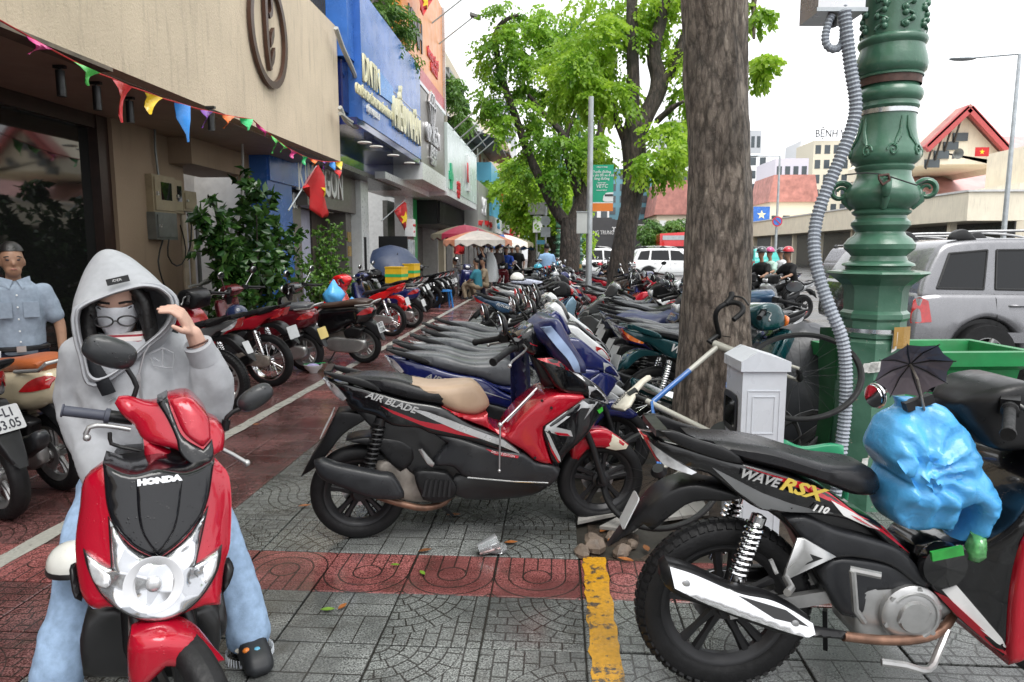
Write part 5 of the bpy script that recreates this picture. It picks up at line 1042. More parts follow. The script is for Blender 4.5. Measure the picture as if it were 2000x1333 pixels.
for k in range(8):
    mb = MB(); a0 = R(45*k)
    mb.tube([Vector((math.cos(a0+.2*math.sin(j*.9+k))*(prof[-2][0]+.003), math.sin(a0+.2*math.sin(j*.9+k))*(prof[-2][0]+.003), LZ(20+j*9))) for j in range(15)], .008, 6)
    for j in range(6): u = a0+.15*math.sin(j*2+k); mb.ball((math.cos(u)*prof[-2][0], math.sin(u)*prof[-2][0], LZ(25+22*j)), .018, 8, 6)
    mb.build('vine_relief', LAMPG, LP, 60)
MB().lathe([(.107/1, 0)], 3) if 0 else None
for cy, m_, nm, h in ((333, RUST, 'rusty_clamp', .03), (462, STRAP, 'steel_strap', .014), (1338, STRAP, 'steel_strap', .012)):
    rr = float(np.interp(LZ(cy), [p[1] for p in prof], [p[0] for p in prof])) if cy < 1100 else 118/2.083*kx+.006
    MB().lathe([(rr+.003, -h), (rr+.006, -h), (rr+.006, h), (rr+.003, h), (rr+.003, -h)], 32, tr(0, 0, LZ(cy)), caps=False).build(nm, m_, LP, 40)
mb = MB(); TAPE = mat('brown_tape', (.36, .21, .05), .3, var=.2); rr = 128/2.083*kx+.012
mb.add([Vector((math.cos(a)*rr, math.sin(a)*rr, z)) for z in (LZ(1318), LZ(1392)) for a in (R(-82), R(-62), R(-42))], [(0, 1, 4, 3), (1, 2, 5, 4)]); mb.add([Vector(v)*.985 for v in mb.v[:6]], [(3, 4, 1, 0), (4, 5, 2, 1)]); mb.build('tape_patch', TAPE, LP, 0)
PAP = mat('torn_paper', (.6, .6, .58), .6, var=.3, vs=40)
for (cx, cy, w, h) in ((440, 350, .05, .03), (500, 345, .05, .035), (395, 1175, .02, .03), (655, 130, .015, .06)):
    p = AY(1600+cx/4.44, 640+cy/4.44, LY-.19); q = Vector((p.x-LC.x, p.y-LC.y, p.z)); MB().prism([(q.x-w, q.z-h), (q.x+w*.8, q.z-h*.7), (q.x+w, q.z+h), (q.x-w*.7, q.z+h*.8)], q.y+.0, q.y+.004).build('torn_label', PAP, LP, 0)
# corrugated conduit and junction box
def corrug(px, Y, rad, m_, name, lab, pitch=.022):
    P = crom([AY(a, b_, Y(b_) if callable(Y) else Y) for a, b_ in px], pitch/2, False, 181); o = MB().tube(P, [rad*(1. if i % 2 else .8) for i in range(len(P))], 12).build(name, m_, None, 0); return tag(o, lab, 'conduit')
CONG = mat('grey_conduit', (.30, .33, .38), .45, var=.1, vs=4)
corrug([(1649, 20), (1653, 60), (1661, 130), (1671, 200), (1667, 238), (1645, 300), (1613, 375), (1596, 425), (1590, 480), (1598, 535), (1622, 605), (1644, 660), (1652, 720), (1651, 800), (1645, 860), (1637, 925), (1630, 1010)], lambda y: 3.98 if y < 420 else 3.98-min(.12, (y-420)*.0006), .036, CONG, 'flexible_conduit', 'long grey corrugated conduit snaking down the green lamp post')
corrug([(1648, 10), (1648, 60), (1642, 90), (1624, 96), (1612, 80), (1618, 45), (1625, 30)], 4.0, .022, CONG, 'flexible_conduit', 'short grey hose looping under the junction box', .018)
jb = empty('junction_box', AY(1625, 38, 4.1), R(4), 'grey metal junction box at the top edge of the lamp post', 'junction box'); MB().bbox((-.13, -.12, 0), (.12, .12, .3)).build('case', STEEL, jb, 0); MB().bbox((-.14, -.13, .0), (.13, -.121, .02)).build('lip', GALV, jb, 0); MB().tube([(0, 0, 0), (0, 0, -.04)], .025, 10).build('gland', BLACK, jb, 40)
wr = tag(MB().tube([AY(a, b_, LY-.25) for a, b_ in ((1650, 342), (1690, 338), (1715, 340), (1740, 346), (1768, 355), (1790, 362), (1812, 352))], .004, 6).build('wire_tie', BLACK, None, 40), 'thin dark wire tied round the lamp post above its scrolls', 'wire')
o = tag(MB().tube(crom([AY(a, b_, LY-.26) for a, b_ in ((1716, 344), (1735, 341), (1738, 352), (1724, 361), (1717, 350))], .02, True, 30), .007, 6, closed=True).build('rusty_ring', RUST, None, 40), 'rusty hook ring hanging on the lamp post wire', 'ring')
# ------------------------------------------------ near trunk
def bark(name, c1, c2, sc=1., moss=.4):
    m, t, b = base(name); oc = t.co('Object'); s = t.sep(oc); cb = t.new('ShaderNodeCombineXYZ')
    for i, k in enumerate((1., 1., .3)): t.l.new(t.m('MULTIPLY', s[i], k), cb.inputs[i])
    v = cb.outputs[0]; n1 = t.noise(13*sc, 8, v, .75, .5); n2 = t.noise(60*sc, 6, v, .75); vr = t.vor(34*sc, t.new('ShaderNodeVectorMath', operation='ADD').outputs[0] if 0 else v, 'F1', 0); vc = t.vor(34*sc, v, 'F1', 1)
    c = t.mix(t.ramp(n1, .38, .6), c1, c2); c = t.mix(t.ramp(t.m('MULTIPLY', vr, n2), .22, .36, 0, .75), c, tuple(x*.4 for x in c1)); c = t.mix(t.ramp(t.noise(2.2, 4, oc), .48, .68, 0, moss), c, (.02, .017, .014)); c = t.mix(t.ramp(n2, .58, .75, 0, .6), c, tuple(min(1, x*1.7) for x in c2))
    t.put(b.inputs['Base Color'], c); b.inputs['Roughness'].default_value = .62
    h = t.m('ADD', t.m('MULTIPLY', t.ramp(n1, .38, .6), .8), t.m('ADD', t.m('MULTIPLY', vr, -.9), t.m('MULTIPLY', n2, .9))); t.put(b.inputs['Normal'], t.bump(h, .9, .03)); return m
BARK = bark('bark_brown', (.15, .112, .09), (.52, .43, .36), 1., .58); BARKD = bark('bark_dark', (.025, .018, .014), (.10, .075, .06), .6, .6)
def trunk(par, path, rads, n, m_, amp=.012, name='trunk', seg=.06):
    P = crom(path, seg, False, 181); L = [0]
    for i in range(1, len(P)): L.append(L[-1]+(P[i]-P[i-1]).length)
    pl = [0]; Q = [Vector(p) for p in path]
    for i in range(1, len(Q)): pl.append(pl[-1]+(Q[i]-Q[i-1]).length)
    rs = [float(np.interp(l/L[-1], [a/pl[-1] for a in pl], rads)) for l in L]
    mb = MB(); mb.tube(P, rs, n); k = len(P)
    for i in range(k):
        for j in range(n):
            q = Vector(mb.v[i*n+j]); d = (q-P[i]); d0 = d.normalized(); nn = noise.fractal(Vector((q.x*7, q.y*7, q.z*1.6)), .8, 2.1, 4)+.6*noise.noise(Vector((q.x*2.5, q.y*2.5, q.z*.9)))
            mb.v[i*n+j] = tuple(q+d0*amp*nn*(1+rs[i]*2))
    return mb.build(name, m_, par, 60)
T1Y = 4.62; t1 = empty('street_tree', (1.07, T1Y, 0), 0, 'thick bare brown tree trunk between the bikes and the white cabinet', 'tree', 'street trees'); sc1 = (AY(1400, 600, T1Y)-_C).dot(_f)/1360
def T1(px, py): v = AY(px, py, T1Y); return v-Vector((1.07, T1Y, 0))
trunk(t1, [T1(1385, 1010), T1(1388, 930), T1(1393, 800), T1(1398, 650), T1(1405, 450), T1(1402, 250), T1(1396, 80), T1(1396, -60), (.08, .1, 5.4), (.1, .3, 7)], [.36, .275, .25, 67*sc1, 61*sc1, 59*sc1, 55*sc1, .19, .17, .14], 40, BARK, .02)
# ------------------------------------------------ white electric cabinet
WBX = mat('white_cabinet_paint', (.6, .63, .68), .3, var=.05, vs=3, dirt=.18); c0 = AG(1437, 1060); EB = empty('electric_cabinet', (c0.x, c0.y, 0), R(3), 'small white roadside electric cabinet with sloped roof', 'cabinet')
d0 = (c0-_C).dot(_f); W_, D_, H_ = 83*d0/1360, .27, .90
MB().bbox((0, 0, 0), (W_, D_, H_)).build('body', WBX, EB, 0)
o_ = .014; xm = W_*.32
MB().loft([[Vector((-o_, y, H_)), Vector((W_+o_, y, H_)), Vector((W_+o_, y, H_+.05)), Vector((xm, y, H_+.10)), Vector((-o_, y, H_+.05))] for y in (-o_, D_+o_)]).build('roof', WBX, EB, 0, fixn=True)
for a, b2, z0, z1 in ((.03, W_-.03, .05, .80), (.055, W_-.055, .58, .77)):
    mb = MB()
    for (p, q) in (((a, z0), (b2, z0)), ((b2, z0), (b2, z1)), ((b2, z1), (a, z1)), ((a, z1), (a, z0))): mb.bar((p[0], -.001, p[1]), (q[0], -.001, q[1]), .004, .005)
    mb.build('pressed_panel', WBX, EB, 0)
mb = MB(); mb.slab([(.08, .56), (.26, .56), (.28, .58), (.28, .74), (.26, .76), (.08, .76), (.06, .74), (.06, .58)], .004, .002, .1); mb.xf(rotm(R(90), 'Z') @ tr(0, .004, 0)).build('window_frame', BLACK, EB, 0)
MB().bbox((-.0095, .09, .59), (-.009, .25, .73)).build('window_glass', GLASS, EB, 0); MB().bbox((-.012, .03, .40), (-.001, .05, .50)).build('door_handle', STEEL, EB, 0); MB().bbox((-.012, .028, .36), (0, .05, .385)).build('lock', STEEL, EB, 0)
# ------------------------------------------------ green bins
GBIN = mat('green_bin_plastic', (.015, .22, .065), .4, var=.2, vs=5, dirt=.25); DGB = mat('dark_green_plastic', (.008, .075, .025), .35, var=.25, vs=6)
gb = empty('waste_bin', (2.1, 4.95, 0), R(6), 'open green wheeled waste container behind the lamp post', 'bin'); mb = MB(); w, d, h = 1.25, .62, .80
def ring(x0, x1, y0, y1, z): return [Vector((x0, y0, z)), Vector((x1, y0, z)), Vector((x1, y1, z)), Vector((x0, y1, z))]
mb.loft([ring(.12, w-.12, .1, d-.1, .14), ring(.05, w-.05, .03, d-.03, h-.14), ring(.02, w-.02, .0, d, h-.12), ring(-.03, w+.03, -.05, d+.05, h-.1), ring(-.04, w+.04, -.06, d+.06, h), ring(.03, w-.03, .02, d-.02, h), ring(.12, w-.12, .11, d-.11, .2)]); mb.build('tub', GBIN, gb, 0, fixn=True)
for x in (.35, .65, .95): MB().bbox((x, -.006, .2), (x+.04, .02, h-.16)).build('rib', GBIN, gb, 0)
for x in (.2, .95):
    for y in (.12, .5): MB().lathe([(0, -.025), (.08, -.025), (.08, .025), (0, .025)], 16, WY(x, y, .081)).build('castor', BLACK, gb, 40)
o = empty('bin_lid', AY(1620, 890, 4.35), 0, 'dark green curved plastic lid hanging beside the corrugated conduit', 'lid'); mb = MB(); V = []
pa = [(1602, 640), (1598, 700), (1600, 760), (1598, 820), (1588, 880)]; pb2 = [(1632, 640), (1634, 700), (1634, 760), (1626, 820), (1612, 893)]
for (a, b_) in zip(pa, pb2): V += [AY(a[0], a[1], 4.45)-o.location, AY(b_[0], b_[1], 4.3)-o.location]
V2 = [v+Vector((.004, .012, 0)) for v in V]; F = [(2*i, 2*i+1, 2*i+3, 2*i+2) for i in range(4)]; n = len(V); mb.add(V+V2, F+[tuple(q+n for q in f_[::-1]) for f_ in F]+[(0, 2, n+2, n), (2, 4, n+4, n+2), (4, 6, n+6, n+4), (6, 8, n+8, n+6)]+[(n+1, n+3, 3, 1), (n+3, n+5, 5, 3), (n+5, n+7, 7, 5), (n+7, n+9, 9, 7)]); mb.build('panel', DGB, o, 50); MB().tube([V[i] for i in range(1, 10, 2)], .006, 6).build('rim', DGB, o, 50)
o = empty('plastic_chair', AG(1585, 880, .45), 0, 'toppled green plastic chair behind the white cabinet', 'chair'); p0 = o.location
mb = MB(); mb.slab([(-.16, -.02), (-.15, .06), (-.05, .02), (.1, .04), (.16, .03), (.17, -.1), (.08, -.14), (-.08, -.1)], .02, .01, .05); mb.build('backrest', mat('mint_plastic', (.02, .25, .12), .35, var=.15), o, 50); MB().tube([(-.18, 0, -.1), (-.2, .1, -.42)], .018, 8).build('leg', mat('mint_plastic', (1, 1, 1)), o, 50); MB().tube([(.2, 0, -.08), (.22, .1, -.42)], .018, 8).build('leg', mat('mint_plastic', (1, 1, 1)), o, 50)
# tarpaulin-covered heap and coiled cables behind the cabinet
mb = MB(); mb.ball((0, 0, 0), (.5, .28, .52), 26, 14); mb.v = [(x*(1+.12*noise.noise(Vector((x*5, y*5, z*2)))), y*(1+.2*noise.noise(Vector((x*6, y*4, z*3)))), max(z, -.4)+.05*noise.noise(Vector((x*9, y*9, z*4)))) for x, y, z in mb.v]; tag(mb.build('tarpaulin_heap', mat('grey_tarpaulin', (.05, .052, .06), .4, var=.25, vs=4, bump=.5, bs=12), None, 60, (2.0, 5.75, .4)), 'dark grey tarpaulin thrown over goods behind the white cabinet', 'tarpaulin')
for i, (px, py) in enumerate(((1500, 905), (1550, 915), (1590, 905))):
    p = AG(px, py, .1); mb = MB()
    mb.tube([p+Vector((math.cos(a)*.2, math.sin(a)*.1+.02*i, .18+.16*math.sin(a+i)+.0006*j)) for j, a in enumerate([R(24*k) for k in range(60)])], .008, 6); tag(mb.build('cable_coil', CABLE, None, 50), ['black cable coil right behind the white cabinet', 'black cable coil between cabinet and green lid', 'black cable coil under the dark green lid'][i], 'cable', 'coils of black cable')
# ------------------------------------------------ bicycle
ra = AD(1290, 931, 3.78); fa = None; bd_ = 9
for k in range(200):
    q = AD(1568, 728, 3.95+k*.01)
    if abs((q-ra).length-1.0) < bd_ and q.y > ra.y: bd_ = abs((q-ra).length-1.0); fa = q
sd_ = AD(1330, 768, 4.13); ex = (fa-ra).normalized(); ez = (sd_-ra); ez = (ez-ex*ez.dot(ex)).normalized(); ey = ez.cross(ex)
MBK = Matrix(((ex.x, ey.x, ez.x, ra.x), (ex.y, ey.y, ez.y, ra.y), (ex.z, ey.z, ez.z, ra.z), (0, 0, 0, 1)))
bk = empty('bicycle'); bk.matrix_world = MBK; bk.matrix_basis = MBK; tag(bk, 'white and blue road bicycle with dropped black handlebar leaning at the trunk', 'bicycle')
WB_ = mat('bike_white_paint', (.42, .41, .36), .25, coat=.6, var=.06); BB_ = mat('bike_blue_paint', (.03, .13, .4), .25, coat=.6)
def bwheel(x, nm, ax):
    mb = MB(); M = tr(x, 0, 0) @ rotm(R(90), 'X'); mb.lathe([(.305, -.012), (.318, -.013), (.322, 0), (.318, .013), (.305, .012), (.296, 0), (.305, -.012)], 48, M, caps=False); mb.lathe([(0, -.05), (.012, -.05), (.02, -.03), (.014, 0), (.02, .03), (.012, .05), (0, .05)], 12, M)
    for k in range(24):
        a = 2*math.pi*k/24; b2 = a+(.6 if k % 4 < 2 else -.6); mb.tube([(x+.018*math.cos(b2), (.028 if k % 2 else -.028), .018*math.sin(b2)), (x+.302*math.cos(a), 0, .302*math.sin(a))], .0012, 3, caps=False)
    o = mb.build(nm, ALLOY, bk, 40); MB().lathe([(.318+.013*math.cos(a), .013*math.sin(a)) for a in [2*math.pi*k/8 for k in range(9)]], 56, M, caps=False).build('tyre', RUBBER, o, 60)
bwheel(0, 'rear_wheel', 0); bwheel(1.0, 'front_wheel', 1)
BBk, ST, HT0, HT1 = (.41, 0, -.06), (.27, 0, .47), (.88, 0, .40), (.845, 0, .53)
def fr_(n, a, b_, r0, r1, m_): MB().tube([a, (Vector(a)+Vector(b_))/2, b_], [r0, (r0+r1)/2, r1], 12).build(n, m_, bk, 50)
fr_('down_tube', BBk, HT0, .024, .023, WB_); fr_('top_tube', (.285, 0, .44), (.85, 0, .50), .014, .017, WB_); fr_('seat_tube', BBk, ST, .018, .018, WB_); fr_('head_tube', HT0, HT1, .024, .026, WB_)
for s_ in (-1, 1): fr_('seat_stay', (0, s_*.06, 0), (.28, s_*.018, .43), .008, .009, BB_); fr_('chain_stay', (0, s_*.06, 0), (.40, s_*.03, -.055), .009, .012, WB_); fr_('fork_blade', (1.0, s_*.055, 0), (.885, s_*.03, .38), .009, .017, WB_)
for a, b2 in ((.5, .62), (.68, .74)): MB().tube([Vector(BBk).lerp(Vector(HT0), a), Vector(BBk).lerp(Vector(HT0), b2)], .0255, 12).build('blue_band', BB_, bk, 50)
MB().tube([(.29, 0, .44), (.6, 0, .473)], .0168, 12).build('blue_band', BB_, bk, 50); MB().tube([ST, (.245, 0, .56)], .014, 10).build('seat_post', BLACK, bk, 50)
text('frame_lettering', 'TCR', .05, BB_, bk, M=tr(.66, -.029, .19) @ rotm(R(-44), 'Y') @ rotm(R(90), 'X'), ext=.001, bold=.001)
sdl = []
for x, w_, z, hh in ((-.13, .005, 0, .02), (-.12, .066, .0, .03), (-.08, .076, .005, .04), (-.02, .055, .006, .035), (.03, .03, .004, .03), (.09, .02, .004, .03), (.135, .018, -.004, .03), (.15, .004, -.015, .02)):
    sdl.append([Vector((x, w_*math.cos(a), z-.5*hh+.5*hh*math.copysign(abs(math.sin(a))**.7, math.sin(a))-.12*abs(w_*math.cos(a)))) for a in [2*math.pi*k/16 for k in range(16)]])
sa = MB().loft(sdl).xf(tr(.245, 0, .605) @ rotm(R(-12), 'Y') @ rotm(R(62), 'X') @ Matrix.Scale(1.15, 4)).build('saddle', mat('cream_saddle', (.66, .62, .52), .35, var=.1, dirt=.2), bk, 60, fixn=True); text('saddle_lettering', 'MOSSO', .026, INK, bk, M=tr(.155, -.058, .556) @ rotm(R(-14), 'Y') @ rotm(R(100), 'X'), ext=.0012, sx=1.4, bold=.0006)
MB().box((.245, 0, .575), (.06, .05, .03)).build('saddle_clamp', BLACK, bk, 0); MB().lathe([(0, -.004), (.09, -.004), (.09, .004), (0, .004)], 28, tr(.41, -.05, -.06) @ rotm(R(90), 'X')).build('chainring', ALLOY, bk, 40); MB().lathe([(0, 0), (.045, 0), (.03, .03), (0, .03)], 18, tr(0, -.05, 0) @ rotm(R(90), 'X')).build('sprockets', ALLOY, bk, 40); MB().tube([(.41, -.07, -.06), (.33, -.075, -.2)], .01, 8).tube([(.41, .07, -.06), (.49, .075, .08)], .01, 8).build('crank', SILVER, bk, 40)
HB = (.92, 0, .575); MB().tube([HT1, (.835, 0, .57), HB], .015, 10).build('stem', BLACK, bk, 50)
for s_ in (-1, 1):
    P = crom([(.92, 0, .575), (.92, s_*.16, .575), (.95, s_*.2, .575), (1.02, s_*.205, .56), (1.05, s_*.21, .50), (1.02, s_*.215, .44), (.93, s_*.22, .42)], .02, False, 181); MB().tube(P, .0155, 10).build('drop_bar', RUBBER, bk, 60)
    MB().tube(crom([(1.0, s_*.205, .565), (1.06, s_*.205, .585), (1.085, s_*.205, .61)], .02, False, 181), [.017]*2+[.02]*8 if 0 else .019, 10).build('brake_hood', RUBBER, bk, 60); MB().tube(crom([(1.075, s_*.205, .59), (1.1, s_*.205, .53), (1.08, s_*.205, .46)], .02, False, 181), .006, 8).build('brake_lever', BLACK, bk, 60)
MB().tube(crom([(1.08, .2, .6), (1.0, .2, .75), (.9, .08, .72), (.95, 0, .5)], .03, False, 181), .003, 6).build('brake_cable', CABLE, bk, 60)
# ------------------------------------------------ cars
CARS = mat('car_silver', (.2, .2, .215), .28, .4, coat=.8, var=.04); CARW = mat('car_white', (.75, .76, .77), .3, 0, coat=.8, var=.03); CARD = mat('car_dark', (.02, .021, .024), .25, .2, coat=.8, var=.05); CGL = mat('car_glass', (.008, .009, .011), .04, var=0, spec=.35)
def make_car():
    r_ = empty('parked_car'); S = {}
    def sl(n, poly, w, m_, r=.06, cell=.16, **k):
        mb = MB(); S[n] = mb.slab(poly, w, r, cell, **k); return mb.build(n, m_, r_, 50)
    ar = lambda cx, a0=0: [(cx+.42*math.cos(R(a)), .36+.42*math.sin(R(a))) for a in (188, 160, 130, 100, 80, 50, 20, -8)]
    bp = [(.0, .42), (.0, .62), (.05, .9), (.1, 1.06), (.4, 1.075), (2.2, 1.05), (3.1, 1.03), (3.3, 1.03), (4.15, .95), (4.36, .8), (4.42, .55), (4.38, .34), (4.05, .3)]+ar(3.55)[::-1]+[(2.9, .28), (1.5, .28)]+ar(.87)[::-1]+[(.2, .33)]
    sl('body', bp, lambda x, z: .89-.10*np.clip((z-.75)/.4, 0, 1)-.06*np.clip((.5-z)/.3, 0, 1)-.12*np.clip((x-3.7)/.7, 0, 1)**2-.05*np.clip((.3-x)/.3, 0, 1), CARS, .07, .14, corner=40)
    wup = lambda x, z: .80-.19*np.clip((z-1.0)/.7, 0, 1)
    sl('cabin', [(.1, 1.0), (.16, 1.2), (.38, 1.58), (.52, 1.66), (1.0, 1.7), (2.0, 1.69), (2.5, 1.64), (2.8, 1.52), (3.35, 1.06), (3.3, 1.0)], wup, CARS, .06, .14)
    for nm, pl in (('rear_quarter_window', [(.32, 1.12), (.5, 1.52), (.95, 1.56), (.86, 1.11)]), ('rear_door_window', [(1.0, 1.11), (1.06, 1.56), (1.88, 1.57), (1.92, 1.09)]), ('front_door_window', [(2.02, 1.09), (2.0, 1.57), (2.42, 1.54), (2.85, 1.2), (2.9, 1.08)])):
        for s_ in (-1, 1):
            mb = MB(); mb.skin(pl, S['cabin'], s_, .004, .12, sm=False); mb.build(nm, CGL, r_, 50)
            mb = MB(); n = len(pl)
            for i in range(n):
                a, b_ = pl[i], pl[(i+1) % n]; ya, yb = [float(S['cabin'](p[0], p[1])[0]) for p in (a, b_)]; mb.tube([(a[0], s_*(ya+.003), a[1]), (b_[0], s_*(yb+.003), b_[1])], .014, 6)
            mb.build('window_trim', BLACK, r_, 50)
    ws = MB(); ws.skin([(2.62, 1.5), (2.78, 1.46), (3.25, 1.1), (3.15, 1.08), (2.95, 1.12)], S['cabin'], 1, .003, .2, sm=False); MB().add([(2.83, -.58, 1.5), (2.83, .58, 1.5), (3.33, .7, 1.08), (3.33, -.7, 1.08)], [(0, 1, 2, 3)]).xf(tr(.012, 0, .012)).build('windscreen', CGL, r_, 0); MB().add([(.19, -.66, 1.12), (.19, .66, 1.12), (.4, .56, 1.55), (.4, -.56, 1.55)], [(3, 2, 1, 0)]).xf(tr(-.03, 0, 0)).build('rear_window', CGL, r_, 0)
    for x in (.98, 1.98, 2.98):
        mb = MB()
        for s_ in (-1, 1): mb.tube([(x, s_*(float(S['body'](x, z)[0])+.001), z) for z in (.34, .6, .8, 1.0, 1.06)], .005, 4)
        mb.build('door_seam', BLACK, r_, 0)
    for x in (1.12, 2.12):
        mb = MB()
        for s_ in (-1, 1): mb.tube([(x, s_*.835, .92), (x+.02, s_*.865, .925), (x+.2, s_*.865, .925), (x+.22, s_*.835, .92)], .014, 8)
        mb.build('door_handle', CARS, r_, 50)
    mb = MB()
    for s_ in (-1, 1): mb.skin([(.95, .5), (.95, .62), (2.95, .6), (2.95, .48)], S['body'], s_, .012, .2, sm=False)
    tag(mb.build('side_moulding', CARS, r_, 50), kind='stuff')
    for x in (.87, 3.55):
        for s_ in (-1, 1):
            MB().lathe([(0, -.02), (.41, -.02), (.41, .02), (0, .02)], 28, WY(x, s_*.79, .36)).build('wheel_well', BLACK, r_, 40); M = WY(x, s_*.8, .36); w = MB().lathe([(.2, -.11), (.34, -.11), (.36, -.06), (.36, .06), (.34, .11), (.2, .11), (.2, -.11)], 32, M, caps=False).build('wheel', RUBBER, r_, 40)
            mb = MB(); mb.lathe([(0, -.06), (.05, -.07), (.06, -.05), (.06, .05), (0, .06)], 16, M)
            mb.lathe([(.19, -.105), (.215, -.105), (.215, .105), (.19, .105), (.19, -.105)], 32, M, caps=False)
            for k in range(5): a = R(72*k); mb.tube([(x+.04*math.cos(a), s_*.8+s_*.08, .36+.04*math.sin(a)), (x+.2*math.cos(a), s_*.8+s_*.1, .36+.2*math.sin(a))], [.035, .028], 8)
            mb.build('rim', SILVER, w, 40)
    for s_ in (-1, 1):
        MB().tube(crom([(.55, s_*.56, 1.7), (.62, s_*.57, 1.76), (1.2, s_*.57, 1.785), (1.9, s_*.57, 1.78), (2.3, s_*.56, 1.72), (2.38, s_*.55, 1.66)], .1, False, 181), .016, 8).build('roof_rail', SILVER, r_, 50)
        for x in (.66, 1.6): mb = MB(); mb.slab([(x-.14, 1.68), (x-.1, 1.76), (x-.03, 1.8), (x+.06, 1.8), (x+.14, 1.74), (x+.2, 1.68)], .03, .015, .08, s_*.57); mb.build('rail_foot', BLACK, r_, 50)
        mb = MB(); mb.skin([(.02, .72), (.05, .98), (.12, 1.02), (.2, .98), (.22, .74)], S['body'], s_, .006, .1); mb.build('tail_light', REDL, r_, 50); mb = MB(); mb.skin([(4.0, .74), (4.0, .9), (4.15, .9), (4.36, .78), (4.38, .68)], S['body'], s_, .006, .1); mb.build('headlight', LENS, r_, 50)
        MB().ball((2.75, s_*.95, 1.12), (.07, .1, .07), 12, 8).build('wing_mirror', CARS, r_, 60)
    return r_
CAR = make_car(); p = AD(1681, 600, 8.75); place(CAR, p.x+.42, p.y+.6, 4, 0, 'silver estate car with roof rails parked behind the lamp post', 'car'); CAR.location.z = -.13; CAR.scale = (1.05, 1.05, 1.05)
cars = [('white', AD(1228, 530, 38), 3, 'white family car right of the leaning trunk', CARW), ('white', AD(1105, 530, 40), 3, 'white car left of the leaning trunk', CARW), ('white', AD(1040, 520, 46), 2, 'white car behind the far trunk', CARW), ('dark', AD(1640, 545, 12.5), 3, 'dark car left of the lamp post with red tail light', CARD), ('white', AD(1475, 512, 44), 95, 'white taxi at the crossing right of the near trunk', CARW), ('teal', AD(1500, 512, 42), 100, 'teal taxi beyond the riders', paint('car_teal', (.03, .4, .36))), ('white', AD(1270, 500, 62), 5, 'white van far down the street', CARW), ('white', AD(1325, 505, 46), 85, 'white hatchback before the red bus', CARW), ('silver', AD(1640, 520, 30), 40, 'silver car partly hidden by the lamp post', CARS)]
for nm, p, hd, lab, m_ in cars:
    c_ = copy_tree(CAR, None, {'car_silver': m_}); place(c_, p.x, p.y, hd, 0, lab, 'car', 'cars on the road'); c_.location.z = -.13
# ---------------------------------------------------------------- foliage
def leaf_mat(name, c1, c2, rough=.4, tl=.35):
    m, t, b = base(name); r_ = t.new('ShaderNodeAttribute', attribute_name='rnd').outputs['Fac']; c = t.mix(r_, c1, c2); t.put(b.inputs['Base Color'], c); b.inputs['Roughness'].default_value = rough
    tb = t.new('ShaderNodeBsdfTranslucent'); t.put(tb.inputs['Color'], t.mix(r_, tuple(min(1, x*1.5) for x in c1), tuple(min(1, x*1.6) for x in c2))); mx = t.new('ShaderNodeMixShader'); mx.inputs[0].default_value = tl
    t.l.new(b.outputs[0], mx.inputs[1]); t.l.new(tb.outputs[0], mx.inputs[2]); t.l.new(mx.outputs[0], t.n['Material Output'].inputs['Surface']); return m
LFB = leaf_mat('leaf_bright', (.12, .27, .02), (.39, .55, .055), .4, .5); LFM = leaf_mat('leaf_mid', (.07, .19, .018), (.28, .46, .045), .4, .48); LFD = leaf_mat('leaf_glossy_dark', (.012, .05, .014), (.07, .16, .03), .25, .15); LFS = leaf_mat('leaf_shrub', (.04, .12, .02), (.16, .3, .04), .4, .25)
rng = np.random.default_rng(5)
def leaves(P, D, L, W, fold=.25):
    """diamond leaves with a crease: P base points, D directions"""
    n = len(P); D = D/np.linalg.norm(D, axis=1)[:, None]; U = rng.normal(size=(n, 3)); U[:, 2] += 1.2; S = np.cross(D, U); S /= np.linalg.norm(S, axis=1)[:, None]+1e-9; N = np.cross(S, D)
    L = (L*rng.uniform(.7, 1.25, n))[:, None]; W = (W*rng.uniform(.8, 1.2, n))[:, None]
    V = np.stack([P, P+D*L*.45+S*W+N*W*fold, P+D*L-N*L*.12, P+D*L*.45-S*W+N*W*fold], 1).reshape(-1, 3); return V
def leaf_obj(name, V, m, par, rnd=None):
    n = len(V)//4; me = bpy.data.meshes.new(name); me.vertices.add(len(V)); me.vertices.foreach_set('co', V.astype(np.float32).ravel())
    q = np.arange(n)*4; tri = np.stack([q, q+1, q+2, q, q+2, q+3], 1).reshape(-1, 3); me.loops.add(tri.size); me.polygons.add(len(tri)); me.loops.foreach_set('vertex_index', tri.ravel().astype(np.int32)); me.polygons.foreach_set('loop_start', np.arange(0, tri.size, 3, dtype=np.int32)); me.update(calc_edges=True)
    a = me.attributes.new('rnd', 'FLOAT', 'FACE'); r_ = rng.uniform(0, 1, n) if rnd is None else rnd; a.data.foreach_set('value', np.repeat(r_, 2).astype(np.float32)); me.materials.append(m); return link(name, me, par)
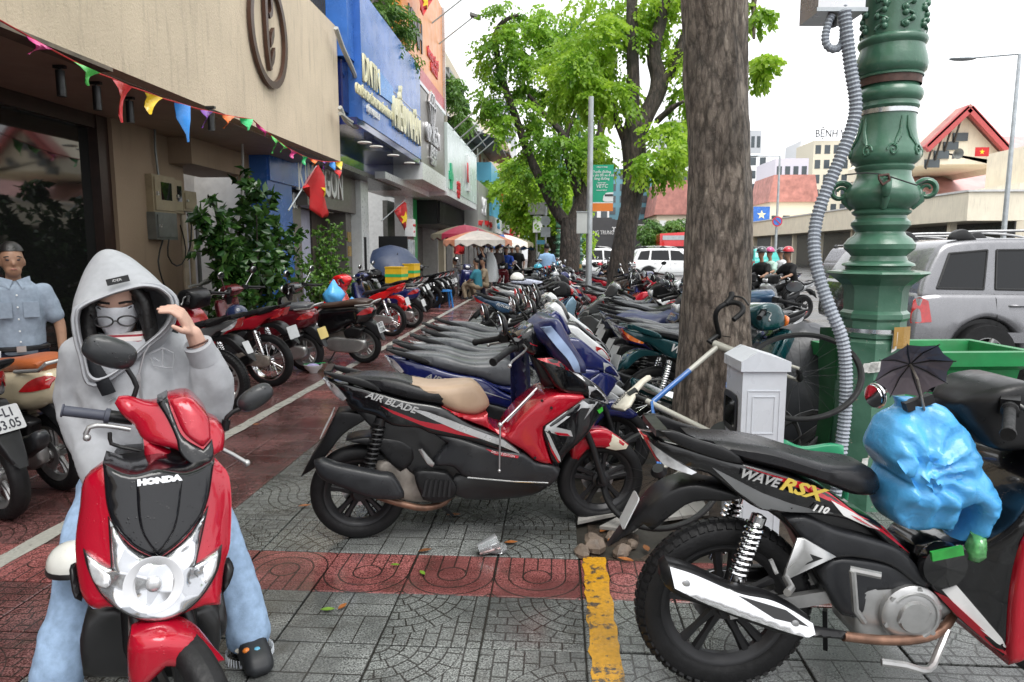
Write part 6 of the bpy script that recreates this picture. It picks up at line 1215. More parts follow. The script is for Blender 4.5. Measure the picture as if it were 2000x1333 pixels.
def sprays(blobs, per, L, W, slen=.4, k=9, droop=.9, shell=.5, clump=12):
    """compound leaves hanging in clumps through a set of ellipsoids (centre, radii)"""
    out = []; rn = []
    for c, r_, f in blobs:
        n = max(3, int(per*f)); nc = max(2, n//clump); d = rng.normal(size=(nc, 3)); d /= np.linalg.norm(d, axis=1)[:, None]; cc = np.array(c)+d*np.array(r_)*(rng.uniform(shell, 1, nc)**.6)[:, None]; tone = rng.uniform(0, 1, nc)
        ix = rng.integers(0, nc, n); o = cc[ix]+rng.normal(size=(n, 3))*np.array(r_)*.13; dr = d[ix]+rng.normal(size=(n, 3))*.7; dr[:, 2] = np.minimum(dr[:, 2], .3)-droop*rng.uniform(.3, 1, n); dr /= np.linalg.norm(dr, axis=1)[:, None]
        for j in range(k):
            t_ = (j+1)/k; p = o+dr*slen*t_+np.array([0, 0, -.25])*slen*t_*t_; sd = np.cross(dr, np.array([0, 0, 1.]))*(1 if j % 2 else -1); ld = dr*.6+sd+np.array([0, 0, -.45]); out.append(leaves(p, ld, L*np.ones(n), W*np.ones(n))); rn.append(np.clip(.75*tone[ix]+.35*rng.uniform(0, 1, n)-.05, 0, 1))
    return np.concatenate(out), np.concatenate(rn)
def DP(cx, cy, d): return AD(900+cx/3.03, cy/3.03, d)
def tree(name, label, base_pt, limbs, blobs, per, L, W, m_, bm, slen=.4, grp='street trees'):
    o = empty(name, base_pt, 0, label, 'tree', grp); B = Vector(base_pt); k = 0
    for path, rads in limbs: trunk(o, [Vector(p)-B for p in path], rads, 16 if k == 0 else 10, bm, .02 if k == 0 else .008, 'trunk' if k == 0 else 'limb', .15); k += 1
    V, rn = sprays([((np.array(c)-np.array(B)), r_, f) for c, r_, f in blobs], per, L, W, slen); leaf_obj('crown', V, m_, o, rn); return o
def blob(cx, cy, rx, ry, d, f=1., dz=None): s = d/1360/3.03; return (tuple(DP(cx, cy, d)), (rx*s, (dz or max(rx, ry)*.9)*s, ry*s), f)
d2 = 14.5; g2 = AG(1205, 590); g2 = Vector((1.24, 14.6, -.02))
tree('street_tree', 'leaning dark trunk with forked limbs and bright yellow green leaves', g2, [
 ([g2, DP(960, 1450, d2), DP(1000, 1250, d2), DP(1030, 1050, d2), DP(1020, 850, d2), DP(1015, 760, d2)], [.3, .23, .21, .23, .25, .25]), ([DP(1015, 800, d2), DP(1015, 700, d2), DP(1020, 450, d2), DP(1015, 120, d2), DP(1005, -250, d2)], [.18, .15, .13, .12, .1]), ([DP(1040, 800, d2), DP(1100, 680, d2), DP(1175, 500, d2), DP(1140, 330, d2), DP(1190, 90, d2), DP(1240, -200, d2)], [.2, .17, .19, .14, .13, .11]), ([DP(1190, 470, d2), DP(1245, 430, d2), DP(1330, 200, d2), DP(1400, -50, d2)], [.14, .12, .1, .08]), ([DP(965, 820, d2), DP(935, 750, d2), DP(895, 620, d2), DP(800, 480, d2+.5)], [.08, .07, .05, .03]), ([DP(1160, 720, d2), DP(1250, 640, d2-.3), DP(1320, 600, d2-.5)], [.07, .06, .03])],
 [blob(800, 380, 230, 200, d2, 3.2), blob(640, 300, 130, 110, d2+.8, 1.3), blob(700, 540, 150, 110, d2, 1.3), blob(930, 200, 170, 110, d2, 1.8), blob(880, 560, 130, 80, d2-.3, .8), blob(1200, 860, 130, 130, d2-.6, 1.3), blob(1110, 940, 110, 70, d2-.8, .7), blob(1290, 740, 80, 90, d2, .7), blob(1290, 430, 90, 140, d2+.3, .9), blob(1250, 130, 130, 130, d2+.5, 1.5), blob(1020, 60, 150, 70, d2+.5, 1.2), blob(1310, 560, 60, 70, d2, .4), blob(1000, -120, 400, 120, d2, 2.), blob(860, 900, 110, 70, d2+1, .7), blob(1340, -90, 120, 80, d2, .6)], 105, .108, .038, LFB, BARKD, .42)
d3 = 21.5; g3 = Vector((.36, 21.9, -.02))
tree('street_tree', 'tall far tree with dark forked stems left of the green notice', g3, [
 ([g3, DP(645, 1450, d3), DP(650, 1300, d3)], [.36, .3, .32]), ([DP(640, 1340, d3), DP(560, 1240, d3), DP(480, 1080, d3), DP(400, 910, d3), DP(330, 710, d3), DP(250, 480, d3), DP(205, 220, d3), DP(250, 130, d3), DP(340, 90, d3)], [.2, .17, .15, .13, .12, .11, .09, .07, .04]), ([DP(660, 1330, d3), DP(720, 1180, d3), DP(760, 1000, d3), DP(820, 820, d3), DP(840, 600, d3)], [.24, .22, .18, .14, .08]), ([DP(640, 860, d3), DP(600, 790, d3), DP(480, 660, d3), DP(400, 560, d3)], [.1, .1, .08, .05]), ([DP(700, 1180, d3), DP(660, 1050, d3), DP(620, 860, d3), DP(700, 600, d3)], [.12, .1, .08, .05])],
 [blob(250, 300, 120, 130, d3, 1.6), blob(170, 550, 90, 55, d3, .7), blob(400, 250, 170, 110, d3, 1.9), blob(560, 130, 150, 80, d3, 1.4), blob(300, 90, 120, 60, d3, .6), blob(470, 430, 150, 110, d3, 1.5), blob(600, 560, 120, 100, d3+1, 1.), blob(350, 640, 120, 90, d3, 1.), blob(560, 900, 200, 110, d3, 1.7), blob(430, 1030, 120, 90, d3, .9), blob(240, 740, 75, 70, d3, .6), blob(640, 1020, 130, 110, d3-.4, 1.), blob(820, 880, 130, 90, d3, 1.), blob(680, 720, 130, 100, d3+.5, 1.1), blob(480, 800, 100, 80, d3, .6), blob(720, 250, 120, 110, d3+1, 1.)], 95, .14, .052, LFM, BARKD, .55)
d4 = 31; g4 = Vector((-.35, 31.3, -.02))
tree('street_tree', 'small hazy tree behind the tall far tree at the pavement end', g4, [([g4, DP(560, 1480, d4), DP(500, 1350, d4), DP(430, 1180, d4), DP(400, 1050, d4)], [.3, .22, .2, .15, .08]), ([DP(500, 1350, d4), DP(560, 1200, d4), DP(600, 1000, d4)], [.15, .1, .05])], [blob(380, 1120, 120, 90, d4, 1.), blob(450, 1250, 110, 90, d4, 1.), blob(380, 960, 90, 70, d4, .7), blob(560, 1180, 150, 120, d4, 1.2), blob(600, 1350, 140, 110, d4, 1.)], 250, .18, .07, LFB, BARKD, .7)
for i, (x, y, h) in enumerate(((-1.6, 44, 8), (-1.5, 54, 9), (-1.7, 66, 9))):
    B = Vector((x, y, -.02)); tree('street_tree', ['first of three distant trees lined up down the pavement', 'second of three distant trees lined up down the pavement', 'last of three distant trees lined up down the pavement'][i], B, [([B, B+Vector((.1, 0, 3)), B+Vector((.2, 0, h*.7))], [.3, .22, .1])], [((x+rng.uniform(-1.5, 1.5), y+rng.uniform(-1.5, 1.5), h*.5+rng.uniform(0, h*.45)), (1.6, 1.6, 1.1), 1.) for _ in range(7)], 110, .3, .12, LFM, BARKD, .8)
# foliage of the near trunk that dips into view at its right, and the round tree across the road
Vn, rn = sprays([((np.array(c)-np.array((1.07, T1Y, 0))), r_, f) for c, r_, f in [blob(1765, 355, 32, 40, 9.5, .6), blob(1750, 40, 30, 30, 9.5, .4)]], 90, .1, .036, .26, 8); leaf_obj('crown', Vn, LFB, t1, rn)
trunk(t1, [(.1, .3, 6.6), (1.2, 2.6, 6.2), tuple(DP(1740, -40, 9.4)-Vector((1.07, T1Y, 0))), tuple(DP(1735, 230, 9.4)-Vector((1.07, T1Y, 0)))], [.08, .07, .04, .02], 8, BARK, .005, 'limb', .2)
Vc, rc = sprays([((rng.uniform(-3.2, 3.2), rng.uniform(-4.5, 2.8), 5.9+rng.uniform(0, 2.6)), (1.3, 1.3, .8), 1.) for _ in range(22)], 26, .26, .09, .7, 8); leaf_obj('crown', Vc, LFM, t1, rc)  # overhead crown, out of view, added to block sky light
for a_ in (0, 1.3, 2.6, 3.9, 5.2): trunk(t1, [(.08, .1, 5.4), (.1+1.2*math.cos(a_), .2+1.2*math.sin(a_), 6.2), (.1+3*math.cos(a_), .2+3*math.sin(a_), 7.3)], [.1, .07, .03], 8, BARK, .005, 'limb', .3)  # limbs for the added overhead crown, also out of view
B = AD(1300, 500, 60); B.z = -.13; tree('street_tree', 'round pale green tree before the red roofed house across the road', B, [([B, B+Vector((0, 0, 1.5)), B+Vector((0, 0, 3))], [.2, .17, .1])], [((B.x+rng.uniform(-1.4, 1.4), B.y+rng.uniform(-1, 1), 1.9+rng.uniform(0, 2.6)), (.9, .9, .7), 1.) for _ in range(12)], 140, .25, .06, LFS, BARKD, .6)
# ------------------------------------------------ shrubs by the shops
def shrub(label, base_, stems, L, W, m_, per, pot=True):
    o = empty('potted_shrub', base_, 0, label, 'shrub'); B = np.array(base_); mb = MB()
    if pot: MB().lathe([(0, 0), (.2, 0), (.27, .4), (.29, .42), (.27, .44), (.22, .42), (0, .4)], 20).build('pot', mat('clay_pot', (.18, .08, .05), .6, var=.2), o, 50)
    out = []
    for top, spread in stems:
        T = np.array(top)-B; st = np.array([0, 0, .4]); mid = (st+T)/2+rng.normal(size=3)*.08; mb.tube([tuple(st+rng.normal(size=3)*.04), tuple(mid), tuple(T)], [.02, .014, .006], 6)
        for _ in range(per):
            u = rng.uniform(.25, 1.05); p = st+(T-st)*u+rng.normal(size=3)*spread*(.45+.5*np.sin(u*3)); d = rng.normal(size=3); d[2] = d[2]*.5-.1
            n = 6; q = np.tile(p, (n, 1)); dd = rng.normal(size=(n, 3))*.8+d; out.append(leaves(q, dd, np.full(n, L), np.full(n, W), .3))
    mb.build('stems', BARKD, o, 50); leaf_obj('foliage', np.concatenate(out), m_, o); return o
X1 = -5.0; b1 = AX(490, 600, X1); b1.z = 0; P1 = lambda a, b_: tuple(AX(a, b_, X1)+Vector((rng.uniform(-.3, .3), 0, 0)))
shrub('tall dark glossy leaved shrub in front of the blue column', tuple(b1), [(P1(505, 345), .16), (P1(470, 370), .18), (P1(535, 390), .18), (P1(500, 430), .26), (P1(455, 450), .2), (P1(545, 460), .24), (P1(430, 500), .2), (P1(480, 500), .3), (P1(550, 520), .25), (P1(510, 560), .3), (P1(450, 560), .25), (P1(405, 425), .06), (P1(408, 395), .05), (P1(570, 450), .08)], .17, .05, LFD, 42)
X2 = -4.7; b2 = AX(640, 590, X2); b2.z = 0; P2 = lambda a, b_: tuple(AX(a, b_, X2)+Vector((rng.uniform(-.3, .3), 0, 0)))
shrub('light green tiered shrub between the flag and the dark blue umbrella', tuple(b2), [(P2(655, 450), .18), (P2(625, 455), .14), (P2(640, 480), .22), (P2(615, 510), .25), (P2(670, 500), .22), (P2(600, 540), .22), (P2(650, 545), .32), (P2(685, 555), .25), (P2(630, 580), .3), (P2(695, 585), .2)], .085, .028, LFS, 75)
bpl = AX(770, 60, -4.7); o = empty('planter', (-5.0, 17.2, 7.15), 0, 'leafy balcony planter on top of the blue sign', 'planter'); MB().bbox((-.2, 0, 0), (.3, 4.6, .3)).build('trough', mat('clay_pot', (1, 1, 1)), o, 0)
V, rn = sprays([((.2, 1.2, .7), (.5, .9, .5), 1.5), ((.35, 2.6, .5), (.5, .9, .5), 1.5), ((.4, 3.8, .3), (.5, .8, .5), 1.2), ((0, .2, 1.2), (.4, .6, .6), 1)], 120, .16, .03, .4, 7, .5); leaf_obj('foliage', V, LFS, o, rn)
o = empty('planter', (-5.2, 31, 9.05), 0, 'overgrown hanging balcony plants above the pharmacy', 'planter'); MB().bbox((-.3, 0, 0), (.5, 5, .3)).build('trough', METG, o, 0); V, rn = sprays([((.5, k*.8, .5*math.sin(k)-.6), (.4, .5, .7), 1.) for k in range(7)], 60, .2, .05, .4, 7); leaf_obj('foliage', V, LFS, o, rn)
# ------------------------------------------------ more shop fronts down the street
SIGNC = {k: mat('sign_'+k, c, .35, var=.1, vs=1) for k, c in dict(lblue=(.12, .42, .62), white=(.7, .71, .72), red=(.55, .02, .03), yellow=(.75, .5, .03), grey=(.3, .3, .29), teal=(.02, .3, .32), dark=(.05, .05, .055), orange=(.7, .2, .03)).items()}
SLATE = mat('dark_corrugated', (.04, .042, .045), .5, var=.3); WIN = mat('window_pane', (.06, .075, .085), .08, var=.2, vs=.5)
def shop(label, y0, y1, xf, h, m_, signs, awn=None):
    o = empty('shop_building', (xf, (y0+y1)/2, 0), 0, label, 'building', 'shop fronts down the street'); P = lambda mb, n, mm: part(mb, n, mm, o)
    P(MB().bbox((xf-4, y0+.01, 0), (xf, y1-.01, h)), 'wall', m_)
    k = max(2, int((y1-y0)/2.6))
    for i in range(k):
        yy = y0+(i+.5)*(y1-y0)/k
        for z in [4.4+3*q for q in range(int((h-4.6)//3))]: P(MB().bbox((xf+.002, yy-.6, z), (xf+.03, yy+.6, z+1.5)), 'window', WIN)
        P(MB().bbox((xf+.002, yy-1.1, 0), (xf+.04, yy+1.1, 2.6)), 'shop_front', SIGNC['dark'])
    for (a, b_, z0, z1, pr, c, tx, tc) in signs:
        P(MB().bbox((xf+.05, a, z0), (xf+pr, b_, z1)), 'sign_box', SIGNC[c])
        if tx: t_ = text('lettering', tx, (z1-z0)*.55, SIGNC[tc], None, ext=.02, bold=.01); t_.parent = o; t_.matrix_local = Matrix.Translation(-Vector(o.location)) @ MX(xf+pr+.03, (a+b_)/2, (z0+z1)/2) @ Matrix.Diagonal((.7, 1, 1, 1))
    if awn: P(MB().prism([(xf, awn[0]), (xf+awn[1], awn[0]-.7), (xf+awn[1], awn[0]-.8), (xf, awn[0]-.15)], y0+.2, y1-.2), 'awning', awn[2])
shop('stained cream house behind the steel sign box', 37.0, 44, -6.0, 12, CREAM, [(37.2, 43.5, 2.7, 5.2, 1.8, 'grey', 'SHOP', 'white')], (8.6, 1.6, SLATE)); shop('grey house with pale blue sign', 44, 53, -6.0, 10, mat('grey_concrete', (1, 1, 1)), [(46, 52.5, 3.8, 7.2, 1.7, 'lblue', '', None), (45, 52.8, 2.7, 3.7, 1.9, 'white', 'MẮT KÍNH', 'lblue')], (9.2, 2.2, SLATE))
shop('house with white sign and red lettering', 53, 63, -6.0, 11, WHITE, [(53.5, 62, 3.0, 5.2, 1.8, 'white', 'BÁNH MÌ', 'red')], (9.5, 2.4, SLATE)); shop('house with red sign and yellow lettering', 63, 74, -6.0, 13, CREAM, [(63.4, 73, 2.8, 4.2, 2.0, 'red', 'INDIAN', 'yellow'), (64, 73, 4.4, 8, 1.6, 'orange', '', None)]); shop('house with yellow panel far along the row', 74, 90, -6.0, 14, TAN, [(75, 89, 3, 9, 1.5, 'yellow', '', None)]); shop('pale house closing the row of shops', 90, 120, -6.0, 15, WHITE, [(92, 118, 3, 6, 1.5, 'teal', '', None)])
o = empty('shop_building', (-9, 38, 0), 0, 'white stained side wall rising above the pharmacy', 'building', 'shop fronts down the street'); part(MB().bbox((-12, 36.85, 0), (-6.3, 37.0, 13.2)), 'wall', WHITE, o); part(MB().prism([(-6.2, 9.6), (-4.5, 8.8), (-4.5, 8.7), (-6.2, 9.4)], 32.2, 36.7), 'teal_awning', SIGNC['teal'], o)
for i in range(5): part(MB().bbox((-6.1+i*.33, 32.3, 9.58-i*.155), (-6.02+i*.33, 36.6, 9.64-i*.155)), 'awning_rib', SIGNC['teal'], o)
fl = 0
for (X, Y, Z, ln) in ((-4.4, 25, 10.2, 1.5), (-4.4, 26.3, 9.9, 1.4), (-4.4, 27.8, 9.6, 1.4), (-4.1, 28.5, 6.4, 1.2), (-4.1, 30.5, 6.4, 1.2), (-4.1, 32.5, 6.4, 1.2), (-4.1, 34.5, 6.4, 1.2), (-4.1, 36.4, 6.4, 1.2)):
    o = empty('sign_floodlight', (X, Y, Z), 0, '%s floodlight on a slanting arm above the %s, counted from the camera' % (ordn[fl if fl < 3 else fl-3], 'orange billboard' if fl < 3 else 'white pharmacy sign'), 'floodlight', 'floodlights over the signs'); fl += 1
    MB().tube([(-.2, 0, -.2), (ln*.8, 0, .75)], .03, 8).build('arm', GALV, o, 40); MB().box((ln*.8+.1, 0, .78), (.42, .32, .1), Matrix.Rotation(R(20), 3, 'Y')).build('lamp_head', METG, o, 0); MB().box((ln*.8+.07, 0, .72), (.34, .26, .012), Matrix.Rotation(R(20), 3, 'Y')).build('glass', CGL, o, 0)
# ------------------------------------------------ flags, parasols, umbrella, stall things
FLR = mat('flag_red', (.5, .012, .015), .55, var=.12, vs=5); FLY = mat('flag_yellow', (.85, .6, .02), .5)
def star(cx, cy, r_): return [(cx+(r_ if k % 2 == 0 else r_*.4)*math.cos(R(90+36*k)), cy+(r_ if k % 2 == 0 else r_*.4)*math.sin(R(90+36*k))) for k in range(10)]
def flag(label, pts, X, pole=None, st=None):
    """cloth given by its outline in the plane x=X, gently folded"""
    Q = [AX(a, b_, X) for a, b_ in pts]; c0 = sum(Q, Vector())/len(Q); o = empty('national_flag', c0, 0, label, 'flag', 'red flags with yellow star'); mb = MB()
    mb.slab([(q.y-c0.y, q.z-c0.z) for q in Q], .006, .003, .12, sm=False); wv = lambda u, w: .07*math.sin(u*7+w*2)+.03*math.sin(u*15-w*4)
    mb.v = [(y+wv(x, z), x, z) for x, y, z in mb.v]; mb.f = [f_[::-1] for f_ in mb.f]; mb.build('cloth', FLR, o, 60)
    if st:
        s_ = AX(st[0], st[1], X); P, T, _ = triang(star(s_.y-c0.y, s_.z-c0.z, st[2]), .08, 0, False); V = [(wv(a, b_)+.016, a, b_) for a, b_ in P]; n = len(V); MB().add(V+[(v[0]-.008, v[1], v[2]) for v in V], list(T)+[tuple(i+n for i in t_[::-1]) for t_ in T]).build('star', FLY, o, 0, fixn=False)
    if pole: a, b_ = AX(*pole[0], X), AX(*pole[1], X); MB().tube([a-c0, b_-c0], .015, 8).build('pole', GALV, o, 50)
flag('red star flag hanging before the white shop lettering', [(617, 322), (626, 345), (631, 378), (638, 424), (628, 426), (612, 409), (612, 388), (588, 368)], -4.6, ((618, 325), (563, 412)), (626, 373, .16)); flag('red star flag beside the white porch column', [(792, 392), (798, 440), (797, 458), (781, 432), (764, 414)], -4.8, ((793, 390), (745, 432)), (788, 427, .22)); flag('red star flag hanging upright under the striped parasol', [(886, 473), (908, 473), (908, 497), (886, 497)], -4.0, None, (895, 482, .3)); flag('red flag high on the orange billboard', [(818, 0), (828, -20), (840, 0), (832, 18), (822, 32)], -4.2, None, (829, 5, .2))
for i, (px, py) in enumerate(((938, 437), (950, 436), (960, 440), (968, 446), (974, 450))): flag('%s small red flag strung under the dark slatted canopy, from the camera side' % ordn[i], [(px-4, py-6), (px+4, py-6), (px+3, py+8), (px-4, py+6)], -4.2)
def parasol(label, p, rad, h, cols, tilt=(0, 0), cat='parasol', n=8, drop=.28):
    o = empty('parasol', p, 0, label, cat, 'vendor parasols'); o.rotation_euler = (tilt[0], tilt[1], .2); top = Vector((0, 0, h))
    for k in range(n):
        a0, a1 = 2*math.pi*k/n, 2*math.pi*(k+1)/n; V = []; m_ = 4
        for i in range(m_+1):
            t_ = i/m_
            for j in range(5):
                a = a0+(a1-a0)*j/4; rr = rad*t_*(1-.06*math.sin(math.pi*j/4)); V.append(Vector((math.cos(a)*rr, math.sin(a)*rr, h-rad*drop*t_**1.5)))
        for j in range(5): a = a0+(a1-a0)*j/4; V.append(Vector((math.cos(a)*rad, math.sin(a)*rad, h-rad*drop-.16-.05*math.cos(j*math.pi))))
        F = [(i*5+j, (i+1)*5+j, (i+1)*5+j+1, i*5+j+1) for i in range(m_+1) for j in range(4)]; nn = len(V); MB().add(V+[v+Vector((0, 0, -.012)) for v in V], F+[tuple(q+nn for q in f_[::-1]) for f_ in F]).build('panel', cols[k % len(cols)], o, 40)
    MB().tube([(0, 0, 0), (0, 0, h+.05)], .022, 8).build('pole', GALV, o, 50); rb = MB()
    for k in range(n): a = 2*math.pi*k/n; rb.tube([(0, 0, h-.02), (math.cos(a)*rad, math.sin(a)*rad, h-rad*drop-.02)], .008, 4)
    rb.build('ribs', GALV, o, 50); MB().lathe([(0, 0), (.25, 0), (.22, .35), (0, .35)], 16).build('base', mat('concrete_bucket', (.3, .3, .3), .7), o, 40); return o
PO = mat('parasol_orange', (.75, .3, .17), .6); PW = mat('parasol_white', (.75, .68, .62), .6); PR = mat('parasol_maroon', (.35, .02, .06), .6); PG = mat('parasol_olive', (.2, .18, .12), .6); PB = mat('parasol_blue', (.05, .13, .4), .6)
q = AG(935, 580); parasol('orange and white scalloped parasol over the pavement stall', (-2.75, 24.3, 0), 1.2, 2.2, [PO, PW, PW, PO]); parasol('maroon and olive parasol behind the orange one', (-3.4, 25.8, 0), 1.25, 2.45, [PR, PG, PR]); parasol('blue and white parasol further along the stalls', (-1.9, 33, 0), 1.3, 2.1, [PB, PW]); parasol('grey parasol beyond the orange one', (-2.3, 30, 0), 1.3, 2.2, [PW, PG, PB]); parasol('blue and white parasol beside the far lamp posts', (.2, 36, 0), 1.5, 2.2, [PB, PW, PB])
NV = mat('navy_umbrella', (.03, .045, .09), .5, var=.1); uq = AX(770, 520, -3.9); o = empty('open_umbrella', uq, 0, 'dark blue open umbrella resting tilted behind the bikes', 'umbrella'); n = 8; ax_ = Vector((.35, -.55, .76)).normalized(); e1 = ax_.cross(Vector((0, 0, 1))).normalized(); e2 = ax_.cross(e1)
for k in range(n):
    a0, a1 = 2*math.pi*k/n, 2*math.pi*(k+1)/n; V = []
    for i in range(5):
        t_ = i/4
        for j in range(4): a = a0+(a1-a0)*j/3; rr = .62*math.sin(t_*1.25)/math.sin(1.25)*(1-.05*math.sin(math.pi*j/3)*t_); V.append(ax_*(.36*math.cos(t_*1.25))+e1*math.cos(a)*rr+e2*math.sin(a)*rr)
    F = [(i*4+j, i*4+j+1, (i+1)*4+j+1, (i+1)*4+j) for i in range(4) for j in range(3)]; nn = len(V); MB().add(V+[v*.985 for v in V], F+[tuple(q+nn for q in f_[::-1]) for f_ in F]).build('panel', NV, o, 40)
MB().tube([ax_*.4, ax_*-.4], .01, 8).build('shaft', BLACK, o, 50)
# fridge with light box, delivery boxes, helmets, bags, stool, bowl, cup
o = empty('drinks_fridge', (-4.6, 21.9, 0), 0, 'black backed drinks fridge standing by the porch', 'fridge'); MB().bbox((-.9, -.5, .05), (0, .5, 1.95)).build('cabinet', BLACK, o, 0); MB().bbox((.002, -.45, .15), (.04, .45, 1.85)).build('glass_door', mat('fridge_glass', (.35, .38, .4), .1, var=.4, vs=6), o, 0); MB().bbox((-.2, .1, 1.955), (.05, .55, 2.5)).build('light_box', WHITEP, o, 0); text('lettering', 'TRÀ SỮA', .1, RED, o, M=MX(.056, .32, 2.3), ext=.004); text('lettering', '1 4 1', .1, RED, o, M=MX(.056, .32, 2.1), ext=.004)
YB = mat('yellow_box', (.7, .42, .02), .45, var=.1); GST = mat('green_stripe', (.03, .38, .12), .4)
for i, (px, py, X, lab) in enumerate(((775, 553, -3.55, 'yellow delivery box with green stripe, the nearer of two'), (800, 545, -3.5, 'yellow delivery box with green stripe, the farther of two'))):
    p = AX(px, py, X); o = empty('delivery_box', p, R(-10), lab, 'box', 'yellow delivery boxes'); o.scale = (.8, .8, .8); MB().bbox((-.24, -.24, 0), (.24, .24, .42)).build('body', YB, o, 0); MB().bbox((-.245, -.245, .17), (.245, .245, .25)).build('stripe', GST, o, 0); MB().bbox((-.25, -.25, .421), (.25, .25, .45)).build('lid', YB, o, 0)
def helmet(p, m_, lab, head=0., s_=1., grp='loose helmets'):
    o = empty('helmet', p, head, lab, 'helmet', grp); mb = MB().ball((0, 0, 0), (.135*s_, .115*s_, .12*s_), 20, 12); mb.v = [(x, y, max(z, -.035*s_)) for x, y, z in mb.v]; mb.build('shell', m_, o, 60); MB().lathe([(.0, -.04*s_), (1, -.04*s_), (1.03, -.028*s_), (1, -.012*s_), (.9, -.012*s_)], 24, Matrix.Diagonal((.137*s_, .117*s_, 1, 1)), caps=False).build('rim', BLACK, o, 50); MB().slabx([(.11*s_, -.02*s_), (.17*s_, -.03*s_), (.18*s_, -.02*s_), (.12*s_, .0)], .07*s_, .01, .05).build('peak', BLACK, o, 50); return o
HN = paint('helmet_navy', (.015, .025, .07)); p = AX(463, 615, -3.7); helmet(p, HN, 'dark blue helmet resting on the red motorbike seat', R(170)); helmet(AX(1018, 548, -.72) if 0 else Vector((-.75, 13.2, .98)), paint('helmet_white', (.7, .7, .66)), 'pale helmet on the silver scooter in the middle row', 0.); helmet(Vector((-.55, 20.5, 1.02)), paint('helmet_cyan', (.05, .4, .55)), 'bright blue helmet far down the middle row'); helmet(AX(690, 545, -4.2) if 0 else Vector((-3.9, 17.4, 1.1)), BLACK, 'black helmet hanging near the delivery boxes')
def blobbag(c, r_, m_, name, lab, cat, squash=1., seed=0.):
    mb = MB().ball((0, 0, 0), r_, 20, 14); mb.v = [tuple(Vector(v)*(1+.22*noise.noise(Vector(v)*9+Vector((seed, 0, 0)))+.1*noise.noise(Vector(v)*22)) * (1 if v[2] < 0 else 1)) for v in mb.v]; mb.v = [(x*(1-.75*max(0, z/r_[2])), y*(1-.75*max(0, z/r_[2])), z) for x, y, z in mb.v]; return tag(mb.build(name, m_, None, 60, c), lab, cat)
blobbag(AX(652, 575, -3.8), (.17, .2, .24), BAGM, 'plastic_bag', 'blue plastic bag hanging on a handlebar before the light green shrub', 'bag', seed=4.); blobbag(AX(688, 592, -3.6), (.15, .2, .1), BAGM, 'plastic_bag', 'flat blue plastic bag on the brown seat scooter rack', 'bag', seed=9.); tag(MB().slabx([(-.16, -.12), (.14, -.08), (.16, .12), (-.1, .14), (-.18, .04)], .03, .02, .05).build('rag', FLR, None, 60, AX(668, 560, -3.85), (0, 0, R(75))), 'red rag hung beside the blue bag on the handlebar', 'rag'); tag(MB().slabx([(-.12, -.32), (.04, -.34), (.1, 0), (.08, .12), (-.1, .1), (-.06, -.1)], .03, .02, .05).build('rag', FLR, None, 60, AX(783, 597, -2.95), (0, 0, R(78))), 'red cloth draped over the bright red motorbike rack', 'rag')
GB = mat('beige_seat_cloth', (.45, .48, .6), .6, var=.4, vs=30); tag(MB().slabx([(-.3, 0), (.3, -.06), (.32, .03), (0, .08), (-.3, .06)], .15, .03, .06).build('seat_cloth', GB, None, 60, (-.62, 14.05, .86), (0, 0, R(9))), 'pale blue patterned cloth spread over a seat in the middle row', 'cloth')
NC = mat('navy_cover', (.02, .028, .09), .4, var=.2, vs=3, bump=.3, bs=9); mb = MB(); mb.slab([(-.1, .78), (.1, .85), (.4, .82), (.7, .86), (.95, 1.12), (1.1, 1.12), (1.2, .8), (1.1, .5), (.5, .55), (.0, .6)], lambda x, z: .2+.12*np.clip((.95-z)*2, 0, 1), .06, .05); mb.v = [(x, y*(1+.18*noise.noise(Vector((x*9, y*3, z*4)))), z+.03*noise.noise(Vector((x*7, y*5, z*3)))) for x, y, z in mb.v]; tag(mb.build('bike_cover', NC, None, 70, (.6, 7.28, .02), (0, 0, R(12))), 'dark blue sheet draped over a scooter left of the near trunk', 'cover')
BLP = mat('blue_plastic', (.03, .2, .55), .35); o = empty('plastic_stool', AG(868, 600), .4, 'blue plastic stool beside the parked black motorbikes', 'stool'); MB().bbox((-.17, -.17, .42), (.17, .17, .46)).build('seat', BLP, o, 0)
for sx in (-1, 1):
    for sy in (-1, 1): MB().bar((sx*.19, sy*.19, 0), (sx*.14, sy*.14, .42), .035).build('leg', BLP, o, 0)
p = AG(612, 728); o = empty('noodle_bowl', p, 0, 'white bowl with leftovers standing on the red paving', 'bowl'); MB().lathe([(0, 0), (.05, 0), (.055, .015), (.1, .06), (.115, .1), (.108, .1), (.09, .06), (0, .03)], 24).build('bowl', WHITEP, o, 50); MB().ball((0, 0, .085), (.08, .07, .03), 10, 6).build('paper', mat('lilac_paper', (.4, .35, .6), .6, var=.4, vs=30), o, 40); MB().tube([(-.12, 0, .1), (.15, .03, .12)], .006, 5).build('chopsticks', GST, o, 40)
CUP = mat('clear_cup', (.75, .78, .8), .08, var=.1, trans=.75, spec=.6); p = AG(935, 1085); o = empty('plastic_cup', p, R(20), 'crushed clear plastic cup lying on the dark paving', 'cup'); mb = MB(); mb.lathe([(.028, 0), (.043, .1), (.046, .1), (.031, -.002), (0, -.002)], 20, tr(0, 0, .03) @ rotm(R(75), 'Y')); mb.v = [(x, y*(1+.3*noise.noise(Vector((x*30, y*30, z*30)))), max(.003, z)) for x, y, z in mb.v]; mb.build('wall', CUP, o, 40); mb = MB().ball((.1, -.01, .025), (.045, .035, .025), 12, 8); mb.v = [tuple(Vector(v)*(1+.3*noise.noise(Vector(v)*30))) for v in mb.v]; mb.build('film_lid', CUP, o, 40)
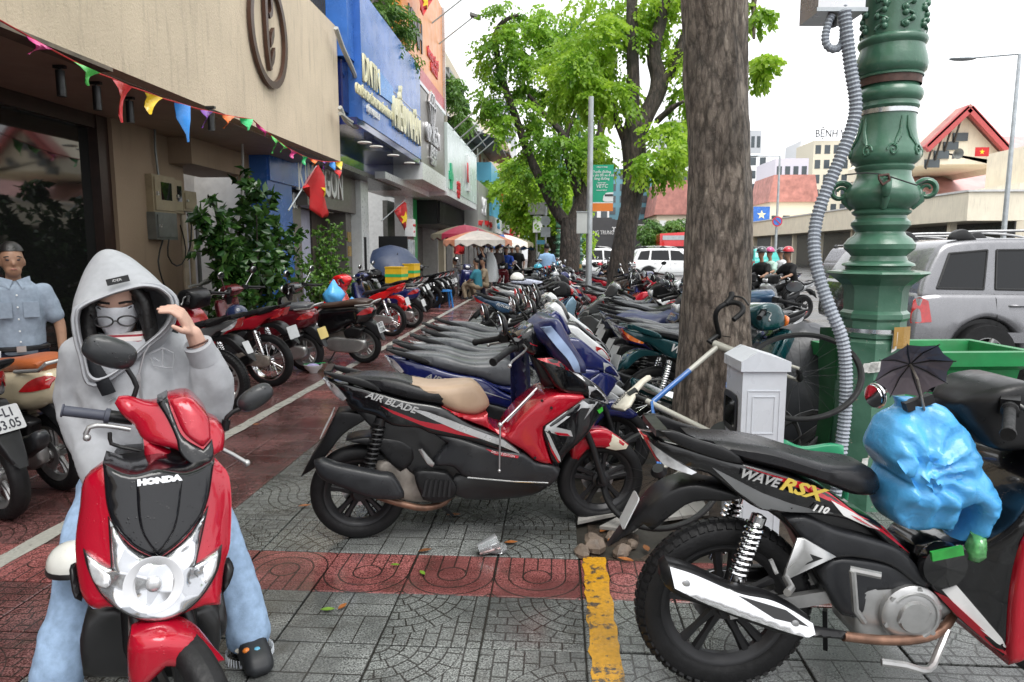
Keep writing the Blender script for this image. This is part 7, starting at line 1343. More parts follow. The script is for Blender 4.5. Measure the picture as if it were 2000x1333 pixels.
# ------------------------------------------------ poles and signs
def pole(name, label, p, h, r_, m_, cat='pole'): o = empty(name, (p.x, p.y, min(p.z, 0)), 0, label, cat); MB().tube([(0, 0, 0), (0, 0, h*.5), (0, 0, h)], [r_, r_*.9, r_*.75], 12).build('shaft', m_, o, 50); return o
pq = AD(1150, 520, 11.5); o = pole('sign_pole', 'grey pole carrying the green parking fee notice', Vector((pq.x, pq.y, 0)), 3.95, .055, GALV); NG = mat('notice_green', (.01, .33, .19), .35, var=.04); bx = AD(1175, 368, 11.5)
sg_ = empty('street_notice', (bx.x, bx.y-.02, bx.z), 0, 'green parking fee notice with white lettering and an orange foot', 'sign'); w, h = .19, .375; MB().bbox((-w, -.01, -h), (w, .01, h)).build('board', NG, sg_, 0); MB().bbox((-w, -.014, -h), (w, -.0105, -h+.13)).build('orange_foot', SIGNC['orange'], sg_, 0); MB().bbox((-w, -.014, -h+.13), (w, -.0105, -h+.145)).build('white_rule', SIGNC['white'], sg_, 0)
for s_, z, sz in (('Tuyến đường', .26, .055), ('thu phí đỗ xe ô tô', .205, .055), ('lòng đường', .15, .055), ('Qua ứng dụng', .085, .025), ('VETC', .03, .085), ('Áp dụng từ 10/8/2021', -.035, .02), ('CÔNG TY TNXP', .335, .025)): text('lettering', s_, sz, SIGNC['white'], sg_, M=MY(0, -.012, z), ext=.002, bold=.001, shear=.2 if s_ == 'VETC' else 0, sx=.95)
mb = MB(); mb.slab([(.02, -.2), (.03, -.13), (.07, -.08), (.19, -.07), (.19, -.22), (.05, -.22)], .003, .001, .1); mb.xf(tr(0, -.014, 0)).build('car_picture', SIGNC['white'], sg_, 0); MB().bbox((.05, -.02, -.135), (.19, -.0175, -.1)).build('car_window', SIGNC['dark'], sg_, 0)
kb_ = AD(1137, 436, 11.4); o = empty('control_box', kb_, 0, 'pale grey control box strapped to the notice pole', 'box'); MB().bbox((-.09, -.08, -.17), (.08, .05, .17)).build('case', mat('pale_grey_box', (.5, .52, .51), .4, var=.08), o, 0); MB().bbox((-.1, -.09, .171), (.09, .06, .185)).build('lid', GALV, o, 0)
pr_ = AD(1065, 500, 24); o = pole('sign_pole', 'grey pole with the backs of a round and two square signs', Vector((pr_.x, pr_.y, 0)), 3.2, .04, GALV)
c_ = AD(1065, 432, 24)-Vector(o.location); MB().lathe([(0, 0), (.17, 0), (.17, .02), (0, .02)], 24, tr(0, -.06, c_.z) @ rotm(R(90), 'X')).build('round_sign', GALV, o, 40); MB().bbox((-.16, -.06, c_.z-.55), (.17, -.045, c_.z-.22)).build('square_sign', GALV, o, 0); MB().bbox((-.3, -.07, c_.z-.8), (-.02, -.05, c_.z-.66)).build('street_name_sign', SIGNC['lblue'], o, 0); MB().bbox((-.02, -.07, c_.z-.95), (.12, -.05, c_.z-.82)).build('street_name_sign', SIGNC['lblue'], o, 0)
ts = AD(1048, 420, 30); o = empty('traffic_signal', (ts.x, ts.y, 0), 0, 'grey traffic signal box seen from behind', 'signal'); MB().bbox((-.35, -.2, ts.z), (.5, .2, ts.z+.5)).build('head', METG, o, 0); MB().bbox((-.15, -.1, ts.z-.75), (.25, .1, ts.z-.05)).build('panel', SIGNC['white'], o, 0); MB().tube([(0, 0, 0), (0, 0, ts.z)], .06, 8).build('shaft', METG, o, 50)
MB().tube([(0, 0, prof[-1][1]-.02), (0, 0, prof[-1][1]+3.5)], [.1, .05], 16).build('upper_pole', LAMPG, LP, 50)
for i, (px, d) in enumerate(((1127, 22.5), (1093, 30), (1105, 38))):
    p = AD(px, 500, d); c_ = copy_tree(LP); c_.location = (p.x, p.y, 0); tag(c_, ['ornate green lamp post right behind the tall far tree', 'ornate green lamp post second in the distance', 'ornate green lamp post farthest along the kerb'][i], 'lamp post', 'green lamp posts along the kerb')
def street_lamp(px, ptop, d, armpx, label, z0=-.13):
    b_ = AD(px, 460, d); tp = AD(px, ptop, d); ar = AD(armpx, ptop-3, d); o = empty('street_lamp', (b_.x, b_.y, z0), 0, label, 'street lamp'); hz = tp.z-z0; L = Vector(o.location); MB().tube([(0, 0, 0), (0, 0, .5), (0, 0, .52), (0, 0, hz)], [.16, .14, .1, .06], 12).build('shaft', GALV, o, 50); MB().tube([(0, 0, hz), Vector((ar.x, ar.y, ar.z))-L], .035, 8).build('arm', GALV, o, 50); e = Vector((ar.x, ar.y, ar.z))-L; MB().ball(e, (.5, .18, .08), 14, 8).build('lamp_head', GALV, o, 50); return o
street_lamp(1960, 118, 26, 1880, 'tall street lamp standing in front of the gabled hall'); street_lamp(1516, 308, 46, 1470, 'thin street lamp with no-parking disc right of the near trunk'); np_ = AD(1518, 433, 45.6); o = empty('traffic_sign', np_, 0, 'round blue no-parking sign with red rim', 'sign'); MB().lathe([(0, 0), (.33, 0), (.33, .02), (0, .02)], 24, rotm(R(90), 'X')).build('red_rim', SIGNC['red'], o, 40); MB().lathe([(0, 0), (.25, 0), (.25, .03), (0, .03)], 24, rotm(R(90), 'X')).build('blue_disc', BLUE, o, 40); MB().box((0, -.04, 0), (.5, .02, .05), Matrix.Rotation(R(45), 3, 'Y')).build('bar', SIGNC['red'], o, 0)
# bins by the leaning trunk
ORB = mat('orange_bin', (.78, .13, .02), .4, var=.1); o = empty('litter_bin', (1.66, 14.4, 0), 0, 'orange plastic litter bin at the foot of the leaning trunk', 'bin'); MB().loft([[Vector((sx*w_, sy*w_, z)) for sx, sy in ((-1, -1), (1, -1), (1, 1), (-1, 1))] for w_, z in ((.15, 0), (.2, .55), (.21, .56), (.21, .62))]).build('body', ORB, o, 0, fixn=True); MB().slabx([(-.21, .62), (.21, .62), (.21, .8), (.14, .92), (-.14, .92), (-.21, .8)], .2, .04, .1).build('hood', ORB, o, 50); MB().bbox((-.13, -.212, .68), (.13, -.2, .84)).build('opening', BLACK, o, 0)
sb = AD(1297, 580, 14.8); o = empty('litter_bin', (sb.x, sb.y, 0), 0, 'round brushed steel bin right of the leaning trunk', 'bin'); MB().lathe([(0, 0), (.24, 0), (.24, .78), (.255, .79), (.255, .84), (.2, .88), (0, .89)], 28).build('drum', STEEL, o, 40); MB().lathe([(.243, .6), (.248, .6), (.248, .62), (.243, .62), (.243, .6)], 28, caps=False).build('band', GALV, o, 40)
# ------------------------------------------------ far side: market hall, houses, bus
MK = stucco('market_cream', (.84, .77, .62), .15, .3); RT = mat('red_roof_tiles', (.45, .2, .17), .6, var=.3, vs=1.2); PKR = mat('pale_red_roof', (.55, .3, .29), .5, var=.2, vs=.7); RTR = mat('red_trim', (.42, .07, .07), .5)
mk_ = empty('market_hall', (28, 80, 0), 0, 'long cream market hall with flat canopy and gabled red roof', 'building'); pm = lambda mb, n, m_: part(mb, n, m_, mk_)
pm(MB().bbox((28, 45, -.13), (40, 160, 5.6)), 'main_wall', MK); pm(MB().bbox((24.5, 44, 3.3), (28, 160, 5.0)), 'canopy', MK); pm(MB().bbox((24.4, 43.9, 5.0), (28, 160, 5.12)), 'canopy_edge', WHITE); pm(MB().bbox((27.9, 45, -.13), (27.99, 158, 3.3)), 'painted_shade_front', DGREY)  # dark sheet over the wall paints in the shade below the canopy
for i in range(14): pm(MB().bbox((25.2, 47+i*7.5, -.13), (25.6, 47.4+i*7.5, 3.3)), 'canopy_post', MK)
pm(MB().bbox((30, 44, -.13), (60, 52, 8.2)), 'front_block', MK)
for i in range(6): pm(MB().bbox((31+i*3.2, 43.95, 6.1), (33.2+i*3.2, 43.99, 7.2)), 'louvre_window', WHITEP)
gx, gy, gz = AY(1880, 222, 56), AY(1806, 292, 56), AY(2060, 320, 56)
pm(MB().prism([(gy.x, 8), (gy.x, gy.z), (gx.x, gx.z), (gx.x+(gx.x-gy.x)*1.6, gx.z-(gx.z-gy.z)*1.6), (gx.x+(gx.x-gy.x)*1.6, 8)], 56, 70), 'gable_wall', MK)
for a, b_ in ((gx, gy+(gy-gx)*.12), (gx, Vector((gx.x+(gx.x-gy.x)*1.6, 56, gx.z-(gx.z-gy.z)*1.6)))): pm(MB().bar((a.x, 55.2, a.z+.2), (b_.x, 55.2, b_.z+.2), .4, .55), 'verge_board', RTR); pm(MB().add([(a.x, 55, a.z+.5), (b_.x, 55, b_.z+.5), (b_.x, 57, b_.z+.5), (a.x, 57, a.z+.5), (a.x, 55, a.z+.3), (b_.x, 55, b_.z+.3), (b_.x, 57, b_.z+.3), (a.x, 57, a.z+.3)], [(0, 1, 2, 3), (7, 6, 5, 4), (0, 4, 5, 1), (1, 5, 6, 2)]), 'roof_slope', RT)
for t_ in (.2, .45, .7, .95):
    p = gx.lerp(gy, t_); pm(MB().tube([(p.x, 55.9, p.z-1.6), (p.x, 55.5, p.z-.7), (p.x, 55.2, p.z-.1)], .08, 6), 'bracket', DGREY); pm(MB().bbox((p.x-.1, 55.9, p.z-1.5), (p.x+1.0, 55.98, p.z-.9)), 'vent_opening', WIN)
pm(MB().add([(gx.x, 58, gx.z+.3), (gx.x+40, 58, gx.z-6), (gx.x+40, 75, gx.z+.6), (gx.x, 75, gx.z+.6)], [(0, 1, 2, 3)]) if 0 else MB().prism([(58, gx.z-7), (58.5, gx.z-7), (75, gx.z+1.2), (75, gx.z-7)], gx.x+1, gx.x+45, axis='x'), 'long_roof', PKR)
hrn = AY(1864, 300, 50); o = empty('loudspeaker', hrn, 0, 'horn loudspeaker on the market hall wall', 'loudspeaker'); MB().lathe([(.05, 0), (.08, .2), (.35, .5), (.33, .5), (.06, .2)], 16, rotm(R(100), 'X') @ rotm(R(0), 'Y')).build('horn', METG, o, 50); MB().box((0, .1, -.2), (.1, .2, .3)).build('bracket', METG, o, 0)
o = empty('banner', AY(1918, 297, 50), 0, 'small red banner on the market hall wall', 'banner'); MB().bbox((-.45, -.01, -.3), (.45, .01, .3)).build('cloth', FLR, o, 0); MB().prism(star(0, 0, .18), -.02, -.012).build('star', FLY, o, 0)
def block(label, px0, px1, ptop, Y, m_, rows_=0, cols=0, depth=12, roof=None, name='building', wm=None, grp='distant buildings'):
    a, b_ = AY(px0, ptop, Y), AY(px1, ptop, Y); o = empty(name, ((a.x+b_.x)/2, Y, 0), 0, label, 'building', grp); z1 = a.z; part(MB().bbox((a.x, Y, -.13), (b_.x, Y+depth, z1)), 'wall', m_, o); w = b_.x-a.x
    for i in range(rows_):
        for j in range(cols):
            x = a.x+w*(j+.5)/cols; z = z1-(z1*.75)*(i+.6)/rows_; part(MB().bbox((x-w/cols*.3, Y-.06, z-z1*.22/rows_), (x+w/cols*.3, Y-.01, z+z1*.22/rows_)), 'window', wm or WIN, o)
    if roof: part(MB().prism([(a.x-.4, z1), (b_.x+.4, z1), (b_.x-w*.05, z1+roof), (a.x+w*.05, z1+roof)], Y-.4, Y+depth), 'roof', RT, o); 
    return o
FW = mat('far_white', (.78, .79, .8), .6, var=.05); FC = mat('far_cream', (.72, .66, .52), .6, var=.05); FB = mat('far_glass', (.10, .24, .30), .15, var=.3, vs=.2); FG = mat('far_grey', (.45, .47, .5), .6, var=.08); FP = mat('far_lilac', (.62, .6, .68), .6, var=.05)  # pale wall tones, distance haze put into the colour
block('red roofed villa with pale shutters across the road', 1283, 1352, 420, 90, FC, 2, 3, 10, 4.2, wm=WHITEP); block('blue glass office tower between the two trunks', 1187, 1290, 330, 100, FB, 6, 5, 12); block('white narrow building left of the glass tower', 1150, 1190, 405, 96, FW, 3, 2); block('grey tower behind the leaning trunk leaves', 1300, 1360, 235, 140, FG, 8, 3); block('white stepped block right above the red roof', 1290, 1370, 320, 120, FW, 3, 4)
block('pale apartment block right of the near trunk', 1462, 1500, 300, 150, FW, 6, 2); block('pale glass tower peeking beside the near trunk', 1466, 1488, 255, 190, FG, 5, 2); block('lilac fronted house before the white hospital', 1515, 1580, 310, 130, FP, 3, 4); block('red roofed house behind the long canopy', 1504, 1592, 395, 110, FC, 1, 4, 10, 4.0); block('cream hospital block with a roof sign', 1590, 1680, 275, 170, FC, 6, 5); block('white terraced block left of the hospital', 1565, 1625, 275, 180, FW, 6, 4); block('white house with arched attic right of the lamp post', 1755, 1805, 275, 150, FW, 5, 3); block('pale grey tower behind the shop row', 942, 1002, 190, 150, FG, 7, 3); block('white block closing the street', 1000, 1060, 380, 140, FW, 4, 4); block('cream block at the end of the street behind the trees', 1055, 1150, 400, 150, FC, 4, 5)
hs_ = AY(1635, 272, 169); text('roof_lettering', 'BỆNH VIỆN', 2.6, SIGNC['dark'], bpy.data.objects['building.009'] if 'building.009' in bpy.data.objects else None) if 0 else None
for ob_ in list(bpy.data.objects):
    if ob_.get('label') == 'cream hospital block with a roof sign': t_ = text('roof_lettering', 'BỆNH VIỆN', 2.4, SIGNC['dark'], ob_, M=MY(hs_.x-ob_.location.x, -1.0, hs_.z+1.2), ext=.1, sx=.8)
    if ob_.get('label') == 'blue glass office tower between the two trunks':
        p = AY(1235, 447, 99); text('lettering', 'm HOTEL', 1.5, SIGNC['white'], ob_, M=MY(p.x-ob_.location.x, -1.05, p.z), ext=.05); MB().bbox((-4, -1.0, 0), (4.5, -.05, p.z+1.2)).build('dark_ground_floor', SIGNC['dark'], ob_, 0)
    if ob_.get('label') == 'white narrow building left of the glass tower': p = AY(1170, 455, 95); MB().bbox((-1.6, -1.0, 0), (1.7, -.05, p.z+2)).build('dark_shop_front', SIGNC['dark'], ob_, 0); text('lettering', 'QUANG TRUNG', .75, SIGNC['white'], ob_, M=MY(p.x-ob_.location.x, -1.05, p.z), ext=.05, sx=.7)
p = AY(1487, 420, 108); o = empty('billboard', (p.x, p.y, p.z), 0, 'blue hoarding with a star mark beside the near trunk', 'billboard'); MB().bbox((-1.2, -.1, -1.2), (1.2, .1, 1.2)).build('panel', BLUE, o, 0); MB().prism(star(0, 0, .7), -.14, -.11).build('star_mark', LET, o, 0)
bb = AY(1347, 508, 58); o = empty('tour_bus', (bb.x, bb.y, -.13), 0, 'red open top tour bus across the road', 'bus'); BR = paint('bus_red', (.6, .02, .025)); MB().slabx([(-2.6, .3), (2.4, .3), (2.5, 2.2), (2.4, 3.3), (-2.6, 3.0)], 1.2, .12, .5, sm=False).build('body', BR, o, 40); MB().bbox((-2.5, -1.22, 1.3), (2.2, -1.2, 2.0)).build('lower_windows', CGL, o, 0); MB().bbox((-2.4, -1.22, 2.5), (1.9, -1.2, 2.85)).build('upper_rail', GALV, o, 0); MB().bbox((.8, -1.225, .4), (2.3, -1.2, 3.1)).build('orange_panel', SIGNC['orange'], o, 0)
for x in (-1.8, 1.6):
    for y in (-1.1, 1.1): MB().lathe([(0, -.12), (.45, -.12), (.45, .12), (0, .12)], 18, WY(x, y, .45)).build('wheel', RUBBER, o, 40)
# ---------------------------------------------------------------- people
FUSE = []
def fuse(mb, name, m_, par, vox=.014, sm=4, wr=0., ws=9., M=None):
    """weld overlapping solids into one continuous skin (done for all figures at once below)"""
    o = mb.build(name, m_, par, 0)
    d = o.modifiers.new('r', 'REMESH'); d.mode = 'VOXEL'; d.voxel_size = vox; d.use_smooth_shade = True
    if sm: s_ = o.modifiers.new('s', 'SMOOTH'); s_.factor = .5; s_.iterations = sm
    FUSE.append((o, wr, ws)); return o
def flush():
    tmp = bpy.data.scenes.new('weld')
    for o, _, _ in FUSE: tmp.collection.objects.link(o)
    with bpy.context.temp_override(scene=tmp, view_layer=tmp.view_layers[0]): dg = bpy.context.evaluated_depsgraph_get()
    new = [bpy.data.meshes.new_from_object(o.evaluated_get(dg)) for o, _, _ in FUSE]
    for (o, wr, ws), me in zip(FUSE, new):
        nm = o.data.name; ms = o.data.materials[0]; o.modifiers.clear(); o.data = me; me.name = nm
        if not me.materials: me.materials.append(ms)
        if wr:
            NR = [v.normal.copy() for v in me.vertices]; CO = [v.co.copy() for v in me.vertices]; out = []
            for p, q in zip(CO, NR): out += (p+q*wr*(1-2*abs(noise.noise(Vector((p.x*ws, p.y*ws, p.z*ws*.55))+Vector((2, 5, 1))))+.5*noise.noise(p*ws*2.3)))[:]
            me.vertices.foreach_set('co', out); me.update()
        me.shade_smooth()
    bpy.data.scenes.remove(tmp); FUSE.clear()
def cloth(name, col, rough=.75, bs=260, var=.1): return mat(name, col, rough, var=var, vs=40, bump=.12, bs=bs, spec=.2)
SKIN = mat('skin', (.46, .27, .19), .5, var=.08, vs=14, bump=.05, bs=120); SKINT = mat('skin_tan', (.3, .165, .105), .5, var=.1, vs=14, bump=.05, bs=120); HAIR = mat('black_hair', (.008, .007, .007), .4, var=.3, vs=60, bump=.3, bs=90); SHOE = mat('dark_rubber_shoe', (.02, .022, .026), .5)
def limb(mb, pts, rs, n=10):
    P = crom(pts, .05, False, 181); k = len(P)-1; mb.tube(P, [float(np.interp(i/k, np.linspace(0, 1, len(rs)), rs)) for i in range(k+1)], n)
    mb.ball(P[0], rs[0], 10, 8); mb.ball(P[-1], rs[-1], 10, 8)
def head(mb, c, s_=1., yaw=0., nod=0.):
    k = len(mb.v); mb.ball((0, 0, .02), (.095, .076, .115), 18, 14); mb.ball((.03, 0, -.06), (.062, .055, .06), 14, 10); mb.ball((.095, 0, -.012), (.018, .013, .022), 8, 6); mb.ball((.082, 0, -.055), (.014, .024, .008), 8, 6)
    for t_ in (-1, 1): mb.ball((0, t_*.078, -.005), (.018, .01, .03), 8, 6); mb.ball((.083, t_*.033, .03), (.012, .022, .007), 8, 6)
    mb.xf(tr(*c) @ rotm(yaw, 'Z') @ rotm(nod, 'Y') @ Matrix.Scale(s_, 4), k)
def face(par, c, s_=1., yaw=0., nod=0.):
    M = tr(*c) @ rotm(yaw, 'Z') @ rotm(nod, 'Y') @ Matrix.Scale(s_, 4)
    for t_ in (-1, 1): MB().ball((.084, t_*.033, .016), (.008, .014, .006), 10, 8).xf(M).build('eye', INK, par, 50); MB().tube([(.083, t_*.016, .036), (.09, t_*.035, .042), (.08, t_*.055, .036)], .004, 6).xf(M).build('eyebrow', HAIR, par, 50)
    MB().ball((.09, 0, -.053), (.009, .024, .006), 10, 8).xf(M).build('lips', mat('lip', (.32, .13, .1), .5), par, 50)
def hand(mb, wrist, dirv, palm_n, s_=1., curl=.35):
    """palm, four unequal bent fingers and a thumb from the side of the palm"""
    d = Vector(dirv).normalized(); n = Vector(palm_n); n = (n-d*n.dot(d)).normalized(); w = d.cross(n); W0 = Vector(wrist)
    for i in range(4):
        b_ = W0+d*.085*s_+w*(.027-.018*i)*s_; mb.tube([W0+d*.01*s_+w*(.02-.013*i)*s_, W0+d*.05*s_+w*(.025-.017*i)*s_, b_], [.013*s_, .013*s_, .011*s_], 8)
        L = (.068, .076, .07, .054)[i]*s_; p1 = b_+(d*math.cos(curl)+n*math.sin(curl))*L*.5; p2 = p1+(d*math.cos(curl*2.4)+n*math.sin(curl*2.4))*L*.5; mb.tube([b_, p1, p2], [.0095*s_, .0085*s_, .007*s_], 8); mb.ball(p2, .0072*s_, 8, 6); mb.ball(p1, .0085*s_, 8, 6); mb.ball(b_, .0105*s_, 8, 6)
    t0 = W0+d*.025*s_+w*.03*s_; t1_ = t0+(d*.7+w*.75+n*.3).normalized()*.035*s_; t2 = t1_+(d*.9+w*.15+n*.5).normalized()*.03*s_; mb.tube([t0, t1_, t2], [.013*s_, .011*s_, .008*s_], 8); mb.ball(t2, .008*s_, 8, 6)
def figure(label, loc, hd, shirt, pants, pose='stand', s_=1., skin=None, helm=None, vox=.028, hair=True, group='people further off', long=False, detail=False):
    o = empty('person', loc, hd, label, 'person', group); o.scale = (s_, s_, s_); skin = skin or SKINT; b = MB(); sh = MB(); pt = MB()
    if pose == 'ride': hip, chest, hd_c, kn, ft, el, ha = (.30, .84), (.42, 1.28), (.47, 1.56), (.66, .2, .66), (.56, .2, .3), (.56, .27, 1.08), (.78, .32, 1.03)
    elif pose == 'sit': hip, chest, hd_c, kn, ft, el, ha = (0, .42), (.05, .86), (.08, 1.14), (.4, .14, .46), (.38, .14, .06), (.15, .25, .62), (.35, .15, .52)
    elif pose == 'arms': hip, chest, hd_c, kn, ft, el, ha = (0, .92), (.0, 1.36), (.02, 1.6), (.02, .1, .5), (0, .11, .08), (.05, .38, 1.3), (.12, .3, 1.52)
    else: hip, chest, hd_c, kn, ft, el, ha = (0, .92), (.0, 1.36), (.03, 1.575), (.03, .1, .5), (0, .11, .08), (.02, .27, 1.1), (.08, .27, .86)
    sh.tube([(hip[0], 0, hip[1]-.04), (hip[0]*.7+chest[0]*.3, 0, hip[1]*.7+chest[1]*.3), (chest[0], 0, chest[1]-.1), (chest[0], 0, chest[1]+.02), (chest[0], 0, chest[1]+.08)], [.125, .125, .135, .12, .06], 14, flat=1.4, up=(1, 0, 0))
    limb(b, [(chest[0], 0, chest[1]), (hd_c[0], 0, hd_c[1]-.08)], [.055, .05]); head(b, (hd_c[0], 0, hd_c[1]))
    for t_ in (-1, 1):
        S = Vector((chest[0], t_*.178, chest[1]-.02)); E_ = Vector((el[0], t_*el[1], el[2])); H = Vector((ha[0], t_*ha[1], ha[2])); limb(sh, [S, S.lerp(E_, .5), E_.lerp(S, .25)], [.072, .066, .064]); 
        if long: limb(sh, [S.lerp(E_, .9), E_, H], [.058, .05, .045])
        limb(b, [S.lerp(E_, .5), E_, H], [.045, .04, .028]); hand(b, H, H-E_, (0, -t_, 0))
        limb(pt, [(hip[0], t_*.09, hip[1]-.02), (kn[0], t_*kn[1], kn[2]), (ft[0], t_*ft[1], ft[2])], [.105, .075, .06]); MB().slabx([(ft[0]-.09, ft[2]-.08), (ft[0]+.17, ft[2]-.08), (ft[0]+.15, ft[2]-.03), (ft[0]+.04, ft[2]+.02), (ft[0]-.08, ft[2]+.02)], .045, .02, .06, t_*ft[1]).build('shoe', SHOE, o, 50)
    pt.tube([(hip[0], 0, hip[1]-.09), (hip[0], 0, hip[1]+.03)], [.11, .12], 14, flat=1.35, up=(1, 0, 0))
    fuse(b, 'body', skin, o, vox if not detail else .009, 3); fuse(sh, 'shirt', shirt, o, vox if not detail else .014, 3, .008 if detail else .004, 7); fuse(pt, 'trousers', pants, o, vox, 3, .006, 6)
    if helm: h_ = helmet((0, 0, 0), helm, 'x'); h_.parent = o; h_.location = (hd_c[0]-.005, 0, hd_c[1]+.065); [h_.__delitem__(k) for k in ('label', 'category', 'group')]
    elif hair: mb = MB().ball((0, 0, 0), (.102, .084, .1), 18, 12); mb.v = [(x-.014, y, z+.045) if z > -.03+.05*(x > .03) else (min(x, -.02)-.014, y*.96, z+.045) for x, y, z in mb.v]; mb.xf(tr(hd_c[0], 0, hd_c[1]+.012)).build('hair', HAIR, o, 60)
    return o
C_ = {k: cloth('cloth_'+k, c) for k, c in dict(black=(.012, .012, .013), navy=(.015, .018, .035), blue=(.03, .08, .4), sky=(.25, .4, .6), white=(.65, .66, .68), grey=(.2, .2, .21), plaid=(.12, .1, .1), mint=(.4, .55, .48), jeans=(.06, .09, .16), khaki=(.25, .2, .14), teal=(.03, .15, .2), uniform=(.24, .29, .36)).items()}
# standing attendant at the left
mn = figure('middle aged man in a grey blue short sleeved shirt standing under the overhang', (-3.72, 4.56, 0), R(-46), C_['uniform'], C_['navy'], 'stand', .905, SKINT, None, .016, True, 'people', False, True); face(mn, (.03, 0, 1.575))
for t_ in (-1, 1): MB().add([(.1, t_*.012, 1.44), (.055, t_*.1, 1.47), (.075, t_*.105, 1.41), (.128, t_*.04, 1.375)], [(0, 1, 2, 3) if t_ > 0 else (3, 2, 1, 0)]).add([(.094, t_*.012, 1.435), (.05, t_*.1, 1.465), (.07, t_*.105, 1.405), (.12, t_*.04, 1.37)], [(3, 2, 1, 0) if t_ > 0 else (0, 1, 2, 3)]).build('collar', C_['uniform'], mn, 0); MB().slabx([(t_*.085-.05, 1.16), (t_*.085+.05, 1.16), (t_*.085+.05, 1.28), (t_*.085-.05, 1.28)], .004, .002, .1).xf(rotm(R(90), 'Z') @ tr(0, -.137, 0)).build('pocket', C_['uniform'], mn, 0)
for z in (1.33, 1.24, 1.15, 1.06, .98): MB().lathe([(0, 0), (.007, 0), (.005, .004), (0, .004)], 8, tr(.145, .0, z) @ rotm(R(90), 'Y')).build('button', WHITEP, mn, 40)
MB().tube([(.135*math.cos(a), .185*math.sin(a), .925) for a in [2*math.pi*k/28 for k in range(28)]], .02, 6, closed=True).build('belt', BLACK, mn, 50); MB().box((.145, 0, .925), (.015, .06, .045)).build('buckle', STEEL, mn, 0); MB().tube([(.13, -.13, .92), (.15, -.135, .86), (.14, -.13, .78)], .006, 6).build('key_chain', STEEL, mn, 50)
# rider's scooter, seen head-on
WH = R(-60); _h = Vector((math.cos(WH), math.sin(WH), 0)); _l = Vector((-math.sin(WH), math.cos(WH), 0)); WO = AD(301, 1100, 1.9)-_h*1.22; WO.z = 0
def GP(px, py, x0, k=0., z0=.65):
    n = _h+Vector((0, 0, k)); d = _ray(px, py); p = _C+d*((x0+k*z0-(_C-WO).dot(n))/d.dot(n))-WO; return Vector((p.dot(_h), p.dot(_l), p.z))
c3 = lambda P, x0, k=0.: [GP(a/2.76, 850+b_/2.76, x0, k) for a, b_ in P]; c1 = lambda P, x0, k=0., z0=.9: [GP(120+a/3.702, 640+b_/3.702, x0, k, z0) for a, b_ in P]
CK, CKS = make_scooter(False); CK.name = 'ridden_scooter'; CK.location = WO; CK.rotation_euler = (0, 0, WH); tag(CK, 'glossy red scooter with black nose shield ridden by the hooded person', 'scooter')
for o in list(CK.children):
    for s_ in o.material_slots:
        if s_.material.name == 'paint_black': s_.link = 'OBJECT'; s_.material = RED_
    if o.name.split('.')[0] in ('front_fork', 'front_wheel'): o.rotation_euler = (0, 0, R(26)); o.location = Vector((1.2, 0, 0))-rotm(R(26), 'Z') @ Vector((1.2, 0, 0))
def fslab(P, w, r_, cell, name, m_, x0, k=0., z0=.65, off=0., par=CK):
    mb = MB(); mb.slab([(p.y, p.z) for p in P], w, r_, cell); mb.v = [(x0-k*(z-z0)+off+y, x, z) for x, y, z in mb.v]; mb.f = [f_[::-1] for f_ in mb.f]; return mb.build(name, m_, par, 40)
nose = lambda d: (lambda y, z: d+.075*(1-np.clip(y/.19, -1, 1)**2))
PR2 = paint('paint_scooter_red', (.43, .004, .022), .15); BLG = mat('gloss_black', (.004, .004, .006), .2, coat=.5, var=.1, drops=.3, spec=.3)
fslab(c3([(550, 170), (450, 250), (425, 400), (400, 600), (415, 800), (440, 900), (500, 950), (620, 910), (690, 940), (830, 965), (960, 940), (1100, 910), (1190, 930), (1215, 720), (1245, 600), (1240, 240), (1165, 140), (1000, 185), (700, 190)], 1.17, .35), nose(.02), .03, .03, 'front_body', PR2, 1.14, .35)
sh_ = fslab(c3([(555, 145), (700, 195), (850, 165), (1000, 190), (1160, 145), (1110, 390), (1000, 530), (850, 640), (700, 560), (590, 420)], 1.2, .35), nose(.03), .012, .025, 'nose_shield', BLG, 1.145, .35)
fslab(c3([(735, 215), (850, 200), (985, 210), (945, 470), (850, 620), (760, 470)], 1.2, .35), nose(.036), .01, .025, 'nose_ridge', BLG, 1.15, .35)
m, t, b = base('headlamp_glass'); oc = t.co('Object'); v = t.vor(15, oc, 'SMOOTH_F1', 0); t.put(b.inputs['Base Color'], t.mix(t.ramp(t.vor(15, oc, 'F1', 1), .2, .8), (.7, .71, .74), (.28, .29, .31))); b.inputs['Metallic'].default_value = .85; b.inputs['Roughness'].default_value = .12; b.inputs['Coat Weight'].default_value = 1; b.inputs['Coat Roughness'].default_value = .03; t.put(b.inputs['Normal'], t.bump(v, .9, .04)); HLG = m
HPX = [(595, 440), (700, 575), (850, 650), (1000, 545), (1112, 400), (1045, 690), (1185, 615), (1165, 730), (1080, 850), (960, 930), (830, 960), (690, 930), (560, 850), (485, 730), (460, 635), (610, 705)]; fslab(c3([(835+(a-835)*1.045, 735+(b_-735)*1.045) for a, b_ in HPX], 1.2, .35), nose(.029), .01, .025, 'headlight_bezel', BLACK, 1.148, .35)
hl_ = fslab(c3([(595, 440), (700, 575), (850, 650), (1000, 545), (1112, 400), (1045, 690), (1185, 615), (1165, 730), (1080, 850), (960, 930), (830, 960), (690, 930), (560, 850), (485, 730), (460, 635), (610, 705)], 1.2, .35), nose(.034), .012, .022, 'headlight', HLG, 1.15, .35)
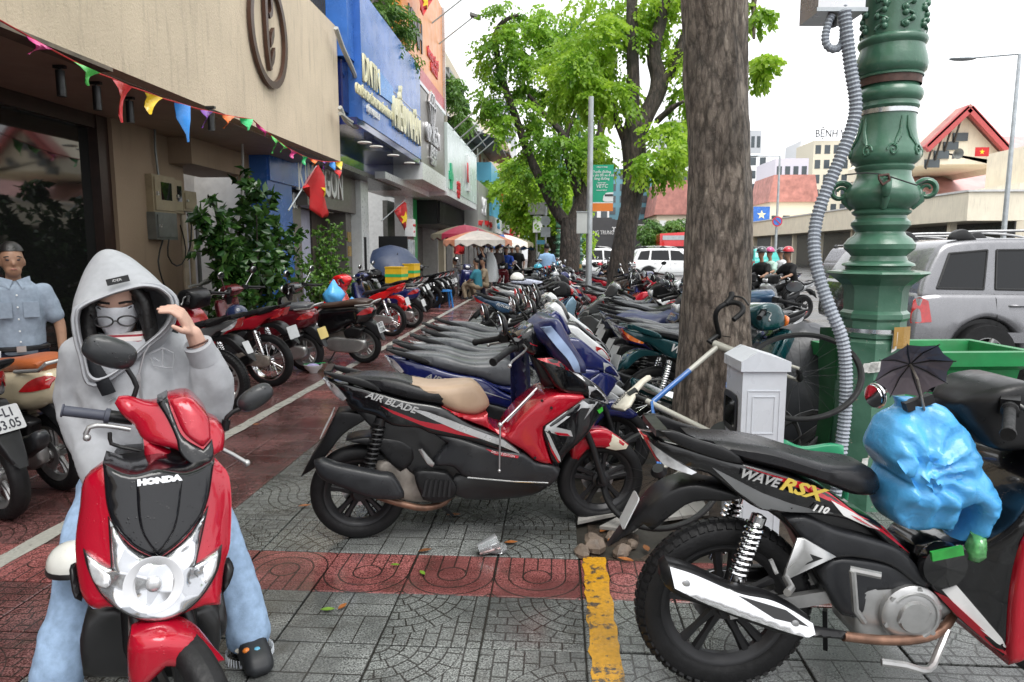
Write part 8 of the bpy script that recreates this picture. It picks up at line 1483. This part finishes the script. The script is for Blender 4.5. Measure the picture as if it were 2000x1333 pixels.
q = c3([(830, 800)], 1.24, .35)[0]; MB().lathe([(.0, 0), (.07, .014), (.073, .018), (.070, .018), (.045, .008), (0, .004)], 28, tr(1.245-.35*(q.z-.65), q.y, q.z) @ rotm(R(70), 'Y')).build('reflector', STEEL, hl_, 50); MB().ball((1.262-.35*(q.z-.65), q.y, q.z+.008), (.012, .02, .022), 12, 8).build('bulb', LENS, hl_, 50)
for A in ([(470, 650), (600, 730), (590, 800), (520, 790), (485, 720)], [(1090, 690), (1175, 640), (1160, 725), (1100, 790)]): fslab(c3(A, 1.2, .35), nose(.038), .006, .02, 'indicator', AMBER if 0 else LENS, 1.15, .35)
for A in ([(372, 730), (400, 715), (425, 800), (440, 900), (400, 880), (380, 800)], [(1205, 700), (1240, 685), (1262, 720), (1240, 800), (1200, 860)]): fslab(c3(A, 1.12, .35), .03, .012, .03, 'bump_guard', PLASTIC, 1.10, .35)
q = c3([(860, 238)], 1.25, .35)[0]; text('maker_badge', 'HONDA', .021, CHROME, CK, M=tr(1.262-.35*(q.z-.65), q.y, q.z) @ rotm(R(90), 'Z') @ rotm(R(71), 'X'), ext=.002, sx=1.35, bold=.002)
fslab(c3([(470, 950), (620, 915), (830, 970), (1100, 915), (1180, 940), (1190, 1100), (1150, 1300), (450, 1300), (430, 1100)], 1.06), .05, .02, .06, 'inner_guard', BLACK, 1.03); MB().slabx([(.95, .9), (1.1, .85), (1.1, .3), (.9, .3), (.88, .7)], .1, .02, .09).build('inner_leg_shield', PLASTIC, CK, 40)
hc = c1([(380, 560), (410, 510), (480, 505), (600, 540), (690, 540), (760, 495), (920, 485), (1000, 560), (1070, 650), (1130, 680), (1180, 760), (1170, 880), (1110, 910), (1000, 985), (920, 960), (850, 880), (590, 820), (520, 720), (430, 640)], .98, .5); cy = sum(p.y for p in hc)/len(hc)
hn = lambda d, s_=.06: (lambda y, z: d+s_*(1-np.clip((y-cy-.05)/.16, -1, 1)**2))
fslab(hc, hn(.025), .03, .022, 'handlebar_cover', PR2, .95, .5, .9); fslab(c1([(690, 535), (765, 500), (820, 650), (880, 770), (1020, 860), (1085, 790), (1095, 900), (1050, 960), (1000, 990), (930, 960), (850, 880), (830, 790), (760, 640)], 1.0, .5), hn(.032), .008, .018, 'black_visor', BLG, .955, .5, .9); fslab(c1([(775, 505), (910, 490), (1005, 562), (1065, 655), (1080, 785), (1020, 850), (890, 755), (830, 640)], 1., .5), hn(.036), .02, .018, 'visor_panel', PR2, .955, .5, .9); fslab(c1([(590, 815), (910, 950), (900, 1015), (600, 1005)], .98), .03, .02, .03, 'steering_neck', PR2, .95)
G0, G1 = c1([(0, 600), (350, 642)], .82); MB().tube([G0, G0.lerp(G1, .03), G0.lerp(G1, .05), G0.lerp(G1, .88), G0.lerp(G1, .9), G1], [.02, .021, .0165, .0165, .024, .024], 14).build('grip', mat('grey_grip', (.06, .065, .09), .55, var=.15), CK, 50); MB().tube([G1, G1+(G1-G0)*.5], .02, 10).build('switch_block', PLASTIC, CK, 50)
L_ = c1([(185, 797), (175, 770), (200, 722), (260, 708), (400, 722), (500, 738)], .9); MB().tube(crom(L_, .02, False, 181), .0075, 8).ball(L_[0], .0115, 10, 8).build('brake_lever', SILVER, CK, 50); L_ = c1([(1160, 880), (1240, 920), (1340, 980)], .9); MB().tube(L_, .0075, 8).ball(L_[-1], .0115, 10, 8).build('brake_lever', SILVER, CK, 50); MB().tube(crom(c1([(350, 760), (360, 840), (430, 865), (560, 890), (630, 915)], .92), .02, False, 181), .006, 8).build('brake_cable', CABLE, CK, 50)
[drop_tree(o) for o in list(CK.children) if o.name.split('.')[0] in ('front_fender', 'leg_fairing')]; fslab(c3([(690, 1345), (685, 1150), (705, 1080), (880, 1040), (1050, 1080), (1150, 1170), (1215, 1240), (1150, 1258), (1000, 1232), (900, 1218), (830, 1290), (780, 1345)], 1.33), lambda y, z: .03+.05*(1-np.clip((y-.02)/.12, -1, 1)**2), .03, .02, 'front_fender', PR2, 1.30)
for a_, b_ in (((720, 950), (722, 1100)), ((935, 930), (938, 1060))): MB().tube(c3([a_, b_], 1.2), .014, 10).build('fork_tube', SILVER, CK, 50)
for stem, cc, sz, ang in (([(500, 600), (515, 520), (545, 430), (520, 370), (475, 300)], (350, 178), (.076, .047), R(-24)), ([(1180, 740), (1195, 650), (1240, 610), (1370, 560)], (1402, 505), (.062, .036), R(30))):
    S0 = c1(stem, .84); o = MB().tube(crom(S0, .02, False, 181), [.008]*1 if 0 else .0075, 8).tube([S0[0], S0[0].lerp(S0[1], .8)], .014, 10).build('mirror', PLASTIC, CK, 50); q = c1([cc], .84)[0]; sm_ = MB().ball((0, 0, 0), (.03, sz[0], sz[1]), 24, 14); sm_.v = [(x if x > 0 else x*.3, math.copysign(abs(y/sz[0])**.8*sz[0], y), math.copysign(abs(z/sz[1])**.8*sz[1], z)) for x, y, z in sm_.v]; sm_.xf(tr(*q) @ rotm(ang, 'X')).build('mirror_shell', mat('wet_mirror_back', (.02, .022, .025), .4, drops=.8, coat=.3), o, 60)
# the hooded rider
pw = empty('person', WO, WH, 'person in a grey hooded sweatshirt, white mask and pale jeans astride the red scooter', 'person', 'people')
HOOD = cloth('grey_sweatshirt', (.40, .41, .435), .8, 300, .06); HIN = cloth('hood_lining', (.3, .305, .32), .85); JEAN = cloth('pale_denim', (.30, .42, .60), .7, 200, .14); FR = mat('frayed_hem', (.7, .74, .8), .8)
g = lambda px, py, x0: GP(px, py, x0)
mb = MB(); tors = []
for (a, b_, cy_, dz, x0) in ((150, 390, 905, .13, .36), (145, 385, 850, .14, .37), (150, 375, 780, .14, .38), (150, 365, 720, .13, .38), (160, 350, 680, .11, .38), (185, 320, 655, .08, .38)):
    L0, R0 = g(a, cy_, x0), g(b_, cy_, x0); c = (L0+R0)/2; hw = (R0-L0).length/2; e = (R0-L0).normalized(); tors.append([c+e*hw*math.cos(t_)+Vector((dz*math.sin(t_), 0, 0)) for t_ in [2*math.pi*k/20 for k in range(20)]])
mb.loft(tors)
limb(mb, [g(168, 700, .36), g(160, 780, .33), g(178, 850, .40), g(205, 930, .52), g(225, 985, .6)], [.085, .082, .08, .07, .06])
limb(mb, [g(335, 690, .38), g(362, 735, .40), g(392, 780, .44), g(408, 790, .46)], [.085, .085, .09, .085]); limb(mb, [g(408, 788, .46), g(412, 745, .50), g(402, 700, .53)], [.085, .075, .05])
fuse(mb, 'sweatshirt', HOOD, pw, .011, 3, .009, 8)
W1, W2 = g(396, 692, .54), g(386, 672, .56); MB().tube([W1-(W2-W1)*.5, W1, W2], [.056, .052, .05], 18).build('cuff', HOOD, pw, 50)
mb = MB(); limb(mb, [g(398, 700, .53), g(385, 668, .56), g(378, 652, .57)], [.034, .03, .028]); hand(mb, g(378, 652, .57), g(342, 596, .60)-g(378, 652, .57), Vector((-.3, -1, -.25)), 1.0, .5); fuse(mb, 'hand', mat('skin_fair', (.58, .36, .28), .5, var=.06, vs=14, bump=.04, bs=120), pw, .0045, 2)
MB().tube([g(386, 672, .56)+Vector((.032*math.sin(a), .034*math.cos(a), .012*math.cos(a))) for a in [2*math.pi*k/16 for k in range(16)]], .0035, 6, closed=True).build('bracelet', mat('brown_cord', (.08, .03, .02), .6), pw, 50)
# hood
sil = [(178, 770), (152, 700), (138, 640), (141, 590), (153, 540), (170, 502), (198, 474), (235, 482), (272, 508), (305, 543), (336, 578), (350, 605), (338, 650), (318, 700)]; rim = [(186, 748), (160, 694), (147, 640), (149, 604), (168, 592), (195, 581), (225, 570), (255, 562), (285, 556), (312, 560), (338, 580), (343, 604), (330, 637), (296, 668)]
cp = Vector((240, 625)); shr = lambda P, f_: [tuple(cp+(Vector(p)-cp)*f_) for p in P]
def ringp(P, x0, bend=0.): return [Vector(v) for v in crom([g(a, b_, x0+bend*((b_-600)/100)) for a, b_ in P], .03, True, 181)]
def rs(P, n=56):
    L = [0]; Q = P+[P[0]]
    for i in range(len(P)): L.append(L[-1]+(Q[i+1]-Q[i]).length)
    return [Vector([float(np.interp(L[-1]*k/n, L, [q[j] for q in Q])) for j in range(3)]) for k in range(n)]
mid = [((a[0]+b_[0])/2+(a[0]-cp.x)*.03, (a[1]+b_[1])/2+(a[1]-cp.y)*.03) for a, b_ in zip(sil, rim)]
RG = [rs(ringp(shr(sil, .35), .2)), rs(ringp(shr(sil, .8), .25)), rs(ringp(sil, .34)), rs(ringp(mid, .46)), rs(ringp(rim, .53)), rs(ringp(shr(rim, .975), .545)), rs(ringp(shr(rim, .94), .535)), rs(ringp(shr(rim, .9), .46)), rs(ringp(shr(rim, .86), .36))]
mb = MB().loft(RG[:7], False); mb.f.append(tuple(range(56))); mb.mi.append(0); hd_ = mb.build('hood', HOOD, pw, 60, fixn=False)
sb_ = hd_.modifiers.new('sub', 'SUBSURF'); sb_.levels = 1; sb_.render_levels = 1; MB().loft(RG[6:], False).build('hood_lining', HIN, pw, 60)
MB().tube([v+Vector((.006, 0, 0)) for v in rs(ringp(shr(rim, 1.03), .515))], .007, 6, closed=True).build('hood_seam', HOOD, pw, 60)
q0, q1 = g(208, 553, .545), g(252, 543, .535); mb = MB(); mb.bar(q0, q1, .004, .022); lb = mb.build('hood_label', BLACK, pw, 0); text('label_lettering', 'ONDER', .012, WDEC, pw, M=tr(*((q0+q1)/2+Vector((.004, -.012, -.001)))) @ rotm(R(90), 'Z') @ rotm(R(90), 'X') @ rotm(R(10), 'Z'), ext=.0004, sx=1.2)
# head: face, mask, glasses, hair, striped top
fc = g(226, 584, .385); mb = MB(); head(mb, (0, 0, 0), 1.0); limb(mb, [(-.03, 0, -.05), (-.05, 0, -.2)], [.05, .06]); mb.xf(tr(*fc) @ rotm(R(27), 'Y')); fuse(mb, 'head', mat('skin_fair', (1, 1, 1)), pw, .008, 2); FM = tr(*fc) @ rotm(R(27), 'Y')
for t_ in (-1, 1): MB().tube([(.09, t_*.014, .034), (.092, t_*.036, .04), (.08, t_*.06, .034)], .0045, 6).xf(FM).build('eyebrow', HAIR, pw, 50); MB().tube([(.094, t_*.02, .018), (.095, t_*.036, .013), (.085, t_*.052, .017)], .003, 6).xf(FM).build('eyelid', HAIR, pw, 50)
MSK = cloth('white_mask', (.72, .74, .78), .7); V = []; nu, nv_ = 15, 9
for i in range(nv_+1):
    for j in range(nu+1):
        u = (j/nu-.5)*2; w_ = i/nv_; hw = .078*(1-.35*max(0, w_-.55)/.45); y = u*hw; z = .012-.11*w_+.018*(1-abs(u))*(1-w_)-.02*(1-abs(u))*w_; x = .096+.022*(1-u*u)*(1-.4*abs(w_-.4))-.055*u*u+.0025*math.sin(w_*20); V.append((x, y, z))
V2 = [(x-.004, y, z) for x, y, z in V]; n = len(V); F = [(i*(nu+1)+j, (i+1)*(nu+1)+j, (i+1)*(nu+1)+j+1, i*(nu+1)+j+1) for i in range(nv_) for j in range(nu)]; MB().add(V+V2, F+[tuple(k+n for k in f_[::-1]) for f_ in F]).xf(FM).build('mask', MSK, pw, 60)
gl = MB()
for t_ in (-1, 1): gl.tube([(.128-.12*(.038*math.cos(a)+.002)**2*8, t_*.036+.029*math.cos(a), -.016+.021*math.sin(a)) for a in [2*math.pi*k/24 for k in range(24)]], .003, 6, closed=True); gl.tube([(.118, t_*.066, -.012), (.08, t_*.078, -.01), (.0, t_*.082, 0)], .003, 6)
gl.tube([(.131, -.008, -.014), (.133, 0, -.011), (.131, .008, -.014)], .003, 6); gl.xf(FM).build('glasses', BLACK, pw, 60)
mb = MB().ball((-.045, 0, .012), (.078, .09, .088), 22, 16); mb.v = [(x, y, z) for x, y, z in mb.v]; mb.xf(FM @ tr(-.01, 0, .018)).build('hair', HAIR, pw, 60)
for P, r_ in (([g(272, 575, .44), g(288, 620, .45), g(296, 665, .45), g(290, 715, .46)], .034), ([g(180, 590, .43), g(172, 640, .43), g(178, 680, .44)], .03), ([g(262, 562, .46), g(282, 590, .47), g(290, 640, .47)], .022), ([g(230, 556, .47), g(200, 570, .47), g(180, 596, .46)], .016)): MB().tube(crom(P, .03, False, 181), [r_*(1-.5*i/12) for i in range(len(crom(P, .03, False, 181)))] , 10).build('hair_lock', HAIR, pw, 60)
m, t, b = base('striped_top'); z = t.sep(t.co('Object'))[2]; w_ = t.m('FRACT', t.m('MULTIPLY', z, 44)); t.put(b.inputs['Base Color'], t.mix(t.ramp(w_, .66, .7), (.68, .62, .6), (.28, .02, .035))); b.inputs['Roughness'].default_value = .8
P = [g(a, b_, .42) for a, b_ in ((172, 655), (225, 652), (280, 645), (285, 690), (272, 740), (262, 745), (235, 735), (200, 712), (180, 690))]; mb = MB(); mb.slab([(p.y, p.z) for p in P], .03, .02, .03); mb.v = [(.44+y, x, z_) for x, y, z_ in mb.v]; mb.f = [f_[::-1] for f_ in mb.f]; mb.build('striped_top', m, pw, 60)
MB().tube([g(a, b_, .525) for a, b_ in ((298, 664), (282, 690), (272, 730), (276, 790), (280, 850), (283, 900))], .0045, 6).build('zip', STEEL, pw, 50); MB().box(g(271, 738, .535), (.006, .012, .022)).build('zip_pull', STEEL, pw, 0)
STP = cloth('black_strap', (.012, .013, .016), .6); MB().tube(crom([g(160, 668, .44), g(175, 705, .50), g(200, 745, .53), g(213, 770, .53)], .02, False, 181), .024, 8, flat=.3, up=(0, .7, .7)).build('bag_strap', STP, pw, 50); MB().tube(crom([g(338, 640, .40), g(343, 690, .44), g(346, 740, .45)], .02, False, 181), .016, 8, flat=.3, up=(0, 1, 0)).build('bag_strap', STP, pw, 50)
for P in ([(212, 785), (225, 775), (234, 790), (226, 820), (214, 810)], [(292, 692), (318, 680), (340, 690), (338, 720), (300, 715), (294, 700)], [(318, 680), (318, 716)], [(300, 700), (312, 706)]): MB().tube([g(a, b_, .515) for a, b_ in P], .0025, 5).build('stitched_letter', HOOD, pw, 50)
mb = MB(); HPc = g(270, 905, .35)
for t_, kn, mdp, hem in ((1, (412, 1000, .54), (455, 1115, .6), (486, 1235, .66)), (-1, (172, 1020, .54), (146, 1150, .62), (112, 1318, .70))): limb(mb, [HPc+Vector((0, t_*.09, -.03)), g(*kn), g(*mdp), g(*hem)], [.095, .066, .066, .08])
mb.tube([HPc+Vector((0, 0, -.08)), HPc+Vector((0, 0, .06))], [.12, .13], 14, flat=1.4, up=(1, 0, 0)); fuse(mb, 'jeans', JEAN, pw, .012, 2, .008, 9)
for t_, hem in ((1, (486, 1235, .66)), (-1, (112, 1318, .70))):
    c = g(*hem); fb = MB()
    for k in range(46): a = 2*math.pi*k/46; rr = .083; p = c+Vector((rr*math.cos(a), rr*math.sin(a), -.085)); fb.tube([p+Vector((0, 0, .02)), p+Vector((.012*noise.noise(p*90), .012*noise.noise(p*70+Vector((3, 0, 0))), -.03-.02*random.random()))], .0022, 4)
    tag(fb.build('frayed_hem', FR, pw, 40), kind='stuff'); ft = Vector((c.x+.05, c.y, .0)); limb(a_ := MB(), [c+Vector((0, 0, -.02)), Vector((c.x+.0, c.y, .06))], [.04, .036]); a_.build('ankle', mat('skin_fair', (1, 1, 1)), pw, 50)
    mb = MB(); mb.slab([(-.1, 0), (.15, 0), (.17, .03), (.14, .07), (.06, .1), (-.02, .1), (-.09, .085), (-.11, .04)], .05, .03, .025); mb.xf(tr(c.x+.01, c.y, .003) @ rotm(R(8*t_), 'Z')).build('clog', SHOE, pw, 60); MB().tube([(c.x+.06, c.y-.05, .06), (c.x+.05, c.y, .108), (c.x+.06, c.y+.05, .06)], .009, 6).build('clog_strap', mat('cream_cord', (.6, .57, .5), .6), pw, 50); MB().ball((c.x+.11, c.y-.02, .085), (.012, .014, .01), 8, 6).build('clog_charm', SIGNC['orange'], pw, 50); MB().ball((c.x+.115, c.y+.015, .082), (.012, .016, .01), 8, 6).build('clog_charm', SIGNC['lblue'], pw, 50)
hm_ = helmet(WO+rotm(WH, 'Z') @ g(146, 1100, .72), paint('helmet_white', (.7, .7, .66)), 'white helmet hanging behind the ridden scooter near the knee', 0, .62)
# people further down the pavement and on the road
def stand(px, d, hd, *a, **k): p = AD(px, 500, d); return figure(k.pop('label'), (p.x, p.y, 0), R(hd), *a, **k)
stand(943, 23.5, 200, C_['navy'], C_['navy'], 'arms', 1., label='person in navy with both arms raised under the orange parasol'); stand(971, 24.5, 80, C_['plaid'], C_['jeans'], label='man in a checked shirt walking away beside the parasols'); stand(960, 28, 90, C_['grey'], C_['black'], label='person in grey beyond the man in the checked shirt'); stand(1000, 27, 270, C_['black'], C_['black'], helm=paint('helmet_white', (1, 1, 1)), label='person in black with a white helmet far down the pavement'); stand(1011, 26, 250, C_['black'], C_['black'], label='bareheaded man in black far down the pavement'); stand(1068, 21, 110, C_['sky'], C_['jeans'], long=True, label='person in a pale blue shirt among the far bikes'); stand(934, 21.5, 160, C_['teal'], C_['khaki'], 'sit', label='person in teal sitting low beside the blue scooter'); stand(948, 22.5, 200, C_['khaki'], C_['khaki'], 'sit', label='person in khaki sitting below the orange parasol'); stand(892, 24, 150, C_['grey'], C_['black'], 'sit', label='person sitting behind the row of black motorbikes'); stand(985, 33, 90, C_['black'], C_['jeans'], label='distant walker in black near the grey parasol')
wc = AD(957, 510, 24.0); mb = MB(); mb.tube([(0, 0, 1.35), (0, 0, 1.1), (0, 0, .7), (0, 0, .35)], [.12, .24, .3, .36], 20); mb.v = [tuple(Vector(v)*Vector((1, 1, 1)).x+Vector((.05*noise.noise(Vector(v)*5), .05*noise.noise(Vector(v)*5+Vector((4, 0, 0))), 0))) for v in mb.v]; tag(mb.build('rain_cape', cloth('cape_white', (.62, .64, .66), .4), None, 60, (wc.x, wc.y, .1)), 'pale plastic rain cape hanging beside the person in navy', 'cape')
def rider(px, d, hd, shirt, helm, lab, blab, c1_, src, road=True):
    p = AD(px, 530, d); z = -.13 if road else 0.; b_ = arch(src, two(c1_, c1_), SKIP); place(b_, p.x, p.y, hd, 0, blab, 'motorbike', 'ridden motorbikes'); b_.location.z = z; figure(lab, (p.x, p.y, z), R(hd), shirt, C_['black'], 'ride', 1., SKINT, helm, group='riders on the road')
HR = paint('helmet_red', (.5, .015, .03)); HP = paint('helmet_pink', (.5, .05, .2)); HG = paint('helmet_green', (.02, .3, .08)); HK = paint('helmet_dark', (.03, .035, .045))
rider(1570, 16.5, 200, C_['black'], HR, 'rider in a black T-shirt and red helmet left of the lamp post', 'motorbike under the rider with red helmet and black T-shirt', 'silver', UB); rider(1528, 19.5, 205, C_['mint'], HP, 'rider in mint green with a pink helmet', 'motorbike under the pink helmeted rider', 'grey', UB); rider(1510, 17.5, 215, C_['black'], HK, 'rider in black with a dark red helmet nearest the thick trunk', 'motorbike under the rider in black by the thick trunk', 'black', UB); rider(1548, 22, 200, C_['white'], HK, 'rider in white behind the pink helmeted rider', 'motorbike under the rider in white', 'navy', UB)
rider(1246, 17, 170, C_['grey'], HK, 'rider in a grey shirt beside the leaning trunk', 'motorbike under the grey shirted rider by the leaning trunk', 'navy', AB); rider(1238, 21, 170, C_['white'], HG, 'rider in white with a green helmet behind the grey shirted one', 'motorbike under the green helmeted rider', 'white', UB); rider(995, 25, 260, C_['blue'], paint('helmet_white', (1, 1, 1)), 'rider in a bright blue jacket coming along the pavement', 'motorbike under the rider in the bright blue jacket', 'maroon', UB, False)
flush()
